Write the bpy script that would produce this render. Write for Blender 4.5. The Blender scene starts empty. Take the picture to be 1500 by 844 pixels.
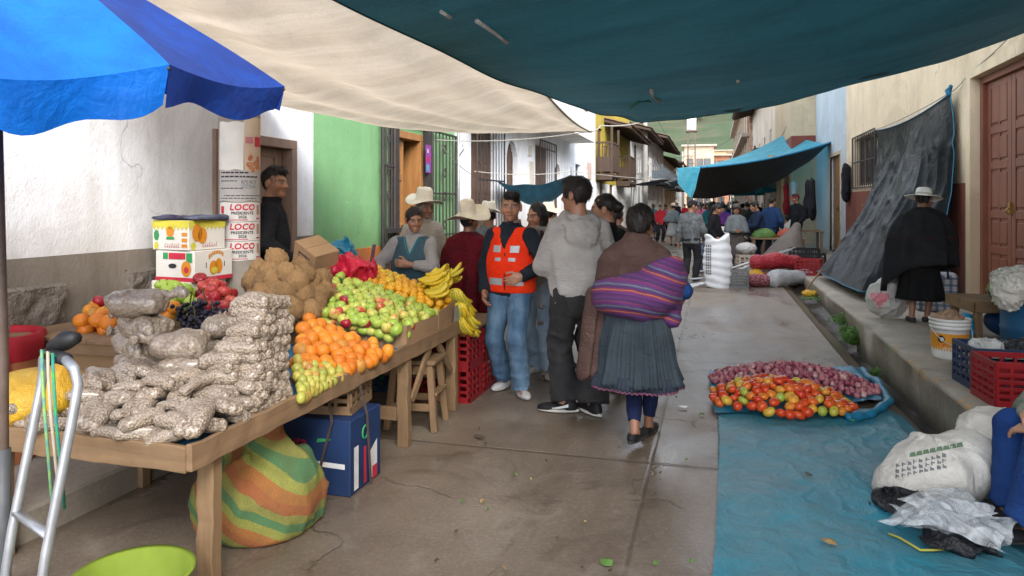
import bpy, bmesh, math, random
import numpy as np
from mathutils import Vector, Matrix, Euler
random.seed(7); RNG = np.random.default_rng(7)
SC = bpy.context.scene
COL = SC.collection
PI = math.pi
R = math.radians
# ---------------------------------------------------------------- camera model: street runs along +Y, eye at 1.55 m
FP, UC, VH, CH = 1050.0, 750.0, 298.0, 1.55
YAW = math.atan(295.0/1050.0)
SA, CA = math.sin(YAW), math.cos(YAW)
def PD(u, v, D):
    l = (u-UC)/FP*D
    return Vector((l*CA-D*SA, l*SA+D*CA, CH+(VH-v)/FP*D))
def PZ(u, v, z=0.0):
    return PD(u, v, FP*(CH-z)/(v-VH))
def PX(u, v, X):
    return PD(u, v, X*FP/CA/(u-1045.0))
def YX(u, X):            # y on the plane X=const seen in column u
    return (X*FP/CA/(u-1045.0)+X*SA)/CA
# ---------------------------------------------------------------- nodes / materials
MATS = {}
class NT:
    def __init__(s, name):
        s.m = bpy.data.materials.new(name); s.m.use_nodes = True
        s.t = s.m.node_tree; s.t.nodes.clear()
        s.out = s.n('ShaderNodeOutputMaterial'); s.b = s.n('ShaderNodeBsdfPrincipled')
        s.l(s.b.outputs[0], s.out.inputs[0]); s.tc = None
    def n(s, t, **k):
        x = s.t.nodes.new(t)
        for a, b in k.items(): setattr(x, a, b)
        return x
    def l(s, a, b): s.t.links.new(a, b)
    def obj(s):
        if not s.tc: s.tc = s.n('ShaderNodeTexCoord')
        return s.tc.outputs['Object']
    def gen(s):
        if not s.tc: s.tc = s.n('ShaderNodeTexCoord')
        return s.tc.outputs['Generated']
    def mapped(s, scale=(1,1,1), rot=(0,0,0), src=None):
        m = s.n('ShaderNodeMapping'); m.inputs['Scale'].default_value = scale; m.inputs['Rotation'].default_value = rot
        s.l(src or s.obj(), m.inputs['Vector']); return m.outputs[0]
    def noise(s, scale, detail=4, rough=.55, vec=None, dist=0):
        x = s.n('ShaderNodeTexNoise'); x.inputs['Scale'].default_value = scale; x.inputs['Detail'].default_value = detail
        x.inputs['Roughness'].default_value = rough; x.inputs['Distortion'].default_value = dist
        s.l(vec or s.obj(), x.inputs['Vector']); return x.outputs['Fac']
    def voro(s, scale, vec=None, feature='F1', out='Distance'):
        x = s.n('ShaderNodeTexVoronoi', feature=feature); x.inputs['Scale'].default_value = scale
        s.l(vec or s.obj(), x.inputs['Vector']); return x.outputs[out]
    def math(s, op, a, b=None, c=None, clamp=False):
        x = s.n('ShaderNodeMath', operation=op, use_clamp=clamp)
        for i, q in enumerate((a, b, c)):
            if q is None: continue
            if isinstance(q, (int, float)): x.inputs[i].default_value = q
            else: s.l(q, x.inputs[i])
        return x.outputs[0]
    def ramp(s, fac, stops, interp='LINEAR'):
        x = s.n('ShaderNodeValToRGB'); cr = x.color_ramp; cr.interpolation = interp
        while len(cr.elements) < len(stops): cr.elements.new(.5)
        for e, (p, c) in zip(cr.elements, stops):
            e.position = p; e.color = (*c, 1) if not isinstance(c, (int, float)) else (c, c, c, 1)
        s.l(fac, x.inputs[0]); return x.outputs[0]
    def mix(s, fac, a, b, mode='MIX'):
        x = s.n('ShaderNodeMix', data_type='RGBA', blend_type=mode)
        for q, i in ((fac, 0), (a, 6), (b, 7)):
            if isinstance(q, (int, float)): x.inputs[i].default_value = q if i == 0 else (q, q, q, 1)
            elif isinstance(q, tuple): x.inputs[i].default_value = (*q, 1)
            else: s.l(q, x.inputs[i])
        return x.outputs[2]
    def color(s, c):
        if isinstance(c, tuple): s.b.inputs['Base Color'].default_value = (*c, 1)
        else: s.l(c, s.b.inputs['Base Color'])
    def set(s, **k):
        for a, v in k.items():
            i = s.b.inputs[a.replace('_', ' ')]
            if isinstance(v, (int, float, tuple)): i.default_value = v
            else: s.l(v, i)
    def bump(s, h, strength=.3, dist=.01):
        x = s.n('ShaderNodeBump'); x.inputs['Strength'].default_value = strength; x.inputs['Distance'].default_value = dist
        s.l(h, x.inputs['Height']); s.l(x.outputs[0], s.b.inputs['Normal']); return x
    def translucent(s, col, fac):
        tr = s.n('ShaderNodeBsdfTranslucent'); mx = s.n('ShaderNodeMixShader'); mx.inputs[0].default_value = fac
        if isinstance(col, tuple): tr.inputs[0].default_value = (*col, 1)
        else: s.l(col, tr.inputs[0])
        s.l(s.b.outputs[0], mx.inputs[1]); s.l(tr.outputs[0], mx.inputs[2]); s.l(mx.outputs[0], s.out.inputs[0]); return mx
    def rnd(s):
        return s.n('ShaderNodeObjectInfo').outputs['Random']
    def normalup(s):
        g = s.n('ShaderNodeNewGeometry'); x = s.n('ShaderNodeSeparateXYZ'); s.l(g.outputs['Normal'], x.inputs[0]); return x.outputs[2]
def mul(c, k): return tuple(min(1, x*k) for x in c)
def M(name, c, c2=None, scale=6, rough=.75, bump=.25, bscale=40, bdist=.004, spec=.35, metal=0, detail=5, stretch=(1,1,1), trans=0, fine=0.0, coat=0, bdetail=4):
    """plain weathered surface: two tones mixed by noise, fine bump"""
    if name in MATS: return MATS[name]
    t = NT(name); v = t.mapped(stretch)
    c2 = c2 or mul(c, .7)
    f = t.noise(scale, detail, .6, v)
    f = t.ramp(f, [(.3, 0.0), (.7, 1.0)])
    col = t.mix(f, c, c2)
    if fine:
        g = t.noise(scale*14, 3, .7, v); col = t.mix(t.ramp(g, [(.45, 0.0), (.75, fine)]), col, mul(c2, .55))
    t.color(col)
    t.set(Roughness=rough, Metallic=metal, Coat_Weight=coat); t.b.inputs['Specular IOR Level'].default_value = spec
    if bump: t.bump(t.noise(bscale, bdetail, .6, v), bump, bdist)
    if trans: t.translucent(col, trans)
    MATS[name] = t.m; return t.m
# ---------------------------------------------------------------- objects
def link(name, me, mat=None, parent=None):
    o = bpy.data.objects.new(name, me); COL.objects.link(o)
    if mat is not None:
        for m in (mat if isinstance(mat, (list, tuple)) else [mat]): me.materials.append(m)
    if parent is not None: o.parent = parent
    return o
def tag(o, label=None, cat=None, group=None, kind=None):
    if label: o['label'] = label
    if cat: o['category'] = cat
    if group: o['group'] = group
    if kind: o['kind'] = kind
    return o
def empty(name, loc=(0,0,0), rz=0, label=None, cat=None, group=None, rot=None):
    o = bpy.data.objects.new(name, None); COL.objects.link(o); o.empty_display_size = .1
    o.location = loc; o.rotation_euler = rot or (0, 0, rz)
    return tag(o, label, cat, group)
def dup(o, loc=None, rot=None, scale=None, label=None, group=None, parent=None):
    c = o.copy(); COL.objects.link(c)
    if parent is not None: c.parent = parent
    if loc is not None: c.location = loc
    if rot is not None: c.rotation_euler = rot
    if scale is not None: c.scale = scale if not isinstance(scale, (int, float)) else (scale,)*3
    if label: c['label'] = label
    if group: c['group'] = group
    for ch in list(o.children): dup(ch, parent=c)
    return c
def pymesh(name, V, F, smooth=True, cols=None, mi=None):
    me = bpy.data.meshes.new(name)
    me.from_pydata([tuple(v) for v in V], [], [tuple(f) for f in F])
    if smooth: me.polygons.foreach_set('use_smooth', np.ones(len(me.polygons), bool))
    if mi is not None: me.polygons.foreach_set('material_index', np.asarray(mi, np.int32))
    if cols is not None:
        a = me.color_attributes.new('Col', 'FLOAT_COLOR', 'POINT')
        c = np.ones((len(V), 4), np.float32); c[:, :3] = cols; a.data.foreach_set('color', c.ravel())
    me.update(); return me
class MB:
    def __init__(s): s.V = []; s.F = []; s.mi = []; s.cur = 0
    def add(s, V, F, mat=None):
        n = len(s.V); s.V += [tuple(v) for v in V]; s.F += [tuple(i+n for i in f) for f in F]; s.mi += [s.cur]*len(F); return s
    def box(s, lo, hi, M=None):
        x0, y0, z0 = lo; x1, y1, z1 = hi
        V = [Vector(p) for p in ((x0,y0,z0),(x1,y0,z0),(x1,y1,z0),(x0,y1,z0),(x0,y0,z1),(x1,y0,z1),(x1,y1,z1),(x0,y1,z1))]
        if M is not None: V = [M @ v for v in V]
        return s.add(V, [(0,3,2,1),(4,5,6,7),(0,1,5,4),(1,2,6,5),(2,3,7,6),(3,0,4,7)])
    def bar(s, a, b, w, h=None, up=(0,0,1)):
        """rectangular bar from a to b"""
        h = h or w; a = Vector(a); b = Vector(b); d = (b-a).normalized(); up = Vector(up)
        if abs(d.dot(up)) > .98: up = Vector((0,1,0))
        r = d.cross(up).normalized()*w/2; q = r.cross(d).normalized()*h/2
        V = [a-r-q, a+r-q, a+r+q, a-r+q, b-r-q, b+r-q, b+r+q, b-r+q]
        return s.add(V, [(0,1,2,3),(7,6,5,4),(0,4,5,1),(1,5,6,2),(2,6,7,3),(3,7,4,0)])
    def plank(s, a, b, w, h, n=14, j=.0025, up=(0,0,1)):
        """rough sawn bar: many short sections with small offsets"""
        a = Vector(a); b = Vector(b); d = (b-a).normalized(); up = Vector(up)
        if abs(d.dot(up)) > .98: up = Vector((0,1,0))
        r = d.cross(up).normalized(); q = r.cross(d).normalized(); V = []; rn = lambda: random.uniform(-j, j)
        for i in range(n+1):
            c = a.lerp(b, i/n); o1, o2 = rn(), rn()
            for x, y in ((-1,-1),(1,-1),(1,1),(-1,1)): V.append(c+r*(x*w/2+o1+rn())+q*(y*h/2+o2+rn()))
        F = [(0,1,2,3), tuple(n*4+k for k in (3,2,1,0))]+[(i*4+k, (i+1)*4+k, (i+1)*4+(k+1)%4, i*4+(k+1)%4) for i in range(n) for k in range(4)]
        return s.add(V, F)
    def tube(s, pts, r, n=8, cap=True):
        pts = [Vector(p) for p in pts]; k = len(pts)
        rs = r if isinstance(r, (list, tuple)) else [r]*k
        V = []; F = []; prev = None
        for i, p in enumerate(pts):
            d = (pts[min(i+1, k-1)]-pts[max(i-1, 0)])
            d = d.normalized() if d.length > 1e-9 else Vector((0,0,1))
            if prev is None:
                ref = Vector((0,0,1)) if abs(d.z) < .9 else Vector((1,0,0)); x = d.cross(ref).normalized()
            else:
                x = (prev - d*prev.dot(d)).normalized()
            prev = x; y = d.cross(x)
            for j in range(n):
                a = 2*PI*j/n; V.append(p+(x*math.cos(a)+y*math.sin(a))*rs[i])
        for i in range(k-1):
            for j in range(n):
                F.append((i*n+j, i*n+(j+1)%n, (i+1)*n+(j+1)%n, (i+1)*n+j))
        if cap: F.append(tuple(reversed(range(n)))); F.append(tuple((k-1)*n+j for j in range(n)))
        return s.add(V, F)
    def lathe(s, prof, n=24, M=None, cap=(False, False), wob=None):
        V = []; F = []; k = len(prof)
        for i, (r, z) in enumerate(prof):
            for j in range(n):
                a = 2*PI*j/n; rr = r*(wob(a, z) if wob else 1)
                v = Vector((rr*math.cos(a), rr*math.sin(a), z)); V.append(M @ v if M is not None else v)
        for i in range(k-1):
            for j in range(n): F.append((i*n+j, i*n+(j+1)%n, (i+1)*n+(j+1)%n, (i+1)*n+j))
        if cap[0]: F.append(tuple(reversed(range(n))))
        if cap[1]: F.append(tuple((k-1)*n+j for j in range(n)))
        return s.add(V, F)
    def grid(s, fn, nu, nv, wrap=False):
        V = [fn(i/nu, j/nv) for j in range(nv+1) for i in range(nu+(0 if wrap else 1))]
        w = nu if wrap else nu+1
        F = [(j*w+i, j*w+(i+1)%w, (j+1)*w+(i+1)%w, (j+1)*w+i) for j in range(nv) for i in range(nu)]
        return s.add(V, F)
    def poly(s, pts): return s.add(pts, [tuple(range(len(pts)))])
    def prism(s, pts, off):
        off = Vector(off); n = len(pts); P = [Vector(p) for p in pts]
        return s.add(P+[p+off for p in P], [tuple(reversed(range(n))), tuple(range(n, 2*n))]+[(i, (i+1) % n, (i+1) % n+n, i+n) for i in range(n)])
    def build(s, name, mat, parent=None, smooth=False, bevel=0, jitter=0, weld=False, solid=0, fix=False, loc=None, rot=None, sub=0):
        V = s.V
        if jitter: V = [Vector(v)+Vector((random.uniform(-1,1), random.uniform(-1,1), random.uniform(-1,1)))*jitter for v in V]
        me = pymesh(name, V, s.F, smooth, mi=s.mi)
        if bevel or weld or solid or fix or sub:
            bm = bmesh.new(); bm.from_mesh(me)
            if weld: bmesh.ops.remove_doubles(bm, verts=bm.verts, dist=1e-5)
            if fix or solid: bmesh.ops.recalc_face_normals(bm, faces=bm.faces)
            if solid:
                bmesh.ops.solidify(bm, geom=bm.faces[:], thickness=solid)
            if bevel:
                ed = [e for e in bm.edges if len(e.link_faces) == 2 and e.calc_face_angle(0) > .5]
                bmesh.ops.bevel(bm, geom=ed, offset=bevel, segments=1, affect='EDGES')
            if sub: bmesh.ops.subdivide_edges(bm, edges=bm.edges, cuts=sub, use_grid_fill=True)
            bm.to_mesh(me); bm.free()
            if smooth: me.polygons.foreach_set('use_smooth', np.ones(len(me.polygons), bool))
        o = link(name, me, mat, parent)
        if loc is not None: o.location = loc
        if rot is not None: o.rotation_euler = rot
        return o
def xf(loc=(0,0,0), rot=(0,0,0), sc=(1,1,1)):
    return Matrix.LocRotScale(Vector(loc), Euler(rot), Vector(sc))
# ---------------------------------------------------------------- signed distance modelling (numpy) and surface nets
class Waves:
    """cheap smooth noise: a sum of random plane waves"""
    def __init__(s, freq, n=10, seed=0, aniso=(1,1,1)):
        g = np.random.default_rng(seed); k = g.normal(size=(n,3)); k /= np.linalg.norm(k, axis=1, keepdims=True)
        s.k = k*np.array(aniso)*freq*g.uniform(.6, 1.5, (n,1)); s.p = g.uniform(0, 6.28, n)
    def __call__(s, P): return np.sin(P @ s.k.T + s.p).sum(1)/math.sqrt(len(s.p))
def sd_cone(P, a, b, r1, r2):
    a = np.asarray(a, float); b = np.asarray(b, float); ba = b-a; L = ba @ ba + 1e-12
    t = np.clip(((P-a) @ ba)/L, 0, 1)
    return np.linalg.norm(P-a-t[:, None]*ba, axis=1)-(r1+(r2-r1)*t)
def sd_ell(P, c, r):
    q = P-np.asarray(c, float); r = np.asarray(r, float)
    k0 = np.linalg.norm(q/r, axis=1); k1 = np.linalg.norm(q/(r*r), axis=1)+1e-9
    return k0*(k0-1)/k1
def sd_rbox(P, c, h, r):
    q = np.abs(P-np.asarray(c, float))-(np.asarray(h, float)-r)
    return np.linalg.norm(np.maximum(q, 0), axis=1)+np.minimum(q.max(1), 0)-r
def smin(a, b, k):
    if k <= 0: return np.minimum(a, b)
    h = np.clip(.5+.5*(b-a)/k, 0, 1); return b+(a-b)*h-k*h*(1-h)
def smax(a, b, k): return -smin(-a, -b, k)
def nets(fn, lo, hi, h):
    lo = np.asarray(lo, float); hi = np.asarray(hi, float)
    n = np.maximum(np.ceil((hi-lo)/h).astype(int)+1, 3)
    ax = [lo[i]+h*np.arange(n[i]) for i in range(3)]
    G = np.stack(np.meshgrid(*ax, indexing='ij'), -1)
    v = fn(G.reshape(-1, 3)).reshape(n)
    s = v < 0
    c = n-1
    def cor(a, d): return a[d[0]:d[0]+c[0], d[1]:d[1]+c[1], d[2]:d[2]+c[2]]
    offs = [(i,j,k) for i in (0,1) for j in (0,1) for k in (0,1)]
    cnt = sum(cor(s, d).astype(int) for d in offs)
    act = (cnt > 0) & (cnt < 8)
    pos = np.zeros((*c, 3)); num = np.zeros(c)
    for a in offs:
        for d in range(3):
            if a[d]: continue
            b = list(a); b[d] = 1
            va, vb = cor(v, a), cor(v, b); m = (va < 0) != (vb < 0)
            t = np.where(m, va/np.where(m, va-vb, 1), 0)
            p = np.array(a, float)[None, None, None]*np.ones((*c, 1)); p[..., d] += t
            pos += np.where(m[..., None], p, 0); num += m
    idx = -np.ones(c, int); I = np.argwhere(act); idx[act] = np.arange(len(I))
    V = lo+h*(I+pos[act]/num[act][:, None])
    F = []
    for d in range(3):
        e, f = [(1,2),(2,0),(0,1)][d]
        sl0 = [slice(None)]*3; sl1 = [slice(None)]*3
        sl0[d] = slice(0, -1); sl1[d] = slice(1, None)
        A = s[tuple(sl0)]; B = s[tuple(sl1)]
        q = np.argwhere(A != B)
        q = q[(q[:, e] > 0) & (q[:, f] > 0) & (q[:, e] < c[e]) & (q[:, f] < c[f])]
        if not len(q): continue
        sg = A[tuple(q.T)]
        o1 = np.zeros(3, int); o1[e] = 1; o2 = np.zeros(3, int); o2[f] = 1
        g = lambda x: idx[tuple(x.T)]
        Q = np.stack([g(q-o1-o2), g(q-o2), g(q), g(q-o1)], 1)
        Q[~sg] = Q[~sg][:, ::-1]
        F.append(Q)
    F = np.concatenate(F) if F else np.zeros((0,4), int)
    F = F[(F >= 0).all(1)]
    return V, F
def relax(V, F, it=1, w=.5):
    E = np.concatenate([F[:, [0,1]], F[:, [1,2]], F[:, [2,3]], F[:, [3,0]]])
    for _ in range(it):
        S = np.zeros_like(V); C = np.zeros(len(V))
        np.add.at(S, E[:, 0], V[E[:, 1]]); np.add.at(C, E[:, 0], 1)
        np.add.at(S, E[:, 1], V[E[:, 0]]); np.add.at(C, E[:, 1], 1)
        V = V*(1-w)+w*S/np.maximum(C, 1)[:, None]
    return V
def sdf_obj(name, fn, lo, hi, h, mat, parent=None, it=1, colfn=None):
    V, F = nets(fn, lo, hi, h); V = relax(V, F, it)
    me = pymesh(name, V, F, True, cols=colfn(V) if colfn else None)
    return link(name, me, mat, parent)
# ---------------------------------------------------------------- lettering
def text_mesh(s, size, bold=.0, shear=0, spacing=1, align='CENTER'):
    cu = bpy.data.curves.new('lettering', 'FONT'); cu.body = s; cu.size = size; cu.offset = bold*size; cu.shear = shear
    cu.space_character = spacing; cu.align_x = align; cu.align_y = 'CENTER'; cu.resolution_u = 3
    o = bpy.data.objects.new('lettering', cu); COL.objects.link(o)
    dg = bpy.context.evaluated_depsgraph_get(); dg.update()
    me = bpy.data.meshes.new_from_object(o.evaluated_get(dg)); COL.objects.unlink(o)
    V = [tuple(v.co) for v in me.vertices]; F = [tuple(p.vertices) for p in me.polygons]
    bpy.data.objects.remove(o); bpy.data.meshes.remove(me)
    return V, F
# ================================================================= surface materials
def plaster(name, c, dirt=(.25,.2,.15), z0=.2, zh=.9, chips=None, drip=.35, rough=.9, bump=.5, tone=.86, chipt=.68):
    if name in MATS: return MATS[name]
    t = NT(name)
    f = t.ramp(t.noise(1.1, 6, .62), [(.35, 0.0), (.7, 1.0)])
    col = t.mix(f, c, mul(c, tone))
    dr = t.noise(3.0, 5, .65, t.mapped((1.6, 1.6, .16)))
    col = t.mix(t.ramp(t.noise(.55, 7, .7, None, .8), [(.5, 0.0), (.6, .4)]), col, tuple(a*.6+b*.4 for a, b in zip(mul(c, .7), dirt)))
    col = t.mix(t.ramp(dr, [(.48, 0.0), (.74, drip*1.3)]), col, tuple(a*.5+b*.5 for a, b in zip(mul(c, .6), dirt)))
    sx = t.n('ShaderNodeSeparateXYZ'); t.l(t.obj(), sx.inputs[0])
    h = t.math('DIVIDE', t.math('SUBTRACT', sx.outputs[2], z0), zh)
    h = t.math('ADD', h, t.math('MULTIPLY', t.math('SUBTRACT', t.noise(2.3, 5, .6), .5), 1.3))
    col = t.mix(t.ramp(h, [(0.0, .75), (1.0, 0.0)]), col, dirt)
    ck = t.voro(.8, t.mapped((1,1,.7)), 'DISTANCE_TO_EDGE'); wv = t.n('ShaderNodeVectorMath', operation='ADD'); nz = t.n('ShaderNodeTexNoise'); nz.inputs['Scale'].default_value = 3; nz.inputs['Detail'].default_value = 5; t.l(t.obj(), nz.inputs['Vector']); sv = t.n('ShaderNodeVectorMath', operation='SCALE'); sv.inputs['Scale'].default_value = .5; t.l(nz.outputs['Color'], sv.inputs[0]); t.l(t.obj(), wv.inputs[0]); t.l(sv.outputs[0], wv.inputs[1])
    ck = t.voro(.7, wv.outputs[0], 'DISTANCE_TO_EDGE'); cm = t.math('MULTIPLY', t.ramp(ck, [(0, 1.0), (.007, 0.0)]), t.ramp(t.noise(.8, 4), [(.48, 0.0), (.56, .7)])); col = t.mix(cm, col, mul(c, .35))
    if chips:
        k = t.noise(5.5, 6, .7); col = t.mix(t.ramp(k, [(chipt, 0.0), (chipt+.012, 1.0)]), col, chips)
    col = t.mix(t.ramp(t.noise(38, 3, .7), [(.5, 0.0), (.85, .28)]), col, mul(c, .5))
    t.color(col); t.set(Roughness=rough); t.b.inputs['Specular IOR Level'].default_value = .2
    t.bump(t.math('ADD', t.noise(7, 6, .6), t.math('MULTIPLY', t.noise(60, 3, .6), .35)), bump, .02)
    MATS[name] = t.m; return t.m
def wood(name, c, c2=None, axis=2, rough=.65, bump=.25, grain=14, dirt=.35):
    if name in MATS: return MATS[name]
    t = NT(name); st = [grain]*3; st[axis] = grain*.07
    c2 = c2 or mul(c, .55)
    v = t.mapped(tuple(st)); g = t.noise(1.0, 6, .65, v, 1.2)
    col = t.mix(t.ramp(g, [(.3, 0.0), (.7, 1.0)]), c, c2)
    col = t.mix(t.ramp(t.noise(3.5, 5, .65), [(.45, 0.0), (.8, dirt)]), col, mul(c2, .45))
    t.color(col); t.set(Roughness=rough); t.bump(g, bump, .004)
    MATS[name] = t.m; return t.m
def concrete_road():
    t = NT('wet_concrete')
    sx = t.n('ShaderNodeSeparateXYZ'); t.l(t.obj(), sx.inputs[0])
    big = t.noise(.45, 6, .6, None, .6); mid = t.noise(2.4, 7, .65); fin = t.noise(45, 4, .7)
    col = t.mix(t.ramp(big, [(.33, 0.0), (.68, 1.0)]), (.235,.19,.147), (.145,.112,.083))
    col = t.mix(t.ramp(mid, [(.4, 0.0), (.75, .7)]), col, (.125,.092,.066))
    col = t.mix(t.ramp(fin, [(.48, 0.0), (.75, .55)]), col, (.33,.28,.23))
    grit = t.voro(110); col = t.mix(t.ramp(grit, [(.12, .6), (.3, 0.0)]), col, (.09,.07,.055))
    # expansion joints between slabs
    j = t.math('ABSOLUTE', t.math('SUBTRACT', t.math('FRACT', t.math('ADD', t.math('DIVIDE', sx.outputs[1], 2.9), t.math('MULTIPLY', mid, .006))), .5))
    jm = t.ramp(j, [(.0, 1.0), (.0032, .9), (.0065, 0.0)])
    jx = t.math('ABSOLUTE', t.math('ADD', sx.outputs[0], t.math('ADD', .35, t.math('MULTIPLY', mid, .02))))
    jn = t.ramp(jx, [(.0, 1.0), (.007, .8), (.016, 0.0)])
    jm = t.math('MAXIMUM', jm, jn)
    cr = t.voro(.55, t.mapped((1,1,1), src=None), 'DISTANCE_TO_EDGE')
    wob = t.n('ShaderNodeVectorMath', operation='ADD'); nz = t.n('ShaderNodeTexNoise'); nz.inputs['Scale'].default_value = 1.7; nz.inputs['Detail'].default_value = 6
    t.l(t.obj(), nz.inputs['Vector']); sc = t.n('ShaderNodeVectorMath', operation='SCALE'); sc.inputs['Scale'].default_value = .9
    t.l(nz.outputs['Color'], sc.inputs[0]); t.l(t.obj(), wob.inputs[0]); t.l(sc.outputs[0], wob.inputs[1])
    cr = t.voro(.42, wob.outputs[0], 'DISTANCE_TO_EDGE')
    cm = t.math('MULTIPLY', t.ramp(cr, [(0, 1.0), (.006, 0.0)]), t.ramp(t.noise(.9, 3), [(.5, 0.0), (.56, 1.0)]))
    ln = t.math('MAXIMUM', jm, cm)
    col = t.mix(t.math('MULTIPLY', ln, .5), col, (.06,.048,.038))
    stn = t.noise(1.6, 7, .72, None, 1.2); col = t.mix(t.ramp(stn, [(.53, 0.0), (.64, .5)]), col, (.075,.057,.043)); pal = t.noise(3.2, 6, .7, t.mapped((1,1,1), (0,0,1)), .8); col = t.mix(t.ramp(pal, [(.56, 0.0), (.68, .35)]), col, (.3,.26,.215))
    # shallow wet film
    wet = t.noise(.8, 6, .62, t.mapped((1.3, .55, 1)), .4); wm = t.ramp(wet, [(.38, 0.0), (.62, 1.0)])
    col = t.mix(wm, col, t.mix(1.0, col, (.66,.62,.58), 'MULTIPLY'))
    t.color(col)
    t.l(t.mix(wm, .6, .22), t.b.inputs['Roughness']); t.b.inputs['Specular IOR Level'].default_value = .42
    hb = t.math('SUBTRACT', t.math('ADD', t.math('MULTIPLY', mid, .5), t.math('MULTIPLY', fin, .25)), t.math('MULTIPLY', ln, .8))
    bp = t.bump(hb, .3, .016); t.l(t.mix(wm, .55, .25), bp.inputs['Strength'])
    return t.m
MAT_ROAD = concrete_road()
WH = plaster('white_plaster', (.85,.875,.93), (.42,.38,.33), .9, 1.0, (.55,.53,.5), chipt=.72)
WH2 = plaster('white_plaster_far', (.78,.78,.77), (.4,.36,.3), .3, 1.0, None)
GREY_PL = plaster('grey_cement', (.215,.185,.155), (.1,.083,.067), .15, .5, (.2,.17,.14), .6, chipt=.66)
GREEN = plaster('green_plaster', (.21,.42,.20), (.16,.3,.12), 1.0, .5, (.72,.76,.7), .25, chipt=.665, tone=.8)
ORANGE_PL = plaster('orange_plinth', (.50,.17,.045), (.25,.1,.05), .15, .5, None, .4)
CREAM = plaster('cream_plaster', (.80,.67,.47), (.42,.30,.2), 1.6, .8, (.5,.42,.32), .3, chipt=.73)
REDPL = plaster('red_brown_roughcast', (.20,.068,.045), (.12,.06,.045), .3, .6, (.36,.26,.2), .4, bump=1.0, chipt=.66)
BLUEPL = plaster('pale_blue_plaster', (.50,.58,.63), (.4,.42,.42), .3, 1.0, None, .3)
YELLOW_PL = plaster('yellow_plaster', (.42,.32,.05), (.3,.22,.08), .3, 1.0, None, .3)
BEIGE = plaster('beige_plaster', (.52,.43,.29), (.3,.24,.18), .3, 1.0, None, .4)
ROUGHPANEL = M('rough_render', (.2,.17,.14), (.12,.1,.083), 5, .95, 1.0, 30, .03)
STONE = M('sidewalk_concrete', (.33,.29,.235), (.2,.17,.135), 2.2, .7, .45, 30, .008, fine=.4)
SOIL = M('gutter_mud', (.05,.036,.024), (.028,.022,.016), 9, .45, .8, 40, .02, spec=.4)
WET = M('gutter_wet_concrete', (.17,.125,.088), (.1,.073,.05), 3.2, .3, .3, 30, .008, spec=.5, fine=.3)
TILE = M('roof_tile', (.17,.09,.06), (.08,.05,.04), 4, .85, .5, 12, .02)
DKWOOD = wood('dark_balcony_wood', (.075,.042,.026), axis=2)
BRWOOD = wood('brown_door_wood', (.16,.088,.058), axis=2)
DOORTAN = wood('taupe_door_paint', (.25,.165,.125), (.19,.12,.09), axis=2, bump=.1)
REDDOOR = wood('red_brown_door_paint', (.25,.083,.046), (.165,.054,.032), axis=2, rough=.5, dirt=.3)
ORWOOD = wood('orange_varnished_wood', (.40,.19,.065), (.25,.11,.035), axis=2, rough=.4)
IRON = M('black_iron', (.022,.024,.028), (.05,.035,.028), 9, .55, .2)
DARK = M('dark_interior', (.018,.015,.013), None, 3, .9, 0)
BROWNIN = M('brown_interior', (.16,.085,.04), (.07,.036,.018), 2, .8, 0)
GLASS = M('window_glass', (.03,.035,.04), (.06,.06,.06), 2, .12, 0, spec=.6)
GALV = M('galvanised_steel', (.42,.43,.44), (.3,.3,.31), 12, .4, .1, metal=.7)
BRICK = M('brick', (.36,.17,.1), (.24,.11,.07), 6, .9, .4)
ROPE = M('pale_rope', (.48,.45,.4), None, 30, .9, .2)
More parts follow.
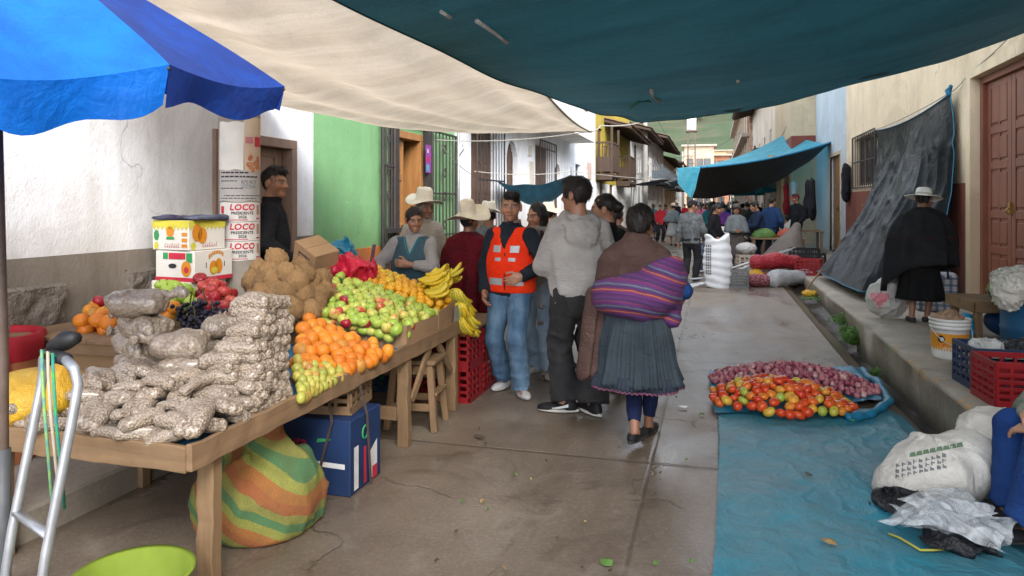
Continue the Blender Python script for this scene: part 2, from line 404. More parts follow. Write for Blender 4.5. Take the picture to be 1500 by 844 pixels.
# ================================================================= ground
def build_ground():
    m = MB()
    xs = [-60, -4.0, 1.24, 60]
    m.add([(-60,-30,0),(1.24,-30,0),(1.24,170,0),(-60,170,0)], [(0,1,2,3)])
    o = m.build('road', MAT_ROAD); tag(o, kind='structure')
    m = MB(); m.add([(-900,-300,-.35),(900,-300,-.35),(900,1500,-.35),(-900,1500,-.35)], [(0,1,2,3)])
    tag(m.build('ground', M('earth', (.16,.12,.08), None, .3, .95, .3)), kind='structure')
    # gutter: sloping apron then a muddy slot against the kerb
    w = Waves(2.2, 8, 3); w2 = Waves(9, 8, 4)
    def g(u, v):
        y = -6+v*96; prof = [(1.24, 0), (1.245,-.012), (1.31,-.035), (1.395,-.06)]
        i = min(int(u*3+1e-6), 3); x, z = prof[i]
        return (x+.012*float(w(np.array([[y,0,0]]))[0])*(i > 1), y, z)
    m = MB().grid(g, 3, 300); tag(m.build('gutter', WET, smooth=True), kind='structure')
    def s(u, v):
        y = -6+v*96; x = 1.385+u*.29; p = np.array([[x*3, y*1.5, 0]])
        return (x, y, -.068-.05*math.sin(u*PI)+.018*float(w2(p)[0])+.02*u)
    m = MB().grid(s, 7, 700); tag(m.build('gutter_mud', SOIL, smooth=True), kind='structure')
    # right sidewalk: high near slab, then a lower one set back
    def kerb(name, y0, y1, x0, z, sd):
        w = Waves(5, 9, sd); n = int((y1-y0)/.07)
        def f(u, v):
            y = y0+v*(y1-y0); i = int(round(u*5))
            prof = [(x0+.035,-.15), (x0+.012, z-.05), (x0+.006, z-.02), (x0+.03, z), (x0+.2, z), (3.6, z)]
            x, zz = prof[i]; q = float(w(np.array([[i*.9, y, 0]]))[0])
            k = .012*q if i in (1,2,3) else 0
            chip = max(0, float(w(np.array([[7, y*1.7, 3]]))[0])-.9)*.03
            return (x+k+(chip if i in (2,3) else 0), y, zz+(-.006*abs(q)-chip*.8 if i in (2,3) else 0))
        m = MB().grid(f, 5, n)
        # end face
        m.add([(x0+.02,y0,-.15),(3.6,y0,-.15),(3.6,y0,z-.002),(x0+.02,y0,z-.002)], [(0,1,2,3)])
        m.add([(x0+.02,y1,-.15),(3.6,y1,-.15),(3.6,y1,z-.002),(x0+.02,y1,z-.002)], [(3,2,1,0)])
        o = m.build(name, KERBM, smooth=False); tag(o, kind='structure')
        me = o.data; me.polygons.foreach_set('use_smooth', np.array([len(p.vertices) == 4 for p in me.polygons])); me.update()
    t = NT('kerb_stone')
    c = t.mix(t.ramp(t.noise(2.2, 6, .65), [(.35, 0.0), (.7, 1.0)]), (.36,.315,.25), (.2,.168,.13))
    c = t.mix(t.ramp(t.noise(26, 4, .7), [(.5, 0.0), (.8, .5)]), c, (.12,.1,.08))
    sx = t.n('ShaderNodeSeparateXYZ'); t.l(t.obj(), sx.inputs[0])
    band = t.math('MULTIPLY', t.ramp(sx.outputs[2], [(.0, 0.0), (.235, 0.0), (.25, 1.0)]), t.ramp(t.math('DIVIDE', sx.outputs[0], 4), [(0, 1.0), (.395, 1.0), (.43, 0.0)]))
    worn = t.ramp(t.noise(7, 6, .75), [(.53, 0.0), (.62, .8)])
    ym = t.ramp(t.math('DIVIDE', sx.outputs[1], 10), [(.0, 1.0), (.66, 1.0), (.72, 0.0)])
    c = t.mix(t.math('MULTIPLY', t.math('MULTIPLY', band, worn), ym), c, (.55,.27,.045))
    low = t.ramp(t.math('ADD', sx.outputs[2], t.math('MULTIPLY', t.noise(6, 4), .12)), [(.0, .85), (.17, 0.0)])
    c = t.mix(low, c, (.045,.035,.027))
    jy = t.math('ABSOLUTE', t.math('SUBTRACT', t.math('FRACT', t.math('DIVIDE', sx.outputs[1], 1.35)), .5))
    c = t.mix(t.ramp(jy, [(0, .8), (.007, 0.0)]), c, (.07,.055,.045))
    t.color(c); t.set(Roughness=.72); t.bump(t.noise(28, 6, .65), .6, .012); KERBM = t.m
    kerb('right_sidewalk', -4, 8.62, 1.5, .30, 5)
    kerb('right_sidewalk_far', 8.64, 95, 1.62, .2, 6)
    m = MB().box((-4.4,-6,-.1), (-3.02,95,.15)); tag(m.build('left_sidewalk', STONE, bevel=.015), kind='structure')
    # hill closing the valley
    n1 = Waves(.03, 10, 11); n2 = Waves(.12, 12, 12); n3 = Waves(.5, 10, 13)
    def hz(x, y):
        p = np.array([[x, y, 0]]); t_ = max(0, (y-150)/260)
        h = 125*(t_**1.1)+6*float(n1(p)[0])*min(1, t_*4)
        st = 5.0; q = h/st; k = q-math.floor(q); h = (math.floor(q)+min(1, k*2.2)**2)*st*.5+h*.5
        return h+1.0*float(n2(p)[0])*min(1, t_*5)-1
    m = MB().grid(lambda u, v: (-220+u*520, 150+v*260, hz(-220+u*520, 150+v*260)), 130, 110)
    t = NT('terraced_hillside')
    sx = t.n('ShaderNodeSeparateXYZ'); g = t.n('ShaderNodeNewGeometry'); t.l(g.outputs['Normal'], sx.inputs[0])
    f = t.noise(.035, 8, .68); f2 = t.noise(.16, 7, .7, t.mapped((.5, 1, 2.5)))
    c = t.mix(t.ramp(f2, [(.38, 0.0), (.62, 1.0)]), (.035,.058,.026), (.095,.085,.05))
    c = t.mix(t.ramp(f, [(.42, 0.0), (.6, 1.0)]), c, (.045,.07,.032))
    c = t.mix(t.ramp(t.noise(.5, 6, .7), [(.52, 0.0), (.62, .8)]), c, (.055,.085,.045))
    c = t.mix(.1, c, (.2,.23,.22))  # distance haze painted into the hill colour as a pale grey mix
    t.color(c); t.set(Roughness=1.0); t.b.inputs['Specular IOR Level'].default_value = 0
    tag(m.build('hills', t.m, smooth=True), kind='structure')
    return hz
HZ = build_ground()
# ================================================================= buildings
def facade(mb, X, side, y0, y1, z0, z1, holes=(), arch=(), depth=.22):
    """street wall with real openings; side -1 = left row (faces +X), +1 = right row"""
    ys = sorted({y0, y1, *[min(max(h[i], y0), y1) for h in holes for i in (0,1)]})
    zs = sorted({z0, z1, *[min(max(h[i], z0), z1) for h in holes for i in (2,3)]})
    def q(pts):
        if side > 0: pts = pts[::-1]
        mb.add(pts, [(0,1,2,3)])
    for a, b in zip(ys, ys[1:]):
        for c, d in zip(zs, zs[1:]):
            ym, zm = (a+b)/2, (c+d)/2
            if any(h[0] < ym < h[1] and h[2] < zm < h[3] for h in holes): continue
            q([(X,a,c),(X,b,c),(X,b,d),(X,a,d)])
    for h in holes:
        dep = h[4] if len(h) > 4 else depth; Xi = X+side*dep
        a, b, c, d = max(h[0], y0), min(h[1], y1), max(h[2], z0), min(h[3], z1)
        if a >= b or c >= d: continue
        if h[0] >= y0: q([(Xi,a,c),(X,a,c),(X,a,d),(Xi,a,d)])
        if h[1] <= y1: q([(X,b,c),(Xi,b,c),(Xi,b,d),(X,b,d)])
        if h[2] >= z0: q([(X,a,c),(Xi,a,c),(Xi,b,c),(X,b,c)])
        if h[3] <= z1: q([(X,b,d),(Xi,b,d),(Xi,a,d),(X,a,d)])
    for (a, b, spring, top) in arch:         # fill the corners above an arched hole a..b
        n = 10; cy = (a+b)/2; r = (b-a)/2; hh = top-spring
        for k in range(n):
            t0, t1 = PI*k/n, PI*(k+1)/n
            p0 = (cy-r*math.cos(t0), spring+hh*math.sin(t0)); p1 = (cy-r*math.cos(t1), spring+hh*math.sin(t1))
            q([(X,p0[0],p0[1]),(X,p1[0],p1[1]),(X,p1[0],top),(X,p0[0],top)])
            q([(X,p1[0],p1[1]),(X,p0[0],p0[1]),(X+side*.3,p0[0],p0[1]),(X+side*.3,p1[0],p1[1])])
def shell(mb, X, side, y0, y1, z0, z1, depth):
    Xb = X+side*depth
    mb.add([(X,y0,z0),(Xb,y0,z0),(Xb,y0,z1),(X,y0,z1)], [(0,1,2,3)])
    mb.add([(X,y1,z0),(Xb,y1,z0),(Xb,y1,z1),(X,y1,z1)], [(3,2,1,0)])
    mb.add([(X,y0,z1),(Xb,y0,z1),(Xb,y1,z1),(X,y1,z1)], [(0,1,2,3)])
    mb.add([(Xb,y0,z0),(Xb,y1,z0),(Xb,y1,z1),(Xb,y0,z1)], [(0,1,2,3)])
def panel_door(parent, X, side, ya, yb, za, zb, mat, leaves=2, rows=(.3,.25,.3,.15), name='door', cols=1, handle=True):
    """panelled leaves standing in the plane X; the raised work faces the street (-side)"""
    f = -side; w = (yb-ya)/leaves; out = []
    for k in range(leaves):
        a = ya+k*w+.006; b = a+w-.012; m = MB(); st = min(.11, w*.16)
        m.box((X-.02, a, za), (X+.02, b, zb))
        m.box((X+f*.02-.018, a, za), (X+f*.02+.018, a+st, zb)); m.box((X+f*.02-.018, b-st, za), (X+f*.02+.018, b, zb))
        tot = sum(rows); z = za; H = zb-za
        for i, rr in enumerate(rows):
            zt = z+H*rr/tot
            m.box((X+f*.02-.017, a+st, z), (X+f*.02+.017, b-st, z+.1))
            cw = (b-a-2*st)/cols
            for c in range(cols):
                pa = a+st+c*cw+.03; pb = a+st+(c+1)*cw-.03
                m.box((X+f*.024-.012, pa, z+.135), (X+f*.024+.008, pb, zt-.04))
            if cols > 1:
                for c in range(1, cols): m.box((X+f*.02-.016, a+st+c*cw-.025, z+.1), (X+f*.02+.016, a+st+c*cw+.025, zt))
            z = zt
        m.box((X+f*.02-.017, a+st, zb-.09), (X+f*.02+.017, b-st, zb))
        o = m.build(name, mat, parent, bevel=.006); out.append(o)
        if handle and k == 0:
            hm = MB().box((X+f*.04-.012, b-.07, za+(zb-za)*.42), (X+f*.04+.025, b-.02, za+(zb-za)*.42+.14)).tube([(X+f*.07, b-.045, za+(zb-za)*.42+.03), (X+f*.09, b-.045, za+(zb-za)*.42+.06), (X+f*.07, b-.045, za+(zb-za)*.42+.1)], .008, 6)
            hm.build('handle', IRON, o)
    return out
def frame(parent, X, side, ya, yb, za, zb, w, mat, proud=.03, deep=.2, bottom=False, name='door_frame'):
    f = -side; m = MB(); x0, x1 = sorted((X+f*proud, X+side*deep))
    m.box((x0, ya, za), (x1, ya+w, zb-w)); m.box((x0, yb-w, za), (x1, yb, zb-w)); m.box((x0, ya, zb-w), (x1, yb, zb))
    if bottom: m.box((x0, ya+w, za), (x1, yb-w, za+w))
    return m.build(name, mat, parent, bevel=.006)
def grille(parent, X, ya, yb, za, zb, n, mat=IRON, rails=(0,.33,.66,1), r=.009, name='window_grille', scroll=False):
    m = MB()
    for k in range(n+1):
        y = ya+(yb-ya)*k/n; m.tube([(X,y,za),(X,y,zb)], r if 0 < k < n else r*1.9, 6)
    for t in rails:
        z = za+(zb-za)*t; m.box((X-.012, ya, z-.014), (X+.012, yb, z+.014))
    if scroll:
        cy = (ya+yb)/2
        for z in [za+(zb-za)*k for k in (.12,.27,.42,.6,.75,.9)]:
            m.tube([(X+.004, cy+.05*math.cos(a)*(1-.03*i), z+.08*math.sin(a)*(1-.03*i)) for i, a in enumerate([2*PI*j/10 for j in range(14)])], .008, 5)
    return m.build(name, mat, parent)
def window(parent, X, side, ya, yb, za, zb, fm, deep=.16, panes=(2,3), bars=0):
    fr = frame(parent, X+side*(deep-.05), side, ya, yb, za, zb, .06, fm, 0, .05, True, 'window')
    xg = X+side*(deep-.01)
    MB().add([(xg,ya+.05,za+.05),(xg,yb-.05,za+.05),(xg,yb-.05,zb-.05),(xg,ya+.05,zb-.05)], [(0,1,2,3) if side < 0 else (3,2,1,0)]).build('pane', GLASS, fr)
    m = MB()
    for k in range(1, panes[0]): y = ya+(yb-ya)*k/panes[0]; m.box((xg-.03,y-.02,za+.06),(xg+.03,y+.02,zb-.06))
    for k in range(1, panes[1]): z = za+(zb-za)*k/panes[1]; m.box((xg-.025,ya+.06,z-.015),(xg+.025,yb-.06,z+.015))
    if m.V: m.build('muntin', fm, fr)
    if bars: grille(parent, X-side*.03, ya, yb, za, zb, bars)
    return fr
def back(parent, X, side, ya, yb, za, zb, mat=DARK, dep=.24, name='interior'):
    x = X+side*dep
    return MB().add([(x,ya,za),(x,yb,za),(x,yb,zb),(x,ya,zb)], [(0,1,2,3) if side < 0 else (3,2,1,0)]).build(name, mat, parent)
def eave(parent, X, side, y0, y1, z, over, rise=.28, mat=TILE, rafters=True, back_=.6):
    """sloping tiled eave with rafter tails"""
    f = -side; m = MB(); n = max(int((y1-y0)/.11), 4)
    def g(u, v):
        y = y0+(y1-y0)*u; x = X+f*over+(side*(over+back_))*v
        return (x, y, z+(rise*(over+back_))*v+.035*abs(math.sin(u*n*PI/1))+.02*math.sin(y*1.3))
    m.grid(g, n*4, 6); r = m.build('roof', mat, parent)
    b = MB()
    x0 = X+f*over; b.add([(x0,y0,z-.03),(x0,y1,z-.03),(X+side*back_,y1,z-.03+rise*(over+back_)),(X+side*back_,y0,z-.03+rise*(over+back_))], [(0,1,2,3)])
    if rafters:
        k = int((y1-y0)/.5)
        for i in range(k+1):
            y = y0+(y1-y0)*i/max(k,1); b.bar((x0+side*.05,y,z-.09),(X+side*.1,y,z-.09+rise*(over)),.07,.1)
    b.build('rafter', DKWOOD, r)
    return r
def balcony(parent, X, side, ya, yb, z, out, mat=DKWOOD, h=.95, solid=.0, roofz=None):
    f = -side; xo = X+f*out; m = MB(); x0, x1 = sorted((X, xo))
    m.box((x0,ya,z-.12),(x1,yb,z))
    for y in (ya+.04, (ya+yb)/2, yb-.04): m.bar((X,y,z-.17),(xo-f*.02,y,z-.17),.08,.1)
    o = m.build('balcony', mat, parent, bevel=.008)
    r = MB()
    pts = [(X,ya+.03),(xo-f*.04,ya+.03),(xo-f*.04,yb-.03),(X,yb-.03)]
    for (xa,y_a),(xb,y_b) in zip(pts, pts[1:]):
        r.bar((xa,y_a,z+h),(xb,y_b,z+h),.07,.06); r.bar((xa,y_a,z+.1),(xb,y_b,z+.1),.05,.05)
        L = math.hypot(xb-xa, y_b-y_a); n = int(L/.1)
        for k in range(1, n):
            t = k/n; x = xa+(xb-xa)*t; y = y_a+(y_b-y_a)*t
            r.bar((x,y,z+.1),(x,y,z+h),.035)
        if solid:
            r.bar((xa,y_a,z+.1+solid/2),(xb,y_b,z+.1+solid/2),.03,solid)
    for (x,y) in pts[1:3]: r.bar((x,y,z),(x,y,roofz or z+h+.12),.08)
    r.build('railing', mat, o)
    return o
def house(name, X, y, label, cat='house'):
    return empty(name, (X, y, 0), label=label, cat=cat)
def settle(root):
    for c in root.children: c.location = c.location-root.location
    return root
# ---------------- left row -----------------------------------------------------------------
XL = -4.0
# white house by the stall
h = house('white_house', XL, 1.5, 'white plastered house with grey cement plinth behind the fruit stall and poster column')
y1 = YX(459, XL); D0, D1, DT = 5.05, YX(432, XL), 2.17
m = MB(); facade(m, XL, -1, -5, y1, 1.2, 4.6, [(D0,D1,.15,DT)]); shell(m, XL, -1, -5, y1, .0, 4.6, 5); m.build('wall', WH, h)
m = MB(); facade(m, XL+.02, -1, -5, y1, 0, 1.22, [(D0-.004,D1+.004,.15,DT,.24)]); m.add([(XL,-5,1.22),(XL+.02,-5,1.22),(XL+.02,y1,1.22),(XL,y1,1.22)], [(0,1,2,3)]); m.build('plinth', GREY_PL, h)
wn = Waves(26, 14, 21); wn2 = Waves(60, 14, 22)
for (ya, yb, za, zb) in ((1.2, YX(90,XL), .2, 1.05), (YX(180,XL), 4.95, .25, 1.08), (-2.5, .7, .2, 1.07)):
    nx, nz = int((yb-ya)/.018), int((zb-za)/.018)
    P = np.array([(0, ya+(yb-ya)*i/nx, za+(zb-za)*j/nz) for j in range(nz+1) for i in range(nx+1)])
    d = .04+.011*wn(P)+.006*wn2(P)
    m = MB(); m.add([(XL+.02+(d[k] if 0 < k % (nx+1) < nx and 0 < k//(nx+1) < nz else 0), p[1], p[2]) for k, p in enumerate(P)],
        [(j*(nx+1)+i, j*(nx+1)+i+1, (j+1)*(nx+1)+i+1, (j+1)*(nx+1)+i) for j in range(nz) for i in range(nx)])
    m.build('rough_panel', ROUGHPANEL, h)
frame(h, XL, -1, D0, D1, .15, DT, .09, DOORTAN, .03, .2)
panel_door(h, XL-.12, -1, D0+.09, D1-.09, .17, DT-.09, DOORTAN, 1, (.3,.35,.35), handle=False)
MB().tube([(XL-.06, D1-.2, 1.05), (XL-.05, D1-.2, 1.12)], .02, 8).build('door_knob', GALV, h)
settle(h)
# green house
ya, yb = y1, YX(666, XL)
h = house('green_house', XL, (ya+yb)/2, 'light green house with orange plinth and open iron gate leaves around its doorway')
da, db = YX(578, XL), YX(618, XL); dt = 2.52
m = MB(); facade(m, XL+.0, -1, ya, yb, 1.0, 4.8, [(da,db,.15,dt,.3)]); shell(m, XL, -1, ya, yb, 0, 4.8, 5); m.build('wall', GREEN, h)
m = MB(); facade(m, XL+.03, -1, ya+.04, yb, 0, 1.02, [(da-.004,db+.004,.15,dt,.3)]); m.add([(XL,ya+.04,1.02),(XL+.03,ya+.04,1.02),(XL+.03,yb,1.02),(XL,yb,1.02)], [(0,1,2,3)]); m.build('plinth', ORANGE_PL, h)
frame(h, XL, -1, da, db, .15, dt, .1, ORWOOD, .02, .25)
panel_door(h, XL-.1, -1, da+.1, da+.1+(db-da-.2)*.46, .17, dt-.1, ORWOOD, 1, (.25,.2,.3,.25), cols=1)
m = MB(); Xi = XL-1.6
m.add([(XL-.3,da,.16),(XL-.3,db,.16),(Xi,db+.8,.16),(Xi,da,.16)], [(0,1,2,3)]).add([(Xi,da,.15),(Xi,db+.8,.15),(Xi,db+.8,dt),(Xi,da,dt)], [(0,1,2,3)])
m.add([(XL-.3,db,.15),(XL-.3,db,dt),(Xi,db+.8,dt),(Xi,db+.8,.15)], [(0,1,2,3)]).add([(XL-.3,da,dt),(XL-.3,db,dt),(Xi,db+.8,dt),(Xi,da,dt)], [(3,2,1,0)]).add([(XL-.3,da,.15),(XL-.3,da,dt),(Xi,da,dt),(Xi,da,.15)], [(3,2,1,0)])
m.build('interior', BROWNIN, h)
MB().box((Xi+.05, da+.5, .9), (Xi+.2, db+.5, .96)).box((Xi+.05, da+.5, 1.3), (Xi+.2, db+.5, 1.36)).build('shelf', BRWOOD, h)
# gate: posts and two leaves folded back on the wall
gx = XL+.06
m = MB(); m.box((gx-.05, da-.16, .15), (gx+.03, da-.04, dt+.28)); m.box((gx-.05, db+.03, .15), (gx+.03, db+.17, dt+.32)); m.box((gx-.04, da-.04, dt+.12), (gx+.02, db+.03, dt+.19)); m.build('gate_post', IRON, h)
g1 = grille(h, gx+.02, YX(552,XL), da-.17, .22, 2.62, 4, rails=(0,.12,.36,.75,1), r=.012, name='gate_leaf', scroll=True)
g2 = grille(h, gx+.02, db+.2, YX(661,XL), .22, 2.6, 7, rails=(0,.12,.36,.62,1), r=.012, name='gate_leaf', scroll=True)
MB().box((gx+.03, YX(556,XL), 1.18), (gx+.1, da-.1, 1.24)).build('latch', IRON, g1)
settle(h)
# poster on the gate post
pr = empty('poster', (gx+.035, db+.0, 2.0), label='magenta and blue poster hanging on the iron post of the green doorway', cat='poster')
m = MB().box((0,-.09,-.02),(.006,.1,.38)); m.build('sheet', M('magenta_print', (.25,.045,.28), None, 8, .5, 0), pr)
MB().box((.007,-.085,0),(.009,.03,.1)).build('blue_band', M('blue_print', (.1,.28,.42), None, 8, .5, 0), pr)
V, F = text_mesh('OP', .11, .02); MB().add([(.0095, x-.03, y+.17) for x, y, z in V], F).build('lettering', M('red_print', (.55,.03,.06), None, 5, .6, 0), pr)
V, F = text_mesh('SE', .07, .02); MB().add([(.0095, x-.03, y+.29) for x, y, z in V], F).build('lettering', M('white_print', (.75,.75,.75), None, 5, .6, 0), pr)
# long white house with grilles, arches and an overhanging upper floor
ya, yb = yb, YX(872, XL)
h = house('long_white_house', XL, (ya+yb)/2, 'long white house with iron grilles, arched doors and projecting white upper floor')
hs = [(YX(690,XL),YX(727,XL),.9,3.0), (YX(742,XL),YX(758,XL),.2,2.85), (YX(784,XL),YX(806,XL),.8,2.95), (YX(812,XL),YX(821,XL),.2,2.6), (YX(843,XL),YX(851,XL),2.1,2.75)]
Z2 = 3.28
m = MB(); facade(m, XL, -1, ya, yb, 0, Z2, hs, [(hs[1][0],hs[1][1],2.4,2.85), (hs[3][0],hs[3][1],2.25,2.6)]); m.build('wall', WH, h)
m = MB(); Xu = XL+.75; up = [(YX(842,Xu),YX(868,Xu)-.2,Z2+.7,Z2+2.3), (11.5,13.2,Z2+.9,Z2+2.3)]
yu = YX(872, Xu); facade(m, Xu, -1, ya, yu, Z2, 6.4, up); shell(m, Xu, -1, ya, yu, Z2, 6.4, 6); m.add([(XL-5,ya,Z2),(Xu,ya,Z2),(Xu,yu,Z2),(XL-5,yu,Z2)], [(3,2,1,0)]); facade(m, XL, -1, yu, yb, Z2, 6.4); m.build('upper_floor', WH2, h)
for k, q in enumerate(up): window(h, Xu, -1, *q, BRWOOD, panes=(3,2))
for k in (0, 2):
    panel_door(h, XL-.16, -1, hs[k][0], hs[k][1], hs[k][2], hs[k][3], BRWOOD, 3 if k == 0 else 2, (.3,.3,.3), name='shutter', handle=False)
    grille(h, XL+.14, hs[k][0]-.08, hs[k][1]+.08, hs[k][2]-.05, hs[k][3]+.08, 9, rails=(0,.08,.5,.92,1))
    MB().box((XL-.02, hs[k][0]-.12, hs[k][2]-.12), (XL+.17, hs[k][1]+.12, hs[k][2]-.05)).build('sill', WH2, h)
for k in (1, 3): panel_door(h, XL-.14, -1, hs[k][0], hs[k][1], .2, hs[k][3], BRWOOD, 2, (.3,.3,.25,.3))
window(h, XL, -1, *hs[4], M('blue_grey_paint', (.16,.2,.24), None), panes=(2,1))
MB().box((XL, yb-1.9, 2.35), (XL+.05, yb-1.1, 2.9)).build('sign_panel', M('faded_sign', (.6,.56,.5), (.5,.25,.2), 3), h)
MB().box((XL, 15.6, 1.9), (XL+.03, 16.0, 2.5)).box((XL, 15.55, 2.62), (XL+.03, 15.8, 2.85)).build('notice', M('paper_notice', (.62,.6,.55), (.5,.46,.4), 9), h)
settle(h)
# yellow house with two timber balconies
ya, yb = yb, YX(922, XL)
h = house('yellow_house', XL, (ya+yb)/2, 'yellow house with two dark timber balconies under a tiled eave')
m = MB(); dz = [(ya+.5,ya+1.6,2.62,4.3,.25),(ya+6.3,ya+7.3,2.62,4.3,.25),(ya+1,ya+2.1,.2,2.4,.25),(ya+3.6,ya+4.8,.2,2.3,.25)]
facade(m, XL, -1, ya, yb, 2.3, 6.2, dz); shell(m, XL, -1, ya, yb, 0, 6.2, 6); m.build('wall', YELLOW_PL, h)
m = MB(); facade(m, XL, -1, ya, yb, 0, 2.3, dz); m.build('lower_wall', WH2, h)
for q in dz: panel_door(h, XL-.1, -1, q[0], q[1], q[2], q[3], BRWOOD, 2, (.4,.3,.3), handle=False)
balcony(h, XL, -1, ya+.12, ya+2.0, 2.6, .6, h=1.1, roofz=4.3, solid=.5); balcony(h, XL, -1, ya+5.6, ya+8.0, 2.5, .6, h=1.05, roofz=4.2, solid=.5)
eave(h, XL, -1, ya+2.1, yb, 4.5, 1.1)
settle(h)
# further white houses
specs = [
 ('white_house', 'white house with caged balconies beyond the yellow house', YX(922,XL), YX(946,XL), WH2, 5.6, 1.1, 'cage'),
 ('tiled_house', 'white house with sagging tiled eave and blue grey balcony', YX(946,XL), YX(972,XL), plaster('pale_grey_plaster', (.62,.62,.6), (.35,.3,.26)), 6.0, 1.4, 'slab'),
 ('brick_house', 'cream house with corrugated porch roof in the left row', YX(972,XL), YX(990,XL), BEIGE, 5.6, 1.0, 'slab'),
 ('grey_house', 'grey two storey house nearly at the left end of the street', YX(990,XL), 128, plaster('mid_grey_plaster', (.4,.39,.37), (.3,.25,.2)), 6.5, .8, None)]
for nm, lb, ya, yb, wm, H, ov, bal in specs:
    h = house(nm, XL, (ya+yb)/2, lb)
    L = yb-ya; k = max(2, int(L/4)); hs = []
    for i in range(k):
        c = ya+L*(i+.5)/k; hs += [(c-.5,c+.5,.2,2.3,.25), (c-.45,c+.45,3.2,4.9,.25)]
    m = MB(); facade(m, XL, -1, ya, yb, 0, H, hs); shell(m, XL, -1, ya, yb, 0, H, 6); m.build('wall', wm, h)
    for i, q in enumerate(hs):
        (panel_door(h, XL-.12, -1, q[0], q[1], q[2], q[3], BRWOOD, 2, (.4,.3,.3), handle=False) if i % 2 == 0 else window(h, XL, -1, *q[:4], DKWOOD))
    if bal == 'cage':
        for i in range(k): balcony(h, XL, -1, hs[2*i+1][0]-.15, hs[2*i+1][1]+.15, 3.0, .5, M('white_iron', (.6,.6,.58), None), .9, roofz=4.2)
    if bal == 'slab':
        balcony(h, XL, -1, ya+.6, yb-.6, 3.0, 1.0, M('blue_grey_timber', (.13,.16,.18), None), .9, .5)
    eave(h, XL, -1, ya, yb, H-.35, ov)
    settle(h)
# ---------------- right row ----------------------------------------------------------------
XR = 3.22
y0r = YX(1240, XR)
h = house('cream_house', XR, 9, 'cream house with red brown roughcast base and tall panelled red door')
da, db, dt = 8.78, YX(1425, XR), 3.16
wa, wb = YX(1285, XR), YX(1252, XR)
hol = [(da-.02,db+.02,.3,dt+.02,.3),(wa,wb,1.95,3.05,.2)]
m = MB(); facade(m, XR, 1, -5, y0r, 1.8, 6.0, hol); shell(m, XR, 1, -5, y0r, 0, 6.0, 6); m.build('wall', CREAM, h)
m = MB(); facade(m, XR-.02, 1, -5, y0r, 0, 1.82, [(da-.16,db+.16,.0,dt,.3),(wa,wb,1.95,3.05,.2)]); m.build('lower_wall', REDPL, h)
m = MB(); facade(m, XR-.035, 1, da-.16, db+.16, .0, dt+.16, [(da,db,.3,dt,.3)]); m.add([(XR-.035,da-.16,0),(XR,da-.16,0),(XR,da-.16,dt+.16),(XR-.035,da-.16,dt+.16)], [(0,1,2,3)]); m.build('door_surround', CREAM, h)
frame(h, XR+.1, 1, da, db, .3, dt, .09, REDDOOR, .02, .15)
drs = panel_door(h, XR+.17, 1, da+.09, db-.09, .32, dt-.09, REDDOOR, 2, (.22,.16,.22,.16,.24), cols=2, handle=False)
MB().box((XR+.1, 9.60, 1.42), (XR+.135, 9.66, 1.56)).tube([(XR+.1, 9.63, 1.5),(XR+.07,9.63,1.46),(XR+.1,9.63,1.42)], .01, 6).build('padlock', M('brass', (.45,.3,.08), None, 9, .4, 0, metal=.8), h)
back(h, XR, 1, da, db, .3, dt, DARK, .28)
window(h, XR, 1, wa, wb, 1.95, 3.05, DKWOOD, panes=(4,1)); grille(h, XR-.05, wa, wb, 1.9, 3.08, 12, rails=(0,.5,1))
settle(h)
ya, yb = y0r, YX(1195, XR)
h = house('pale_blue_house', XR, (ya+yb)/2, 'pale blue plastered house with narrow wooden door beside the black tarpaulin')
a, b = YX(1231, XR), YX(1216, XR)
m = MB(); facade(m, XR, 1, ya, yb, 0, 6.6, [(a,b,.2,2.85,.25)]); shell(m, XR, 1, ya, yb, 0, 6.6, 6); m.build('wall', BLUEPL, h)
panel_door(h, XR+.12, 1, a, b, .22, 2.85, ORWOOD, 2, (.3,.3,.3), handle=True); frame(h, XR, 1, a-.1, b+.1, .2, 2.95, .1, BEIGE, .02, .05)
settle(h)
X3 = 2.5
ya, yb = yb+.02, 32.0
h = house('beige_house', X3, (ya+yb)/2, 'beige house with red band whose end wall juts into the street')
hs = [(ya+1.0,ya+3.0,.2,2.9,1.6),(ya+4.0,ya+5.6,.2,2.7,.6)]
m = MB(); facade(m, X3, 1, ya, yb, 0, 8, hs); shell(m, X3, 1, ya, yb, 0, 8, 6); m.build('wall', BEIGE, h)
m = MB(); zb0 = 3.35
m.box((X3-.03, ya-.03, zb0), (X3+5, yb, zb0+.42)); m.build('red_band', M('red_oxide_paint', (.2,.055,.04), None, 3, .8), h)
for q in hs: back(h, X3, 1, *q[:4], DARK, q[4])
MB().box((X3-.9, ya+.4, 2.9), (X3, ya+5.9, 3.02)).build('awning', M('rusty_sheet', (.12,.1,.09), None, 4), h)
sg = MB().box((X3-.75, ya-.06, 2.6), (X3-.2, ya-.02, 3.15)).build('sign', M('yellow_sign', (.55,.45,.04), (.1,.14,.25), 3, .5, 0), h)
MB().box((X3-.7, ya-.075, 2.62), (X3-.25, ya-.062, 2.78)).build('sign_band', M('navy_sign', (.02,.05,.16), None, 3, .5, 0), sg)
settle(h)
h = house('roofed_house', X3, 40, 'whitewashed house with deep timber eave on the right beyond the beige house')
ya, yb = 32.02, 50
hs = [(ya+2+i*4,ya+3+i*4,3.2,4.9,.3) for i in range(4)]+[(ya+1.8+i*4,ya+3.2+i*4,.2,2.6,.6) for i in range(4)]
m = MB(); facade(m, X3, 1, ya, yb, 0, 7.6, hs); shell(m, X3, 1, ya, yb, 0, 7.6, 6); m.build('wall', plaster('warm_white', (.66,.58,.48), (.35,.28,.22)), h)
for q in hs: back(h, X3, 1, *q[:4], DARK if q[2] < 1 else BRWOOD, q[4])
balcony(h, X3, 1, ya+1, ya+8, 3.0, .8, DKWOOD)
eave(h, X3, 1, ya, yb, 7.2, 1.3); settle(h)
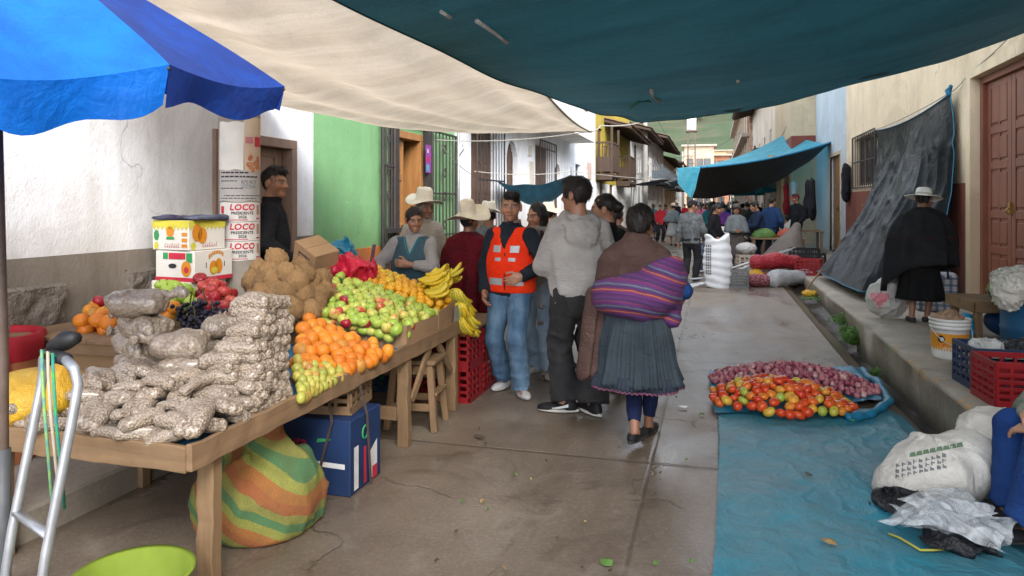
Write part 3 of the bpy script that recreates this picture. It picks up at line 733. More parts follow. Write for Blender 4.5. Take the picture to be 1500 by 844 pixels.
h = house('brick_house', X3, 64, 'bare brick house with concrete frame at the right end of the street')
ya, yb = 50.02, 86
hs = [(ya+2+i*4,ya+3.4+i*4,3.4+3*j,5.0+3*j,.3) for i in range(8) for j in range(2)]
m = MB(); facade(m, X3-.2, 1, ya, yb, 0, 9.2, hs); shell(m, X3-.2, 1, ya, yb, 0, 9.2, 6); m.build('wall', plaster('pale_brick', (.55,.4,.3), (.4,.3,.22), chips=(.38,.2,.13), chipt=.5), h)
for q in hs: back(h, X3-.2, 1, *q[:4], DARK, q[4])
m = MB()
for z in (3.0, 6.0, 9.0): m.box((X3-.7, ya, z), (X3-.21, yb, z+.22))
for i in range(9): m.box((X3-.32, ya+.5+i*4.2, 0), (X3-.2, ya+.8+i*4.2, 3)).box((X3-.32, ya+.5+i*4.2, 3.22), (X3-.2, ya+.8+i*4.2, 6)).box((X3-.32, ya+.5+i*4.2, 6.22), (X3-.2, ya+.8+i*4.2, 9))
m.build('concrete_frame', M('raw_concrete', (.42,.37,.3), None, 3), h); settle(h)
# little houses below the hill
for i, (u, D, z0, w, hh, col) in enumerate([(1042,105,0,5,8.5,BRICK),(1062,118,0,6,9,BEIGE),(1024,100,0,4,9.5,plaster('sand', (.55,.42,.3), (.4,.3,.2))),(1082,130,0,7,8,WH2),(1006,120,0,6,8,BRICK),(1100,150,0,9,12,BRICK),(1060,170,4,8,10,plaster('ochre', (.5,.36,.2), (.4,.3,.2)))]):
    p = PD(u, 298, D); lb = ['red brick house furthest down the street, left of centre', 'beige house below the hill at the street end', 'narrow sand coloured house below the hill by the water tank', 'small white house below the hill behind the turquoise tarpaulin', 'brick house under the hill above the left roofs', 'brick house under the hill beside the right roofs', 'ochre house higher up on the foot of the hill'][i]
    h = empty('small_house', (p.x, p.y, z0), label=lb, cat='house')
    m = MB(); m.box((-w/2, 0, -1), (w/2, 6, hh)); m.build('wall', col, h)
    MB().box((-w/2-.4,-.5,hh), (w/2+.4, 6.2, hh+.25)).build('roof', TILE if i % 2 else M('raw_concrete', (.42,.37,.3), None, 3), h)
    for kx in (-.28, .05, .3):
        for kz in (1.2, 4.2, 6.5):
            if kz+1.4 < hh:
                wd = MB().box((kx*w-.05*w-.35, -.04, kz), (kx*w+.35, -.01, kz+1.3)).build('window', DKWOOD, h)
                MB().add([(kx*w-.05*w-.28,-.045,kz+.08),(kx*w+.28,-.045,kz+.08),(kx*w+.28,-.045,kz+1.22),(kx*w-.05*w-.28,-.045,kz+1.22)], [(0,1,2,3)]).build('pane', GLASS, wd)
# water tank on a tower
p = PD(1013, 298, 62); t = empty('water_tank', (p.x, p.y, 0), label='white cylindrical water tank on a tall pole tower above the left roofs', cat='water tank')
MB().lathe([(.0,7.85),(.36,7.85),(.40,7.95),(.40,8.95),(.36,9.1),(.15,9.2),(0,9.21)], 20).build('tank', M('white_plastic', (.72,.73,.72), None, 2, .5, 0), t, True)
m = MB()
for sx in (-.6,.6):
    for sy in (-.6,.6): m.tube([(sx*.5,sy*.5,0),(sx*.5,sy*.5,7.75)], .05, 6)
for z in (5, 6.2): m.bar((-.3,-.3,z),(.3,-.3,z),.05).bar((-.3,-.3,z),(.3,-.3,z+1),.04)
m.box((-.5,-.5,7.74),(.5,.5,7.84)).build('tower', M('rust_steel', (.2,.15,.12), None, 5), t)
cy = YX(669, XL); o = MB().tube([(XL+.03,cy,.15),(XL+.03,cy,3.2)], .022, 8).tube([(XL+.03,cy,2.3),(XL+.12,cy,2.42),(XL+.1,cy,2.5)], .012, 6).build('conduit', GALV, smooth=True); tag(o, 'grey conduit pipe running up the wall between green and long white houses', 'pipe')
# street poles and wires
def pole(u, X, v_top, D=None, label='', r=.13):
    y = YX(u, X); t = empty('utility_pole', (X, y, .0), label=label, cat='pole')
    MB().lathe([(r*1.15,0),(r,3),(r*.8,7.5),(0,7.5)], 14).build('pole_shaft', M('pole_concrete', (.4,.38,.35), None, 4, .9), t, True)
    MB().bar((-.7,0,7.0),(.9,0,7.0),.09).bar((0,0,6.4),(1.1,0,6.9),.05).build('crossarm', M('grey_wood', (.2,.18,.16), None, 4), t)
    return t
pole(945, -3.35, 200, label='concrete utility pole before the caged balconies on the left pavement')
pole(1000, -3.4, 200, label='far concrete utility pole near the left end of the street', r=.12)
def wire(pts, sag, r, label, mat=None, name='wire', n=14):
    P = []
    for a, b in zip(pts, pts[1:]):
        a = Vector(a); b = Vector(b)
        for k in range(n+1):
            t = k/n; q = a.lerp(b, t); q.z -= sag*4*t*(1-t); P.append(q)
    m = MB().tube(P, r, 5); o = m.build(name, mat or ROPE); tag(o, label, 'rope' if name == 'rope' else 'wire'); return o
cab = M('black_cable', (.03,.03,.03), None, 5, .6, 0)
wire([(-3.35,YX(945,-3.35),7.0),(2.4,27,6.4)], .5, .012, 'dark cable crossing the street above the yellow house', cab)
wire([(-3.3,YX(945,-3.35),6.9),(-3.4,YX(1000,-3.4),7.0)], .4, .012, 'cable running between the two left utility poles', cab)
wire([(-3.4,YX(1000,-3.4),6.9),(2.4,60,7.5)], .6, .015, 'far cable crossing below the hill', cab)
# trees on the hill
def leafball(n, rx, rz, s, seed):
    g = np.random.default_rng(seed); V = []; F = []
    for i in range(n):
        d = g.normal(size=3); d /= np.linalg.norm(d); rr = g.uniform(.45, 1)**.5*(1+.25*math.sin(d[0]*5+seed)+.2*math.sin(d[2]*7))
        c = d*np.array([rx, rx, rz])*rr; a = g.normal(size=3); a /= np.linalg.norm(a); b = np.cross(a, g.normal(size=3)); b /= np.linalg.norm(b)
        k = s*g.uniform(.6, 1.3); q = len(V); V += [c-a*k, c+b*k*.55, c+a*k, c-b*k*.55]; F.append((q,q+1,q+2,q+3))
    return V, F
t = NT('hill_foliage'); c = t.mix(t.ramp(t.noise(.9, 3), [(.35, 0.0), (.65, 1.0)]), (.05,.075,.04), (.12,.15,.085)); c = t.mix(.1, c, (.22,.25,.24)); t.color(c); t.set(Roughness=.9); HF = t.m  # grey mixed into the leaf colour stands for distance haze
tr0 = None
for i in range(90):
    y = random.uniform(195, 340); u = random.uniform(985, 1120); p = PD(u, 298, y); x = p.x; y = p.y
    if tr0 is None:
        tr0 = empty('hillside_tree', (x, y, HZ(x,y)), label='dark green tree on the terraced hillside', cat='tree', group='trees on the hillside')
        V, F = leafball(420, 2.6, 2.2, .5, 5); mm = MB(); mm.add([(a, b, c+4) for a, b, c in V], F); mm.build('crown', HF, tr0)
        MB().tube([(0,0,-.5),(.1,0,1.6),(0,.1,4)], [.3,.2,.08], 6).build('trunk', DKWOOD, tr0); q = tr0
    else: q = dup(tr0, (x, y, HZ(x,y)))
    q.scale = (random.uniform(.5,1.15),)*3; q.rotation_euler = (0,0,random.uniform(0,6))
# ================================================================= people
def skin_mat():
    t = NT('skin'); a = t.n('ShaderNodeVertexColor', layer_name='Col')
    c = t.mix(t.ramp(t.noise(40, 4, .6), [(.4, 0.0), (.8, .22)]), a.outputs[0], (.3,.09,.05))
    t.color(c); t.set(Roughness=.48, Subsurface_Weight=.08, Subsurface_Scale=.01); t.bump(t.noise(160, 3), .12, .002); return t.m
SKIN = skin_mat()
def hair_mat(name, c):
    t = NT(name); g = t.noise(1, 3, .6, t.mapped((160,160,14)), .6)
    t.color(t.mix(t.ramp(g, [(.4, 0.0), (.75, 1.0)]), c, mul(c, 1.9))); t.set(Roughness=.5); t.b.inputs['Specular IOR Level'].default_value = .3; t.bump(g, .5, .006); return t.m
HAIR = hair_mat('dark_hair', (.012,.009,.008)); HAIRG = hair_mat('grey_hair', (.2,.19,.18))
def fabric(name, c, c2=None, weave=260, fold=.35, rough=.9, scale=5, spec=.15):
    if name in MATS: return MATS[name]
    t = NT(name); c2 = c2 or mul(c, .68)
    col = t.mix(t.ramp(t.noise(scale, 5, .6), [(.35, 0.0), (.7, 1.0)]), c, c2)
    col = t.mix(t.ramp(t.noise(weave, 2, .5), [(.4, 0.0), (.8, .35)]), col, mul(c, .45))
    t.color(col); t.set(Roughness=rough); t.b.inputs['Specular IOR Level'].default_value = spec
    t.bump(t.math('ADD', t.noise(1, 5, .62, t.mapped((11,11,26),(.5,.35,0)), 1.2), t.math('MULTIPLY', t.noise(weave, 2), .12)), min(1, fold*2), .022)
    MATS[name] = t.m; return t.m
def denim(name, c, c2):
    t = NT(name)
    col = t.mix(t.ramp(t.noise(5, 6, .65, t.mapped((1.5,1.5,.6))), [(.36, 0.0), (.66, 1.0)]), c, c2)
    col = t.mix(t.ramp(t.noise(300, 2), [(.4, 0.0), (.8, .4)]), col, mul(c, .5))
    t.color(col); t.set(Roughness=.9); t.bump(t.noise(16, 5, .6, None, .6), .45, .015); return t.m
def knit(name, c, c2, sc=60):
    t = NT(name); ck = t.n('ShaderNodeTexChecker'); ck.inputs['Scale'].default_value = sc; t.l(t.obj(), ck.inputs[0])
    ck.inputs[1].default_value = (*c, 1); ck.inputs[2].default_value = (*c2, 1)
    t.color(t.mix(t.ramp(t.noise(7, 5), [(.4, 0.0), (.75, .5)]), ck.outputs[0], mul(c2, .5))); t.set(Roughness=.95)
    t.bump(t.math('ADD', t.voro(70), t.noise(12, 4)), .4, .012); return t.m
def striped(name, stops, freq, base, axis=(0,0,1), bend=0.0, tilt=0.0):
    """woven stripes following the sag of the cloth (object space)"""
    t = NT(name); sx = t.n('ShaderNodeSeparateXYZ'); t.l(t.obj(), sx.inputs[0]); x, y, z = sx.outputs
    w = t.math('ADD', z, t.math('MULTIPLY', x, tilt)); w = t.math('SUBTRACT', w, t.math('MULTIPLY', t.math('MULTIPLY', x, x), bend))
    w = t.math('ADD', w, t.math('MULTIPLY', t.noise(9, 3), .02))
    f = t.math('FRACT', t.math('MULTIPLY', w, freq)); col = t.ramp(f, stops, 'CONSTANT')
    col = t.mix(t.ramp(t.noise(220, 2), [(.35, 0.0), (.75, .55)]), col, mul(base, .35))
    col = t.mix(t.ramp(t.noise(9, 5, .6), [(.45, 0.0), (.8, .5)]), col, mul(base, .4))
    t.color(col); t.set(Roughness=.92); t.bump(t.math('ADD', t.noise(14, 5, .6), t.math('MULTIPLY', t.noise(220, 2), .3)), .45, .015); return t.m
def rot(yaw=0, pitch=0, roll=0):
    return np.array(Euler((R(pitch), R(roll), R(yaw)), 'XYZ').to_matrix())
def ik(a, b, l1, l2, hint):
    a = np.asarray(a, float); b = np.asarray(b, float); d = b-a; L = np.linalg.norm(d); mx = (l1+l2)*.995
    if L > mx: b = a+d/L*mx; d = b-a; L = mx
    u = d/L; t = (l1*l1-l2*l2+L*L)/(2*L); hgt = math.sqrt(max(l1*l1-t*t, 1e-6))
    h = np.asarray(hint, float); h = h-u*(h @ u); h /= np.linalg.norm(h)+1e-9
    return a+u*t+h*hgt, b
class Fig:
    """a posed figure; faces -Y, its left is +X; all lengths in metres scaled by the height"""
    def __init__(s, H=1.65, lean=0, slean=0, tw=0, hyaw=0, hpitch=0, hroll=0, lw=(.27,-.03,.80), rw=(-.27,-.03,.80), lh=(.4,.5,0), rh=(-.4,.5,0),
                 lf=(.1,0,.07), rf=(-.1,0,.07), lk=(.15,-1,0), rk=(-.15,-1,0), pelvis=(0,0,.9), ftyaw=(12,-12), bulk=1.0, skin=(.36,.18,.105), seed=0,
                 lcurl=.5, rcurl=.5, lpalm=(-1,0,0), rpalm=(1,0,0), smile=0, age=0, stub=0):
        k = s.k = H/1.7; s.H = H; s.skin = np.array(skin); s.seed = seed; s.bulk = bulk; s.smile = smile; s.age = age; s.stub = stub
        s.pel = np.array(pelvis)*k; s.RT = rot(tw, lean, slean)          # positive lean = forward (towards -Y)
        T = lambda p: s.pel+s.RT @ (np.array(p)*k)
        s.T = T; s.neck = T((0,.01,.53)); s.RH = rot(tw+hyaw, hpitch, hroll)
        s.hk = k*1.07; s.hc = s.neck+s.RH @ (np.array((0,-.017,.134))*k)+s.RT @ (np.array((0,-.01,0))*k)
        s.sh = {1: T((.160*(.6+.4*bulk),.0,.425)), -1: T((-.160*(.6+.4*bulk),.0,.425))}
        s.el = {}; s.wr = {}
        for sd, w, h in ((1, lw, lh), (-1, rw, rh)):
            s.el[sd], s.wr[sd] = ik(s.sh[sd], np.array(w)*k, .285*k, .25*k, h)
        s.hip = {1: s.pel+s.RT @ (np.array((.09,0,-.02))*k), -1: s.pel+s.RT @ (np.array((-.09,0,-.02))*k)}
        s.kn = {}; s.an = {}
        for sd, f, h in ((1, lf, lk), (-1, rf, rk)): s.kn[sd], s.an[sd] = ik(s.hip[sd], np.array(f)*k, .43*k, .42*k, h)
        s.ft = {1: R(ftyaw[0]), -1: R(ftyaw[1])}; s.curl = {1: lcurl, -1: rcurl}; s.palm = {1: np.array(lpalm, float), -1: np.array(rpalm, float)}
    # ---- skin
    def head(s, P):
        q = (P-s.hc) @ s.RH/s.hk; m = q.copy(); m[:, 0] = np.abs(m[:, 0])
        d = sd_ell(q, (0,.014,.03), (.073,.092,.09))
        d = smin(d, sd_ell(q, (0,-.028,-.03), (.057,.063,.08)), .035)
        d = smin(d, sd_ell(q, (0,-.072,-.084), (.026,.02,.018)), .03)
        d = smin(d, sd_ell(m, (.04,-.058,-.022), (.024,.024,.022)), .025)
        d = smin(d, sd_cone(m, (.0,-.083,.03), (.04,-.07,.028), .011, .010), .016)
        d = smax(d, -sd_ell(m, (.031,-.104,.008), (.018,.02,.013)), .014)
        d = smin(d, sd_ell(m, (.031,-.071,.008), (.0145,.0135,.0135)), .004)
        d = smin(d, sd_cone(q, (0,-.088,.016), (0,-.108,-.022), .008, .0125), .014)
        d = smin(d, sd_ell(m, (.013,-.098,-.025), (.010,.012,.009)), .008)
        up = .006*s.smile
        d = smin(d, sd_cone(m, (0,-.092,-.052), (.024,-.079,-.055+up*1.6), .0075, .004), .006)
        d = smin(d, sd_cone(m, (0,-.090,-.0635), (.02,-.079,-.058+up*1.6), .0078, .004), .006)
        d = smax(d, -sd_cone(m, (0,-.104,-.0575), (.023,-.092,-.0565+up*1.6), .0042+.002*s.smile, .002), .004)
        d = smin(d, smax(sd_ell(m, (.077,.012,-.003), (.011,.021,.033)), -sd_ell(m, (.088,.006,-.002), (.006,.011,.02)), .006), .008)
        d = smin(d*s.hk, sd_cone(P, s.hc+s.RH @ np.array((0,.02,-.055))*s.k, s.neck-s.RT @ np.array((0,-.0,.02))*s.k, .052*s.k, .062*s.k), .02)
        return d
    def hand(s, P, sd):
        k = s.k; w = s.wr[sd]; d = w-s.el[sd]; d /= np.linalg.norm(d); n = s.palm[sd]-d*(s.palm[sd] @ d); n /= np.linalg.norm(n)
        side = np.cross(n, d)*sd; c = s.curl[sd]           # side = towards the thumb
        A = np.stack([side, d, n], 1); q = (P-w) @ A/k
        r = sd_rbox(q, (0,.05,0), (.04,.047,.0145), .013); r = smin(r, sd_cone(q, (0,-.03,0), (0,.02,0), .027, .026), .02)
        for i, (x, L) in enumerate(((.031,.072),(.0105,.08),(-.0105,.074),(-.030,.058))):
            a = np.array((x,.09-.004*abs(i-1.3),0.0)); ang = c*.9; l1, l2, l3 = L*.45, L*.32, L*.25; sp = (x*.9)
            b = a+l1*np.array((sp*1.2, math.cos(ang), math.sin(ang))); e = b+l2*np.array((sp*.5, math.cos(ang*2.2), math.sin(ang*2.2))); f = e+l3*np.array((0, math.cos(ang*3), math.sin(ang*3)))
            fd = np.minimum(np.minimum(sd_cone(q, a, b, .0098, .009), sd_cone(q, b, e, .0092, .0083)), sd_cone(q, e, f, .0083, .007)); r = smin(r, fd, .006)
        a = np.array((.03,.03,.004)); b = a+np.array((.03,.03,.012)); e = b+np.array((.012*(1-c),.034,.012+.012*c))
        r = smin(r, smin(sd_cone(q, a, b, .016, .0115), sd_cone(q, b, e, .0112, .0085), .004), .01)
        return r*k
    def body(s, P):
        k = s.k; q = (P-s.pel) @ s.RT/k; f = q.copy(); f[:, 1] /= .52; b = .74+.12*s.bulk
        d = smin(sd_cone(f, (0,0,0), (0,0,.22), .14*b, .125*b), sd_cone(f, (0,0,.24), (0,0,.40), .14*b, .14*b), .06)
        d = smin(d, sd_cone(f, (-.11,0,.42), (.11,0,.42), .055, .055), .07)*k*.75
        for sd in (1,-1):
            d = smin(d, sd_cone(P, s.sh[sd], s.el[sd], .052*k, .041*k), .03); d = smin(d, sd_cone(P, s.el[sd], s.wr[sd], .041*k, .027*k), .012)
            d = smin(d, sd_cone(P, s.hip[sd], s.kn[sd], .085*k, .053*k), .04)
            kn, an = s.kn[sd], s.an[sd]; ca = kn+(an-kn)*.3; back_ = np.array((0,.012,0))*k
            d = smin(d, sd_cone(P, kn, ca+back_, .05*k, .055*k), .02); d = smin(d, sd_cone(P, ca+back_, an, .054*k, .034*k), .02)
            d = smin(d, sd_cone(P, an-np.array((0,0,.03))*k, an+np.array((-math.sin(-s.ft[sd])*.1,-math.cos(s.ft[sd])*.14,-.042))*k, .036*k, .026*k), .02)
            m_ = np.linalg.norm(P-s.wr[sd], axis=1) < .3*k
            if m_.any(): d[m_] = smin(d[m_], s.hand(P[m_], sd), .012)
        m_ = np.linalg.norm(P-s.hc, axis=1) < .34*k
        if m_.any(): d[m_] = smin(d[m_], s.head(P[m_]), .02)
        return d
    def skin_cols(s, V):
        q = (V-s.hc) @ s.RH/s.hk; m = q.copy(); m[:, 0] = np.abs(m[:, 0]); sk = s.skin
        C = np.tile(sk, (len(V), 1)); g = Waves(60, 10, s.seed)(V)[:, None]*.05+1; C *= g
        inh = (np.abs(q) < .13).all(1)
        def paint(mask, col, a=1.0): C[mask] = C[mask]*(1-a)+np.array(col)*a
        ck = inh & (np.linalg.norm((m-np.array((.042,-.07,-.022)))/np.array((.028,.04,.024)), axis=1) < 1); paint(ck, sk*np.array((1.12,.86,.8)), .7)
        up = .0096*s.smile
        lip = inh & (q[:, 1] < -.07) & (m[:, 0] < .026) & (np.abs(q[:, 2]-(-.0575+up*(m[:, 0]/.024)**2)) < .0115-.006*(m[:, 0]/.026)); paint(lip, sk*np.array((.95,.55,.5)), .8)
        if s.smile > .6:
            te = inh & (q[:, 1] < -.075) & (m[:, 0] < .019) & (np.abs(q[:, 2]+.0575-up*(m[:, 0]/.024)**2) < .0042); paint(te, (.7,.66,.6), .8)
        mo = inh & (q[:, 1] < -.075) & (m[:, 0] < .024) & (np.abs(q[:, 2]+.0575-up*(m[:, 0]/.024)**2) < .0022); paint(mo, (.07,.025,.02), .8 if s.smile < .6 else .2)
        so = inh & (q[:, 1] < -.05) & (((m[:, 0]-.031)/.022)**2+((q[:, 2]-.009)/.015)**2 < 1); paint(so, sk*.55, .6)
        ey = inh & (q[:, 1] < -.055) & (((m[:, 0]-.031)/.0145)**2+((q[:, 2]-.007)/.0056)**2 < 1); paint(ey, (.36,.32,.29), .8)
        ir = inh & (q[:, 1] < -.055) & (((m[:, 0]-.031)/.0065)**2+((q[:, 2]-.007)/.0068)**2 < 1); paint(ir, (.015,.009,.006), .95)
        br = inh & (q[:, 1] < -.045) & (m[:, 0] > .010) & (m[:, 0] < .052) & (np.abs(q[:, 2]-(.029-((m[:, 0]-.03)/.03)**2*.006)) < .0052); paint(br, (.02,.014,.011), .75)
        if s.stub:
            sb = inh & (q[:, 1] < -.02) & (q[:, 2] < -.035); paint(sb, (.1,.08,.07), s.stub)
        if s.age:
            w = np.abs(np.sin(q[:, 2]*260+q[:, 0]*60)) ** 8; a = (inh & (q[:, 1] < -.03)); C[a] *= (1-.35*s.age*w[a])[:, None]
        return np.clip(C, 0, 1)
    def build_body(s, parent, h=.016, hf=.0055, hands=(1,-1), fine=True):
        def bx(pts, r): pts = np.array(pts); return pts.min(0)-r, pts.max(0)+r
        lo, hi = bx([s.pel, s.hc, *s.el.values(), *s.wr.values(), *s.kn.values(), *s.an.values()], .24*s.k)
        V, F = nets(s.body, lo, hi, h); V = relax(V, F, 1)
        boxes = []
        if fine:
            boxes.append((s.hc-np.array((.125,.14,.135))*s.k, s.hc+np.array((.125,.14,.15))*s.k, s.head))
            for sd in hands:
                d = s.wr[sd]-s.el[sd]; d /= np.linalg.norm(d); c = s.wr[sd]+d*.085*s.k; boxes.append((c-.125*s.k, c+.125*s.k, None))
            VV = [V]; FF = []; n = len(V)
            cen = V[F].mean(1); keep = np.ones(len(F), bool)
            for lo, hi, fn in boxes: keep &= ~(((cen > lo+h*.6) & (cen < hi-h*.6)).all(1))
            FF.append(F[keep])
            for lo, hi, fn in boxes:
                v, f = nets(fn and (lambda P: smin(fn(P), 9*np.ones(len(P)), 0)) or s.body, lo-.002, hi+.002, hf if fn else hf*.9)
                v = relax(v, f, 1, .35); VV.append(v); FF.append(f+n); n += len(v)
            V = np.concatenate(VV); F = np.concatenate(FF)
        me = pymesh('body', V, F, True, cols=s.skin_cols(V)); return link('body', me, SKIN, parent)
    # ---- clothes
    def fold(s, seed, f=1.0, vert=False):
        an = (1.7,1.7,.5) if vert else (.8,.8,1.5)
        a = Waves(17*f, 6, seed, an); b = Waves(40*f, 8, seed+1, an); c_ = Waves(7, 6, seed+2)
        def w(P):
            x = a(P); y = b(P); return np.exp(-(x/.36)**2)*np.clip(.7+.7*c_(P), 0, 2)+.4*np.exp(-(y/.3)**2)-.4
        return w
    def top(s, parent, name, mat, th=.018, hem=-.1, loose=0.0, sleeve=1.0, h=.0135, wr=.007, hood=0, collar=0, rib=0, seed=1, vest=False, neckz=.53, sleeves=(1,-1), flare=0, sm=1, vneck=0, hole=(.055,.066)):
        k = s.k; w = s.fold(seed, 1, True); b = .8+.2*s.bulk
        def fn(P):
            q = (P-s.pel) @ s.RT/k; f = q.copy(); f[:, 1] /= .68
            r1 = .145*b+th+loose+flare
            d = smin(sd_cone(f, (0,0,hem-.1), (0,0,.18), r1, .137*b+th+loose*1.25), sd_cone(f, (0,0,.2), (0,.01,.33), .14*b+th+loose*.8, .15*b+th), .07)
            m_ = f.copy(); m_[:, 0] = np.abs(m_[:, 0]); sx = .140*(.6+.4*s.bulk)
            d = smin(d, sd_cone(m_, (0,.015,.435), (sx,0,.415), .075+th, .056+th), .05)
            d = smin(d, sd_cone(f, (0,.01,.43), (0,.01,neckz+.03), .088+th*.7, .062+th*.5), .05)*k*.8
            if rib: d = d+.016*np.clip((hem+.07-q[:, 2])/.03, 0, 1)
            d = smax(d, -(q[:, 2]-hem)*k, .012)
            if not vest:
                for sd in sleeves:
                    e = s.el[sd]; wv = s.el[sd]+(s.wr[sd]-s.el[sd])*sleeve
                    a = sd_cone(P, s.sh[sd], e, (.052+th)*k, (.043+th)*k); a = smin(a, sd_cone(P, e, wv, (.046+th)*k, (.031+th*.8)*k), .02)
                    dd = wv-e; dd /= np.linalg.norm(dd); a = smax(a, (P-wv) @ dd, .008); d = smin(d, a, .03)
            else:
                for sd in (1,-1): d = smax(d, -sd_cone(P, s.sh[sd]+s.RT @ np.array((sd*hole[0],0,.03))*k, s.sh[sd]+s.RT @ np.array((sd*(hole[0]-.005),0,-.12))*k, hole[1]*k, (hole[1]-.011)*k), .015)
            d = smax(d, (q[:, 2]-neckz)*k, .012)
            if vneck: d = np.where(q[:, 1] < .02, smax(d, -(np.abs(q[:, 0])-(q[:, 2]-vneck)*.36), .008), d)
            if hood:
                d = smin(d, sd_ell(q, (0,.118,.385), (.125,.055,.115))*k, .012); rg = np.sqrt((np.sqrt((q[:, 0]/1.05)**2+(q[:, 1]-.03)**2)-.108)**2+(q[:, 2]-.485+.5*(q[:, 1]-.03))**2)-.036; d = smin(d, rg*k, .010)
            if collar:
                cz = neckz; ring = np.sqrt(q[:, 0]**2+((q[:, 1]-.005)/.95)**2); d = smin(d, (smax(np.abs(ring-.068)-.014, np.abs(q[:, 2]-(cz+collar*.4))-collar*.6, .012))*k, .02)
            return d-wr*w(P)*(1+.6*np.clip((.25-q[:, 2]), 0, .4))
        pts = np.array([s.pel+s.RT @ np.array((0,0,hem))*k, s.neck, *s.el.values(), *s.wr.values(), *s.sh.values()]) if not vest else np.array([s.pel+s.RT @ np.array((0,0,hem))*k, s.neck, *s.sh.values()])
        return sdf_obj(name, fn, pts.min(0)-.24*k, pts.max(0)+.2*k, h, mat, parent, sm)
    def trousers(s, parent, name, mat, th=.02, h=.014, flare=0.0, wr=.008, top=.08, seed=5, length=1.0, sm=1, sit=False):
        k = s.k; w = s.fold(seed, 1.1); b = .8+.2*s.bulk
        def fn(P):
            q = (P-s.pel) @ s.RT/k; f = q.copy(); f[:, 1] /= .74
            d = sd_cone(f, (0,0,top), (0,.01,-.05), .135*b+th, .145*b+th)*k*.8
            for sd in (1,-1):
                an = s.kn[sd]+(s.an[sd]-s.kn[sd])*length
                l = sd_cone(P, s.hip[sd], s.kn[sd], (.088+th)*k, (.056+th)*k); l = smin(l, sd_cone(P, s.kn[sd], an, (.056+th)*k, (.043+th+flare)*k), .02); ca = s.kn[sd]+(s.an[sd]-s.kn[sd])*.3+np.array((0,.012,0))*k; l = smin(l, sd_cone(P, s.kn[sd]+(ca-s.kn[sd])*.4, ca+(an-ca)*.6, (.054+th)*k, (.05+th)*k), .02)
                dd = an-s.kn[sd]; dd /= np.linalg.norm(dd); l = smax(l, (P-an) @ dd-.0*k, .008); d = smin(d, l, .025)
            d = d if sit else smax(d, (q[:, 2]-top)*k, .01)
            low = np.clip((.25-P[:, 2])/.25, 0, 1)
            return d-wr*w(P)*(1+1.2*low)
        pts = np.array([s.pel, *s.kn.values(), *s.an.values(), *s.hip.values()])
        return sdf_obj(name, fn, pts.min(0)-.2*k, pts.max(0)+.2*k, h, mat, parent, sm)
    def shoes(s, parent, mat, sole=None, name='shoe', h=.008, low=False, size=1.0):
        k = s.k*size
        for sd in (1,-1):
            a = s.an[sd]; y = s.ft[sd]; d = np.array((math.sin(y), -math.cos(y), 0)); A = np.stack([np.array((math.cos(y), math.sin(y), 0)), -d, np.array((0,0,1))], 1)
            o = np.array((a[0], a[1], a[2]-.07*s.k))
            def fn(P):
                q = (P-o) @ A/k; hh = .052 if low else .075
                f = smin(sd_ell(q, (0,.03,.03), (.04,.06,hh)), sd_ell(q, (0,-.09,.018), (.046,.105,.042)), .04)
                f = smax(f, -(q[:, 2]-.012), .004); 
                if low: f = smax(f, -sd_ell(q, (0,.0,.085), (.033,.075,.05)), .01)
                return f*k
            def sl(P):
                q = (P-o) @ A/k; x = q.copy(); x[:, 1] += .04; wv = .044+.006*np.cos((x[:, 1]+.05)*14)
                e = np.sqrt((x[:, 0]/wv)**2+(x[:, 1]/.142)**2)
                return smax((e-1)*.044, np.abs(q[:, 2]-.011)-.011, .004)*k
            c = o+A @ np.array((0,-.05,.03))*k
            sh = sdf_obj(name, fn, c-np.array((.17,.19,.05))*k, c+np.array((.17,.19,.09))*k, h, mat, parent)
            if sole: sdf_obj('sole', sl, c-np.array((.17,.19,.05))*k, c+np.array((.17,.19,.03))*k, h*.8, sole, sh)
    def hair(s, parent, style='short', mat=None, h=.0075, vol=0.0, length=.4):
        k = s.hk; n0 = Waves(75, 10, s.seed+9); n1 = Waves(70, 12, s.seed+3, (1,1,.4)); n2 = Waves(160, 12, s.seed+4, (1,1,.5))
        def fn(P):
            q = (P-s.hc) @ s.RH/k; m = q.copy(); m[:, 0] = np.abs(m[:, 0])
            d = sd_ell(q, (0,.018,.036), (.081+vol,.096+vol,.096+vol))
            if style == 'short':
                d = smin(d, sd_ell(q, (.01,-.035,.100), (.06,.052,.028)), .02)
                d = smax(d, -(q[:, 2]+.035-.25*q[:, 1]*0-np.where(q[:, 1] > .03, -.03, .03*0+.02)), .012)
            d = smax(d, -(sd_ell(q, (0,-.125,-.028), (.072,.098,.114))+.006*n0(q)), .006)
            d = smax(d, -sd_ell(m, (.088,.004,-.004), (.02,.026,.036)), .008)
            if style in ('pony', 'bun'):
                d = smax(d, -(q[:, 2]+.05-q[:, 1]*.2), .01)
                d = smin(d, sd_ell(q, (0,.115,.01), (.04,.038,.045)), .02)
                if style == 'pony': d = smin(d, sd_cone(q, (0,.12,.0), (0,.12,-length*.7), .034, .018), .02)
            if style == 'long':
                d = smin(d, sd_cone(m, (.045,.03,.0), (.055,.055,-length), .048, .035), .03); d = smin(d, sd_cone(m, (.0,.06,.0), (.02,.085,-length), .045, .035), .03)
                d = smin(d, sd_cone(m, (.072,-.02,.02), (.078,-.03,-length*.6), .016, .02), .025)
            if style == 'under': d = smax(d, (q[:, 2]-.045), .01)
            return d*k+.0045*n1(q)+.0025*n2(q)+(.004*Waves(28, 8, s.seed+6)(q) if style == 'short' else 0)
        ext = length+.1 if style in ('long', 'pony') else .17
        V, F = nets(fn, s.hc-np.array((.17,.2,ext))*k, s.hc+np.array((.17,.2,.16))*k, h); V = relax(V, F, 2)
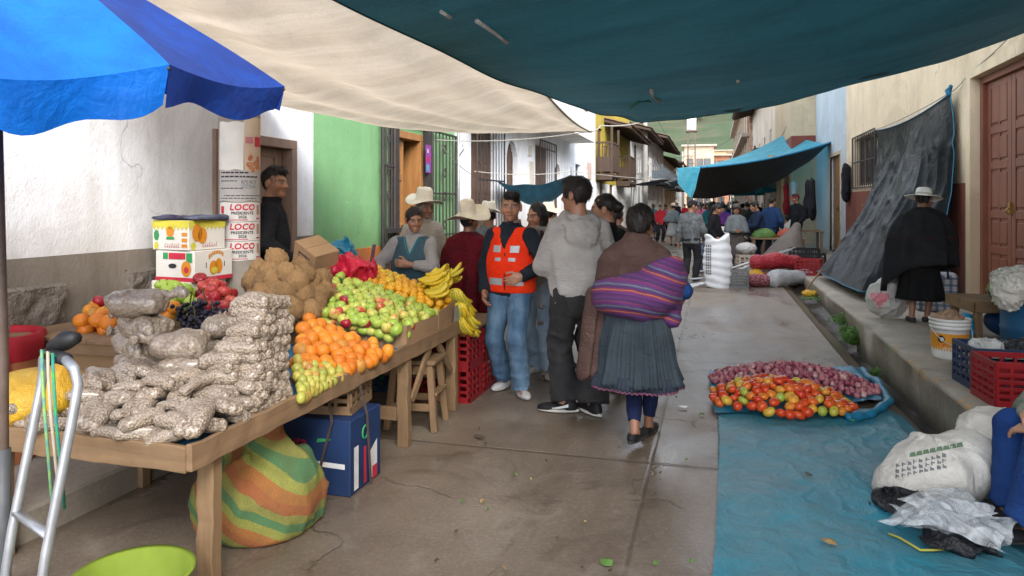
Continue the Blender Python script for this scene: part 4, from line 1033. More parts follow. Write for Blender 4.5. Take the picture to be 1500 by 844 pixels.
        if h < .01:                                          # loose strands that break the outline
            N = np.cross(V[F[:, 2]]-V[F[:, 0]], V[F[:, 3]]-V[F[:, 1]]); N /= np.linalg.norm(N, axis=1, keepdims=True)+1e-9; Cn = V[F].mean(1)
            g = np.random.default_rng(s.seed+77); pick = g.choice(len(F), min(1500, len(F)), replace=True); A = []; B = []
            crown = s.hc+s.RH @ np.array((.01,.05,.13))*k
            for i in pick:
                n = N[i]; fl = Cn[i]-crown; fl[2] -= .05; fl = fl-n*(fl @ n); fl /= np.linalg.norm(fl)+1e-9
                if style in ('bun', 'pony'): tb = s.hc+s.RH @ np.array((0,.12,.01))*k-Cn[i]; tb = tb-n*(tb @ n); fl = tb/(np.linalg.norm(tb)+1e-9)
                if style == 'long': fl = np.array((0,0,-1.0)); fl = fl-n*(fl @ n)
                d = fl+n*(.30 if style == 'short' else .07)*g.uniform(.2,1.3)+g.normal(0,.16,3); L = g.uniform(.018,.04)*(1.6 if style == 'long' else 1)
                w_ = np.cross(d, n); w_ = w_/(np.linalg.norm(w_)+1e-9)*g.uniform(.0012,.0026); p = Cn[i]-n*.001
                q = len(V)+len(A); A += [p-w_, p+w_, p+d*L*.6+w_*.7, p+d*L*.6-w_*.7, p+d*L]; B += [(q,q+1,q+2,q+3),(q+3,q+2,q+4)]
            return link('hair', pymesh('hair', list(V)+A, [tuple(f) for f in F]+B, True), mat or HAIR, parent)
        return link('hair', pymesh('hair', V, F, True), mat or HAIR, parent)
    def hat(s, parent, mat, brim=.19, crown=.12, cr=.086, curl=.035, tilt=-6, z=.06, pinch=.018, name='hat', droop=0, band=None, roll=0):
        k = s.hk; m = MB(); n = 40
        def p(r, zz, a, br=0):
            c = curl*br*br*math.cos(2*a)*-1-droop*br*br
            return (r*1.0*math.cos(a), r*(1.12 if not br else 1.12-.04*br)*math.sin(a), zz+c+.004*math.sin(5*a)*br)
        rows = [(brim, .0, 1), (brim*.985, .004, .97), (brim*.8, -.006, .55), (cr+(brim-cr)*.3, -.004, .25), (cr+.01, .0, .05), (cr, .012, 0), (cr*.97, crown*.5, 0), (cr*.9, crown*.85, 0), (cr*.72, crown, 0), (cr*.35, crown*.99, 0), (.001, crown*.97, 0)]
        V = []
        for r, zz, br in rows:
            for j in range(n):
                a = 2*PI*j/n; x, y, z_ = p(r, zz, a, br)
                if not br:
                    dent = pinch*math.exp(-(x/.018)**2)*(zz/crown)**2*(1 if y < .06 else .4); z_ -= dent
                    side = 1-.16*(zz/crown)**2*max(0, -math.sin(a)); x *= side
                V.append((x, y+.015, z_))
        F = [(i*n+j, i*n+(j+1)%n, (i+1)*n+(j+1)%n, (i+1)*n+j) for i in range(len(rows)-1) for j in range(n)]
        m.add(V, F); o = m.build(name, mat, parent, True, weld=True, solid=.004)
        Rm = Matrix(s.RH.tolist()).to_4x4() @ Euler((R(tilt), R(roll), 0)).to_matrix().to_4x4()
        o.matrix_local = Matrix.Translation(Vector(s.hc+s.RH @ np.array((0,.012,z))*k)) @ Rm @ Matrix.Scale(k, 4)
        if band:
            b = MB().lathe([(cr*1.02, .012), (cr*1.015, .034)], 32); bo = b.build('hat_band', band, o, True); bo.scale = (1,1.12,1); bo.location = (0,.015,0)
        return o
def sheetring(parent, name, mat, rings, n=96, solid=.006, seed=0, pleat=(0,0), closed=True, noise=.006, pw=1.0):
    """draped cloth: rings = [(z, cx, cy, rx, ry, fold_amp)] top to bottom, or z may be a function of the angle"""
    w = Waves(9, 9, seed); V = []; k = len(rings)
    g = np.random.default_rng(seed); ph = g.uniform(0, 6.28, 6)
    for i, (z, cx, cy, rx, ry, amp) in enumerate(rings):
        for j in range(n):
            a = 2*PI*j/n; zz = z(a) if callable(z) else z
            f = amp*(math.sin(7*a+ph[0]+i*.15)+.7*math.sin(11*a+ph[1]-i*.2)+.5*math.sin(17*a+ph[2]))
            if pleat[0]: f += pleat[1]*(i/(k-1))**pw*(abs(((a*pleat[0]/(2*PI)) % 1)*2-1)-.5)*2
            ex = 2.4; c, s_ = math.cos(a), math.sin(a); q = (abs(c)**ex+abs(s_)**ex)**(-1/ex)
            x = cx+(rx+f)*c*q; y = cy+(ry+f)*s_*q
            d = noise*float(w(np.array([[x, y, zz]]))[0]); V.append((x+d*c, y+d*s_, zz+d*.4))
    F = [(i*n+j, (i+1)*n+j, (i+1)*n+(j+1)%n, i*n+(j+1)%n) for i in range(k-1) for j in range(n)]
    m = MB().add(V, F); return m.build(name, mat, parent, True, solid=solid)
def lerp_rings(keys, m):
    """smooth interpolation of ring tuples (functions of the angle allowed for z)"""
    out = []; n = len(keys)-1
    for i in range(m+1):
        t = i/m*n; a = min(int(t), n-1); f = t-a
        A, B = keys[a], keys[a+1]
        def mixv(p, q): return p+(q-p)*f
        if callable(A[0]) or callable(B[0]):
            za = A[0] if callable(A[0]) else (lambda th, v=A[0]: v); zb = B[0] if callable(B[0]) else (lambda th, v=B[0]: v)
            z = (lambda th, za=za, zb=zb, f=f: za(th)+(zb(th)-za(th))*f)
        else: z = mixv(A[0], B[0])
        out.append((z, *[mixv(p, q) for p, q in zip(A[1:], B[1:])]))
    return out
def person(u=None, v=None, X=None, Y=None, z=0.0, rz=0, label='', group=None):
    if X is None: p = PZ(u, v, z); X, Y = p.x, p.y
    return empty('person', (X, Y, z), R(rz), label, 'person', group)
# ================================================================= the cast
SHOEW = fabric('white_trainer', (.55,.55,.55), (.4,.4,.4), 90, .2, .6); SHOEB = fabric('black_shoe', (.02,.02,.022), None, 90, .15, .5)
SOLEW = M('white_sole', (.6,.58,.53), (.4,.37,.32), 12, .6, .1); SOLED = M('dark_sole', (.04,.035,.03), None, 9, .7, .1)
def straw_mat(name, c):
    t = NT(name); wv = t.voro(150, t.mapped((1,1,.5))); col = t.mix(t.ramp(wv, [(.1, 0.0), (.6, 1.0)]), mul(c, .82), c)
    col = t.mix(t.ramp(t.noise(8, 5), [(.45, 0.0), (.8, .5)]), col, mul(c, .6)); t.color(col); t.set(Roughness=.8); t.bump(wv, .25, .003); return t.m
STRAW = straw_mat('straw_hat', (.66,.55,.40)); STRAWP = straw_mat('pale_straw_hat', (.74,.66,.52)); STRAWW = straw_mat('white_straw_hat', (.9,.88,.83))
HATBAND = fabric('hat_ribbon', (.05,.035,.03))
HOODIE = fabric('grey_hoodie_fleece', (.36,.34,.32), (.28,.265,.25)); HOODIE2 = fabric('taupe_hoodie_fleece', (.27,.25,.23), (.2,.185,.17))
JEANB = denim('blue_denim', (.035,.085,.16), (.13,.22,.31)); JEANL = denim('light_blue_denim', (.17,.25,.33), (.3,.38,.45)); JEANK = denim('black_denim', (.010,.010,.012), (.032,.03,.029))
BLACKJ = fabric('black_jacket_cloth', (.008,.0085,.011), (.015,.015,.018)); NAVYK = fabric('dark_blue_grey_jumper', (.012,.018,.026), (.024,.03,.038))
VESTO = fabric('orange_safety_vest', (.92,.045,.006), (.80,.03,.006), 300, .3, .7); SILVER = M('reflective_silver', (.42,.43,.44), (.34,.35,.36), 30, .4, .1, metal=.2)
TEALK = knit('teal_checked_knit', (.055,.12,.15), (.022,.05,.075), 95); GREYK = fabric('pale_grey_jumper', (.36,.34,.33), (.27,.25,.24)); TEALTRIM = fabric('turquoise_trim', (.05,.25,.31))
MAROON = fabric('maroon_wool', (.13,.008,.014), (.075,.006,.011), 200, .5); CREAMJ = fabric('cream_jacket_cloth', (.48,.42,.34), (.36,.31,.25))
BLUESK = fabric('blue_skirt_cloth', (.04,.13,.24), (.025,.07,.14)); SLATE = fabric('slate_blue_skirt', (.046,.06,.072), (.028,.038,.047), 240, .3); NAVYL = fabric('navy_leggings', (.012,.017,.055), (.02,.03,.08))
BROWNM = fabric('brown_wool_blanket', (.105,.062,.052), (.065,.038,.034), 200, .6); ROYALK = fabric('royal_blue_jumper', (.015,.05,.16))
MANTA = striped('striped_purple_manta', [(0,(0.094,0.022,0.115)),(.10,(0.036,0.014,0.086)),(.14,(0.122,0.029,0.144)),(.27,(0.324,0.029,0.036)),(.31,(0.396,0.166,0.072)),(.35,(0.216,0.029,0.043)),(.40,(0.072,0.022,0.108)),(.52,(0.029,0.115,0.158)),(.56,(0.202,0.158,0.202)),(.60,(0.036,0.072,0.144)),(.64,(0.115,0.025,0.130)),(.78,(0.230,0.036,0.086)),(.82,(0.072,0.022,0.101)),(.9,(0.022,0.022,0.072)),(.94,(0.108,0.029,0.137))], 7.2, (.13,.04,.16), bend=-.7, tilt=-.10)
CHARW = fabric('charcoal_wool', (.014,.015,.018), (.026,.026,.028), 180, .6); BLACKS = fabric('black_skirt_cloth', (.012,.012,.013))
BLUEW = fabric('royal_blue_trousers', (.012,.04,.15), (.02,.06,.2))
SK1, SK2, SK3 = (.37,.19,.115), (.31,.155,.092), (.265,.128,.076)

# --- man in the orange safety vest -----------------------------------------------------------
def vest_man():
    r = person(749, 573, rz=-6, label='man in orange reflective safety vest and blue jeans with his hand in the vest pocket')
    f = Fig(1.665, tw=-8, hyaw=24, hpitch=3, lw=(.16,-.19,.99), lh=(1,.55,0), rw=(-.2,-.1,.84), rh=(-.6,.8,0), lf=(.13,-.10,.075), rf=(-.10,.09,.075), lk=(.1,-1,0), bulk=1.22, skin=SK1, seed=3, ftyaw=(38,-8), lcurl=.6, lpalm=(-.5,.6,0), pelvis=(0,0,.885), smile=.25, stub=.15)
    f.build_body(r); f.hair(r, 'short', vol=-.003)
    f.trousers(r, 'jeans', JEANB, .022, flare=.012, seed=4); f.shoes(r, SHOEW, SOLEW)
    f.top(r, 'jumper', NAVYK, .02, -.085, .012, seed=6, sleeve=.98, collar=.012)
    v = f.top(r, 'safety_vest', VESTO, .036, -.045, .03, seed=8, vest=True, neckz=.50, wr=.004, flare=.012, vneck=.30)
    # open V at the neck with shirt, reflective strips, zip, pocket
    k = f.k
    def strip(name, mat, pts, off=.012, w=.05, n=14):
        # lay a band on the vest by casting towards the torso axis
        me = v.data; from mathutils.bvhtree import BVHTree
        bv = BVHTree.FromPolygons([x.co for x in me.vertices], [p.vertices for p in me.polygons]); V = []; F = []
        for i, (x, z) in enumerate(pts):
            for dz in (-w/2, w/2):
                q = Vector((f.T((x, 0, 0))[0], -.6, f.pel[2]+z*k+dz)); hit = bv.ray_cast(q, Vector((0,1,0)))[0]
                V.append(hit+Vector((0,-off*.35,0)) if hit else q+Vector((0,.45,0)))
        F = [(2*i, 2*i+2, 2*i+3, 2*i+1) for i in range(len(pts)-1)]
        return MB().add(V, F).build(name, mat, v, True)
    for sx in (1, -1):
        strip('reflective_strip', SILVER, [(sx*(.045+.075*i/8), .32-.0*i) for i in range(9)], w=.055)
        strip('reflective_strip', SILVER, [(sx*(.035+.06*i/6), .235) for i in range(7)], w=.028)
        strip('reflective_strip', SILVER, [(sx*(.02+.14*i/10), .05) for i in range(11)], w=.055)
    strip('zip', M('dark_zip', (.12,.02,.01), None, 9), [(-.007,.135),(.007,.135)], w=.30)
    def col(P):
        q = (P-f.neck) @ f.RT/k; ring = np.sqrt(q[:, 0]**2+((q[:, 1]-.005)/.95)**2); d = smax(np.abs(ring-(.072-.1*q[:, 2]))-.006, np.abs(q[:, 2]+.0-.1*q[:, 1])-.03, .006)
        return smax(d, -(np.abs(q[:, 0])-.012+(q[:, 1]+.02)), .004)*k
    sdf_obj('shirt_collar', col, f.neck-.13, f.neck+.13, .006, fabric('pale_shirt', (.3,.2,.18)), r)
vest_man()
# --- young man in the grey hoodie ----------------------------------------------------------
def youth():
    r = person(848, 604, rz=-158, label='young man in pale grey hoodie and black jeans standing with his back turned')
    f = Fig(1.75, lean=2, tw=0, hyaw=46, hpitch=2, lw=(.08,-.22,.99), lh=(.7,.6,0), rw=(-.08,-.22,.99), rh=(-.7,.6,0), lf=(.10,-.02,.075), rf=(-.09,.06,.075), bulk=.95, skin=SK2, seed=11, ftyaw=(75,20), pelvis=(0,0,.9))
    f.build_body(r, hands=()); f.hair(r, 'short', vol=.006)
    f.trousers(r, 'black_jeans', JEANK, .032, flare=.03, seed=14, wr=.011); f.shoes(r, SHOEB, SOLEW, size=1.05)
    f.top(r, 'hoodie', HOODIE, .026, -.11, .038, seed=16, hood=1, rib=1, wr=.009)
    # pale swoosh patch on the outer side of the shoe
    for sh in [c for c in r.children if c.name.startswith('shoe')][:1]:
        a = f.an[1]; y = f.ft[1]
        d = Vector((math.sin(y), -math.cos(y), 0)); s_ = Vector((math.cos(y), math.sin(y), 0)); o = Vector(a)-Vector((0,0,.07))
        from mathutils.bvhtree import BVHTree
        bv = BVHTree.FromPolygons([x.co for x in sh.data.vertices], [p.vertices for p in sh.data.polygons]); 
        for q in (1, -1):
            V = []
            for i in range(9):
                t = i/8
                for e in (-1, 1):
                    p = o+d*(-.03+.12*t)+Vector((0,0,.03+.022*(1-t)**2+e*(.011-.008*t)))+s_*q*.2; hit = bv.ray_cast(p, -s_*q)[0]
                    V.append(hit+s_*q*.002 if hit else p-s_*q*.15)
            MB().add(V, [(2*i,2*i+2,2*i+3,2*i+1) for i in range(8)]).build('shoe_stripe', M('white_stripe', (.7,.7,.68), None, 9, .6, 0), sh, True)
youth()
# --- woman in the dark jacket behind him ------------------------------------------------------
def jacket_woman():
    r = person(889, 577, rz=-118, label='smiling woman in black padded jacket with hair tied back, half hidden behind the grey hoodie')
    f = Fig(1.63, hyaw=30, hpitch=4, lw=(.2,-.12,.95), rw=(-.2,-.1,.95), lf=(.12,-.05,.075), rf=(-.1,.08,.075), skin=SK1, seed=21, bulk=1.05, smile=.8)
    f.build_body(r, hands=()); f.hair(r, 'bun', vol=-.002); f.trousers(r, 'trousers', BLACKJ, .02, seed=22); f.shoes(r, fabric('grey_trainer', (.2,.19,.18)), SOLEW)
    f.top(r, 'jacket', BLACKJ, .032, -.12, .03, seed=24, collar=.035, wr=.008)
jacket_woman()
# --- girl with long hair in jeans ----------------------------------------------------------
def girl():
    r = person(790, 547, rz=-12, label='girl with long dark hair, taupe hoodie and ripped pale jeans behind the vest man')
    f = Fig(1.56, hyaw=-18, hpitch=8, lw=(.10,-.2,1.0), lh=(1,.4,0), rw=(-.1,-.2,1.0), rh=(-1,.4,0), lf=(.15,-.08,.075), rf=(-.06,.1,.075), skin=SK1, seed=31, bulk=.92, ftyaw=(25,-5))
    f.build_body(r, hands=(1,)); f.hair(r, 'long', length=.33)
    j = f.trousers(r, 'jeans', JEANL, .02, flare=.03, seed=34); f.shoes(r, fabric('cream_trainer', (.5,.46,.42)), SOLEW)
    f.top(r, 'hoodie', HOODIE2, .024, -.08, .03, seed=36, rib=1, hood=1)
    for kx, kz in ((.0, .06), (.01,.2)):
        c = f.kn[1]+np.array((kx,-.09,kz)); sdf_obj('tear', lambda P: sd_ell(P, c, (.032,.02,.02)), c-.05, c+.05, .006, M('torn_denim', (.05,.03,.025), (.3,.3,.3), 40), j)
girl()
# --- woman with the striped manta ---------------------------------------------------------
def manta_woman():
    r = person(934, 645, rz=172, label='woman carrying a purple striped shawl bundle, slate pleated skirt and navy leggings, seen from behind')
    f = Fig(1.535, lean=5, hyaw=-14, hpitch=6, lw=(.08,-.24,.98), lh=(.35,.2,-1), rw=(-.2,-.2,1.0), rh=(-.9,.5,-.6), lf=(-.02,.17,.12), rf=(-.04,-.16,.075), lk=(.1,-1,0), rk=(-.05,-1,0), pelvis=(0,0,.9), skin=SK3, seed=41, bulk=1.0, ftyaw=(-8,-5))
    f.an[1] = f.an[1]+np.array((0,0,.0)); f.build_body(r, hands=(-1,)); f.hair(r, 'short', vol=.016)
    k = f.k; f.trousers(r, 'leggings', NAVYL, .004, wr=.002, seed=44, length=.86); f.shoes(r, SHOEB, SOLED, low=True)
    f.top(r, 'jumper', ROYALK, .016, -.05, .0, seed=46)
    rings = lerp_rings([(1.0*k,0,.0,.15,.12,.002),(.9*k,0,.01,.19,.16,.004),(.72*k,0,.02,.235,.2,.01),(.55*k,.0,.02,.262,.224,.012),(.445*k,.0,.02,.286,.245,.015)], 16)
    sheetring(r, 'skirt', SLATE, rings, 240, .006, 47, (54, .009), pw=.7)
    rings = lerp_rings([(.50*k,0,.02,.262,.222,.004),(.415*k,0,.02,.284,.24,.008)], 4)
    sheetring(r, 'petticoat', fabric('dark_petticoat', (.04,.05,.07)), rings, 240, .004, 48, (60, .012))
    rings = lerp_rings([(.418*k,0,.02,.284,.24,.008),(.405*k,0,.02,.286,.242,.008)], 1)
    sheetring(r, 'petticoat_trim', M('pink_trim', (.25,.07,.12), (.12,.05,.1), 60), rings, 240, .006, 48, (60, .012))
    w = f.fold(49); w2 = Waves(24, 9, 50, (.5,.5,1.6))
    # brown blanket over head and left shoulder falling down the left side (left in the picture is her left)
    def blanket(P):
        q = (P-f.pel) @ f.RT/k; g = q.copy(); g[:, 1] /= .8
        d = smin(sd_cone(g, (0,.02,.16), (0,.02,.36), .235, .19), sd_cone(g, (-.12,.01,.395), (.13,.01,.395), .128, .128), .07)
        d = smin(d, sd_cone(g, (0,.05,.46), (0,.06,.60), .135, .085), .06)
        d = smin(d, sd_cone(g, (.21,.0,.36), (.27,.0,.1), .10, .085), .08)
        d = smax(d, -(q[:, 2]-.05), .02); d = smax(d, q[:, 2]-.60, .02)
        qs = q.copy(); qs[:, 0] -= .285+.1*np.clip(.2-q[:, 2], 0, 1); tail = sd_rbox(qs, (0, .02, -.14), (.075,.11,.33), .05); tail = tail+.02*np.sin(q[:, 1]*70+q[:, 0]*50+q[:, 2]*6)
        d = smin(d, tail, .05)
        return (d-.011*w(P))*k*.85
    sdf_obj('blanket', blanket, f.pel+np.array((-.45,-.45,-.62)), f.pel+np.array((.55,.45,.75)), .013, BROWNM, r)
    def manta(P):
        q = (P-f.pel) @ f.RT/k; x = q[:, 0]
        d = sd_ell(q, (.01,.09,.15), (.30,.22,.20)); d = smin(d, sd_ell(q, (-.19,.06,.30), (.16,.19,.2)), .08); d = smin(d, sd_ell(q, (.205,.02,.17), (.10,.17,.15)), .08); d = smin(d, sd_cone(q, (-.23,.0,.3), (-.22,-.03,.0), .10, .085), .06)
        edge = .335-.36*x; d = smax(d, (q[:, 2]-np.clip(edge, .2, .47)), .03); d = smax(d, -(q[:, 2]+.045+.3*np.clip(-x-.1, -.1, .1)), .03)
        return (d-.009*w2(P)-.003*np.sin((q[:, 2]+.8*x*x+.28*-x)*90))*k*.85
    sdf_obj('striped_shawl', manta, f.pel+np.array((-.5,-.3,-.2)), f.pel+np.array((.5,.5,.65)), .011, MANTA, r)
manta_woman()
# --- fruit vendor ---------------------------------------------------------------------------
def vendor():
    r = person(X=-2.60, Y=5.98, z=.02, rz=4, label='fruit vendor woman in teal checked apron over a grey jumper, hand on her chest')
    f = Fig(1.50, hyaw=30, hpitch=10, lw=(.02,-.23,1.13), lh=(1,.1,-.35), rw=(-.27,-.16,.93), rh=(-1,.4,0), skin=SK2, seed=51, bulk=1.3, lcurl=.55, lpalm=(0,1,0), smile=1.0)
    f.build_body(r); f.hair(r, 'bun', vol=.0)
    f.top(r, 'jumper', GREYK, .024, -.1, .015, seed=56, collar=.05, sleeve=.8, wr=.009)
    a = f.top(r, 'apron', TEALK, .042, -.22, .03, seed=58, vest=True, neckz=.50, wr=.005, vneck=.31, hole=(.085,.064))
    k = f.k
    V = []; n = 40
    f.trousers(r, 'skirt', BLUESK, .05, seed=59)
    from mathutils.bvhtree import BVHTree
    bv = BVHTree.FromPolygons([x.co for x in a.data.vertices], [p.vertices for p in a.data.polygons])
    pts = [(-.08,.49),(-.06,.45),(-.035,.385),(-.015,.335),(0,.315),(.015,.335),(.035,.385),(.06,.45),(.08,.49)]
    P = []
    for (x, z) in pts:
        h = bv.ray_cast(Vector((x*k, -.6, f.pel[2]+z*k)), Vector((0,1,0)))[0]; P.append(h+Vector((0,-.004,0)) if h else Vector((x*k,-.1,f.pel[2]+z*k)))
    MB().tube(P, .009, 6).build('apron_trim', TEALTRIM, a, True)
    f.shoes(r, SHOEB, SOLED)
vendor()
# --- old man with the hat behind her --------------------------------------------------------------
def old_man():
    r = person(X=-2.94, Y=6.95, z=.02, rz=48, label='old man in cream jacket and pale cowboy hat standing before the green doorway')
    f = Fig(1.62, hyaw=8, hpitch=8, lean=6, skin=SK3, seed=61, age=1, bulk=.95); f.build_body(r, hands=()); f.hair(r, 'under', HAIRG)
    f.top(r, 'jacket', CREAMJ, .03, -.14, .03, seed=66, collar=.03); f.trousers(r, 'trousers', BLACKJ, .02, seed=67); f.shoes(r, SHOEB, SOLED)
    f.hat(r, STRAWP, brim=.185, crown=.135, curl=.035, tilt=2, z=.07)
old_man()
# --- red poncho and big hat ---------------------------------------------------------------
def poncho_red():
    r = person(X=-2.20, Y=6.34, rz=172, label='person in maroon poncho and large pale straw hat seen from behind at the banana end')
    f = Fig(1.50, hyaw=0, hpitch=0, lw=(.16,-.16,.95), rw=(-.16,-.16,.95), lh=(.3,.3,-1), rh=(-.3,.3,-1), skin=SK3, seed=71, bulk=1.05); f.build_body(r, hands=()); f.hair(r, 'under'); k = f.k
    f.shoes(r, SHOEB, SOLED); f.top(r, 'jumper', GREYK, .02, -.05, .01, seed=72)
    rings = lerp_rings([(1.46*k,0,.0,.07,.07,0),(1.43*k,0,.01,.12,.10,.003),(1.385*k,0,.01,.195,.125,.004),(1.25*k,0,.015,.245,.155,.008),(1.0*k,0,.02,.262,.185,.013),(.72*k,0,.02,.27,.2,.017),(.60*k,0,.02,.275,.205,.019)], 26)
    sheetring(r, 'poncho', MAROON, rings, 128, .008, 73)
    sheetring(r, 'skirt', BLUESK, lerp_rings([(.95*k,0,0,.15,.13,0),(.3*k,-.0,.02,.27,.23,.02)], 10), 160, .005, 74, (30,.012))
    f.hat(r, STRAWP, brim=.215, crown=.15, cr=.08, curl=.05, tilt=-15, z=.072)
poncho_red()
# --- man by the poster column -------------------------------------------------------------------------
def jacket_man():
    r = person(X=-3.52, Y=5.18, z=.15, rz=118, label='dark haired man in black jacket turned away beside the poster covered column')
    f = Fig(1.70, hyaw=-26, hpitch=2, lw=(.26,-.08,.9), rw=(-.24,-.16,.95), skin=SK2, seed=81, bulk=1.1, smile=.4); f.build_body(r, hands=()); f.hair(r, 'short', vol=.001)
    f.top(r, 'jacket', BLACKJ, .03, -.15, .03, seed=86, collar=.03); f.trousers(r, 'trousers', BLACKJ, .02, seed=87); f.shoes(r, SHOEB, SOLED)
jacket_man()
# --- poncho woman on the right pavement -------------------------------------------------------------------
def poncho_dark():
    r = person(X=2.10, Y=8.45, z=.30, rz=148, label='woman in charcoal poncho, black skirt and white brimmed hat on the right pavement')
    f = Fig(1.40, lean=8, hyaw=-6, hpitch=16, lf=(.07,.08,.07), rf=(-.05,-.10,.07), lw=(.2,-.2,.95), lh=(.5,.2,-1), rw=(-.16,-.18,.93), rh=(-.3,.2,-1), skin=SK3, seed=91, ftyaw=(35,-12)); f.build_body(r, hands=()); f.hair(r, 'under', HAIR); k = f.k
    f.shoes(r, fabric('grey_slip_on', (.045,.05,.06)), SOLED, low=True)
    hz = lambda a: (.66+.10*math.cos(a-2.6)-.14*max(0, math.cos(a-5.9))**2-.16*max(0, math.cos(a-.6))**3)*k
    rings = lerp_rings([(1.47*k,0,-.05,.07,.07,0),(1.44*k,0,-.04,.125,.10,.003),(1.385*k,0,-.03,.21,.13,.005),(1.22*k,.0,-.01,.285,.19,.009),(1.02*k,.0,.0,.33,.24,.013),(hz,.01,.01,.345,.27,.017)], 26)
    p = sheetring(r, 'poncho', CHARW, rings, 128, .008, 93)
    tr = [(z, x, y, rx+.009, ry+.009, a) for z, x, y, rx, ry, a in rings[19:21]]
    sheetring(r, 'poncho_stripe', fabric('dark_red_braid', (.10,.012,.02)), lerp_rings([tr[0], tuple([(lambda a, q0=tr[0][0], q1=tr[1][0]: (q0(a) if callable(q0) else q0)*.8+(q1(a) if callable(q1) else q1)*.2), *[.8*i+.2*j for i, j in zip(tr[0][1:], tr[1][1:])]])], 1), 128, .006, 93)
    sheetring(r, 'skirt', BLACKS, lerp_rings([(.92*k,0,0,.15,.13,0),(.29*k,-.0,.02,.225,.18,.010)], 10), 160, .005, 94, (18,.008))
    f.hat(r, STRAWW, brim=.205, crown=.10, cr=.088, curl=-.006, tilt=-6, z=.055, pinch=.006, droop=.02, band=M('cream_ribbon', (.6,.55,.45), None, 9))
poncho_dark()
# --- seated woman at the right edge --------------------------------------------------------------
def seated():
    r = person(X=1.81, Y=3.97, z=.0, rz=-84, label='seated woman in royal blue trousers at the right edge, hands resting on her knees')
    f = Fig(1.55, lean=24, tw=0, lw=(.13,-.44,.565), lh=(1,.5,0), rw=(-.02,-.40,.60), rh=(-1,.6,0), pelvis=(0,.0,.42), lf=(.12,-.44,.075), rf=(-.10,-.40,.075), lk=(.25,-1,.9), rk=(-.2,-1,.9), skin=SK2, seed=101, lcurl=.45, rcurl=.5, lpalm=(0,.3,-1), rpalm=(0,.3,-1), ftyaw=(20,-20)); f.build_body(r, hf=.0045); f.hair(r, 'pony')
    f.trousers(r, 'trousers', BLUEW, .045, flare=.05, seed=104, wr=.009, length=.93, h=.012, sit=True)
    f.top(r, 'jumper', fabric('grey_green_wool', (.2,.22,.17), (.13,.14,.11)), .03, -.02, .02, seed=106, sleeve=.86)
    f.shoes(r, SHOEB, SOLED, low=True)
seated()
# --- people further down the street: (u, foot v or None, D, height, facing, top, bottom, hat, style, label)
def simple(u, D, H, rz, topc, botc, hat=None, style='short', label='', kind='trousers', group=None, pose=None, z=0, extra=None, h=.02):
    p = PD(u, 298, D); r = person(X=p.x, Y=p.y, z=z, rz=rz, label=label, group=group)
    g = random.Random(int(u*7+D*13)); ps = dict(lw=(.24+g.uniform(-.03,.05),-.05-g.uniform(0,.15),.82+g.uniform(0,.15)), rw=(-.24,-.05-g.uniform(0,.15),.82+g.uniform(0,.15)), lf=(.1,g.uniform(-.12,.12),.07), rf=(-.1,g.uniform(-.12,.12),.07), hyaw=g.uniform(-20,20), hpitch=g.uniform(0,12), bulk=g.uniform(.95,1.2))
    ps.update(pose or {}); f = Fig(H, skin=g.choice([SK1,SK2,SK3]), seed=int(u), **ps); k = f.k
    f.build_body(r, h=h, hf=.009, hands=(1,-1) if D < 20 else (), fine=D < 22)
    f.hair(r, 'under' if hat else style, h=.011 if D < 22 else .018)
    f.top(r, 'top', topc, .028, -.12, .02, seed=int(u), h=h, collar=.02)
    if kind == 'trousers': f.trousers(r, 'trousers', botc, .022, h=h, seed=int(u)+1)
    else: sheetring(r, 'skirt', botc, lerp_rings([(.98*k,0,0,.15,.13,0),(kind*k,0,.01,.25,.22,.014)], 6), 60, .006, int(u))
    f.shoes(r, SHOEB, None, h=.014)
    if hat: f.hat(r, hat, brim=.17, crown=.12)
    if extra: extra(r, f)
    return r
def fab(n, c): return fabric(n, c)
CAMO = M('grey_camouflage', (.14,.15,.155), (.055,.06,.065), 16, .9, .3, 14, .015, detail=2); GREYT = fab('charcoal_trousers', (.025,.025,.028)); GREYSH = fab('blue_grey_shawl', (.17,.19,.2)); GREYSK = fab('grey_brown_skirt', (.11,.09,.085)); WHSK = fab('pale_grey_skirt', (.35,.33,.32))
DKBL = fab('dark_blue_cloth', (.018,.032,.07)); REDC = fab('red_cloth', (.4,.02,.03)); PINKC = fab('pink_cloth', (.45,.12,.2)); PURP = fab('violet_cloth', (.2,.05,.25)); BRNC = fab('brown_cloth', (.08,.045,.03)); GRNC = fab('green_cloth', (.04,.16,.07)); WHC = fab('white_cloth', (.5,.5,.5)); TEALC = fab('teal_cloth', (.03,.14,.17))
CAP = fab('dark_cap_cloth', (.02,.022,.026)); REDCAP = fab('red_cap_cloth', (.4,.015,.02))
def cap(mat):
    def e(r, f):
        k = f.k
        def fn(P):
            q = (P-f.hc) @ f.RH/k; d = smax(sd_ell(q, (0,.014,.04), (.088,.104,.1)), -(q[:, 2]-.035), .008); b = smax(sd_ell(q, (0,-.11,.04), (.07,.085,.012)), -(q[:, 2]-.02), .004); return smin(d, b, .008)*k
        sdf_obj('cap', fn, f.hc-.24, f.hc+.2, .012, mat, r)
    return e
def shawl(mat):
    def e(r, f):
        k = f.k; sheetring(r, 'shawl', mat, lerp_rings([(1.46*k,0,.0,.08,.08,0),(1.38*k,0,.0,.2,.14,.004),(1.2*k,0,0,.26,.19,.008),(.98*k,0,-.01,.28,.21,.014)], 12), 64, .008, f.seed)
    return e
simple(1012, 14.3, 1.62, 160, CAMO, GREYT, label='man in grey camouflage jacket and dark cap standing left of the white sack', extra=cap(CAP), pose=dict(hyaw=-45, lw=(.28,-.02,.78)))
simple(1047, 15.8, 1.55, 70, BLACKJ, BLACKJ, style='pony', label='woman in black jacket looking down behind the white sack', pose=dict(hpitch=22))
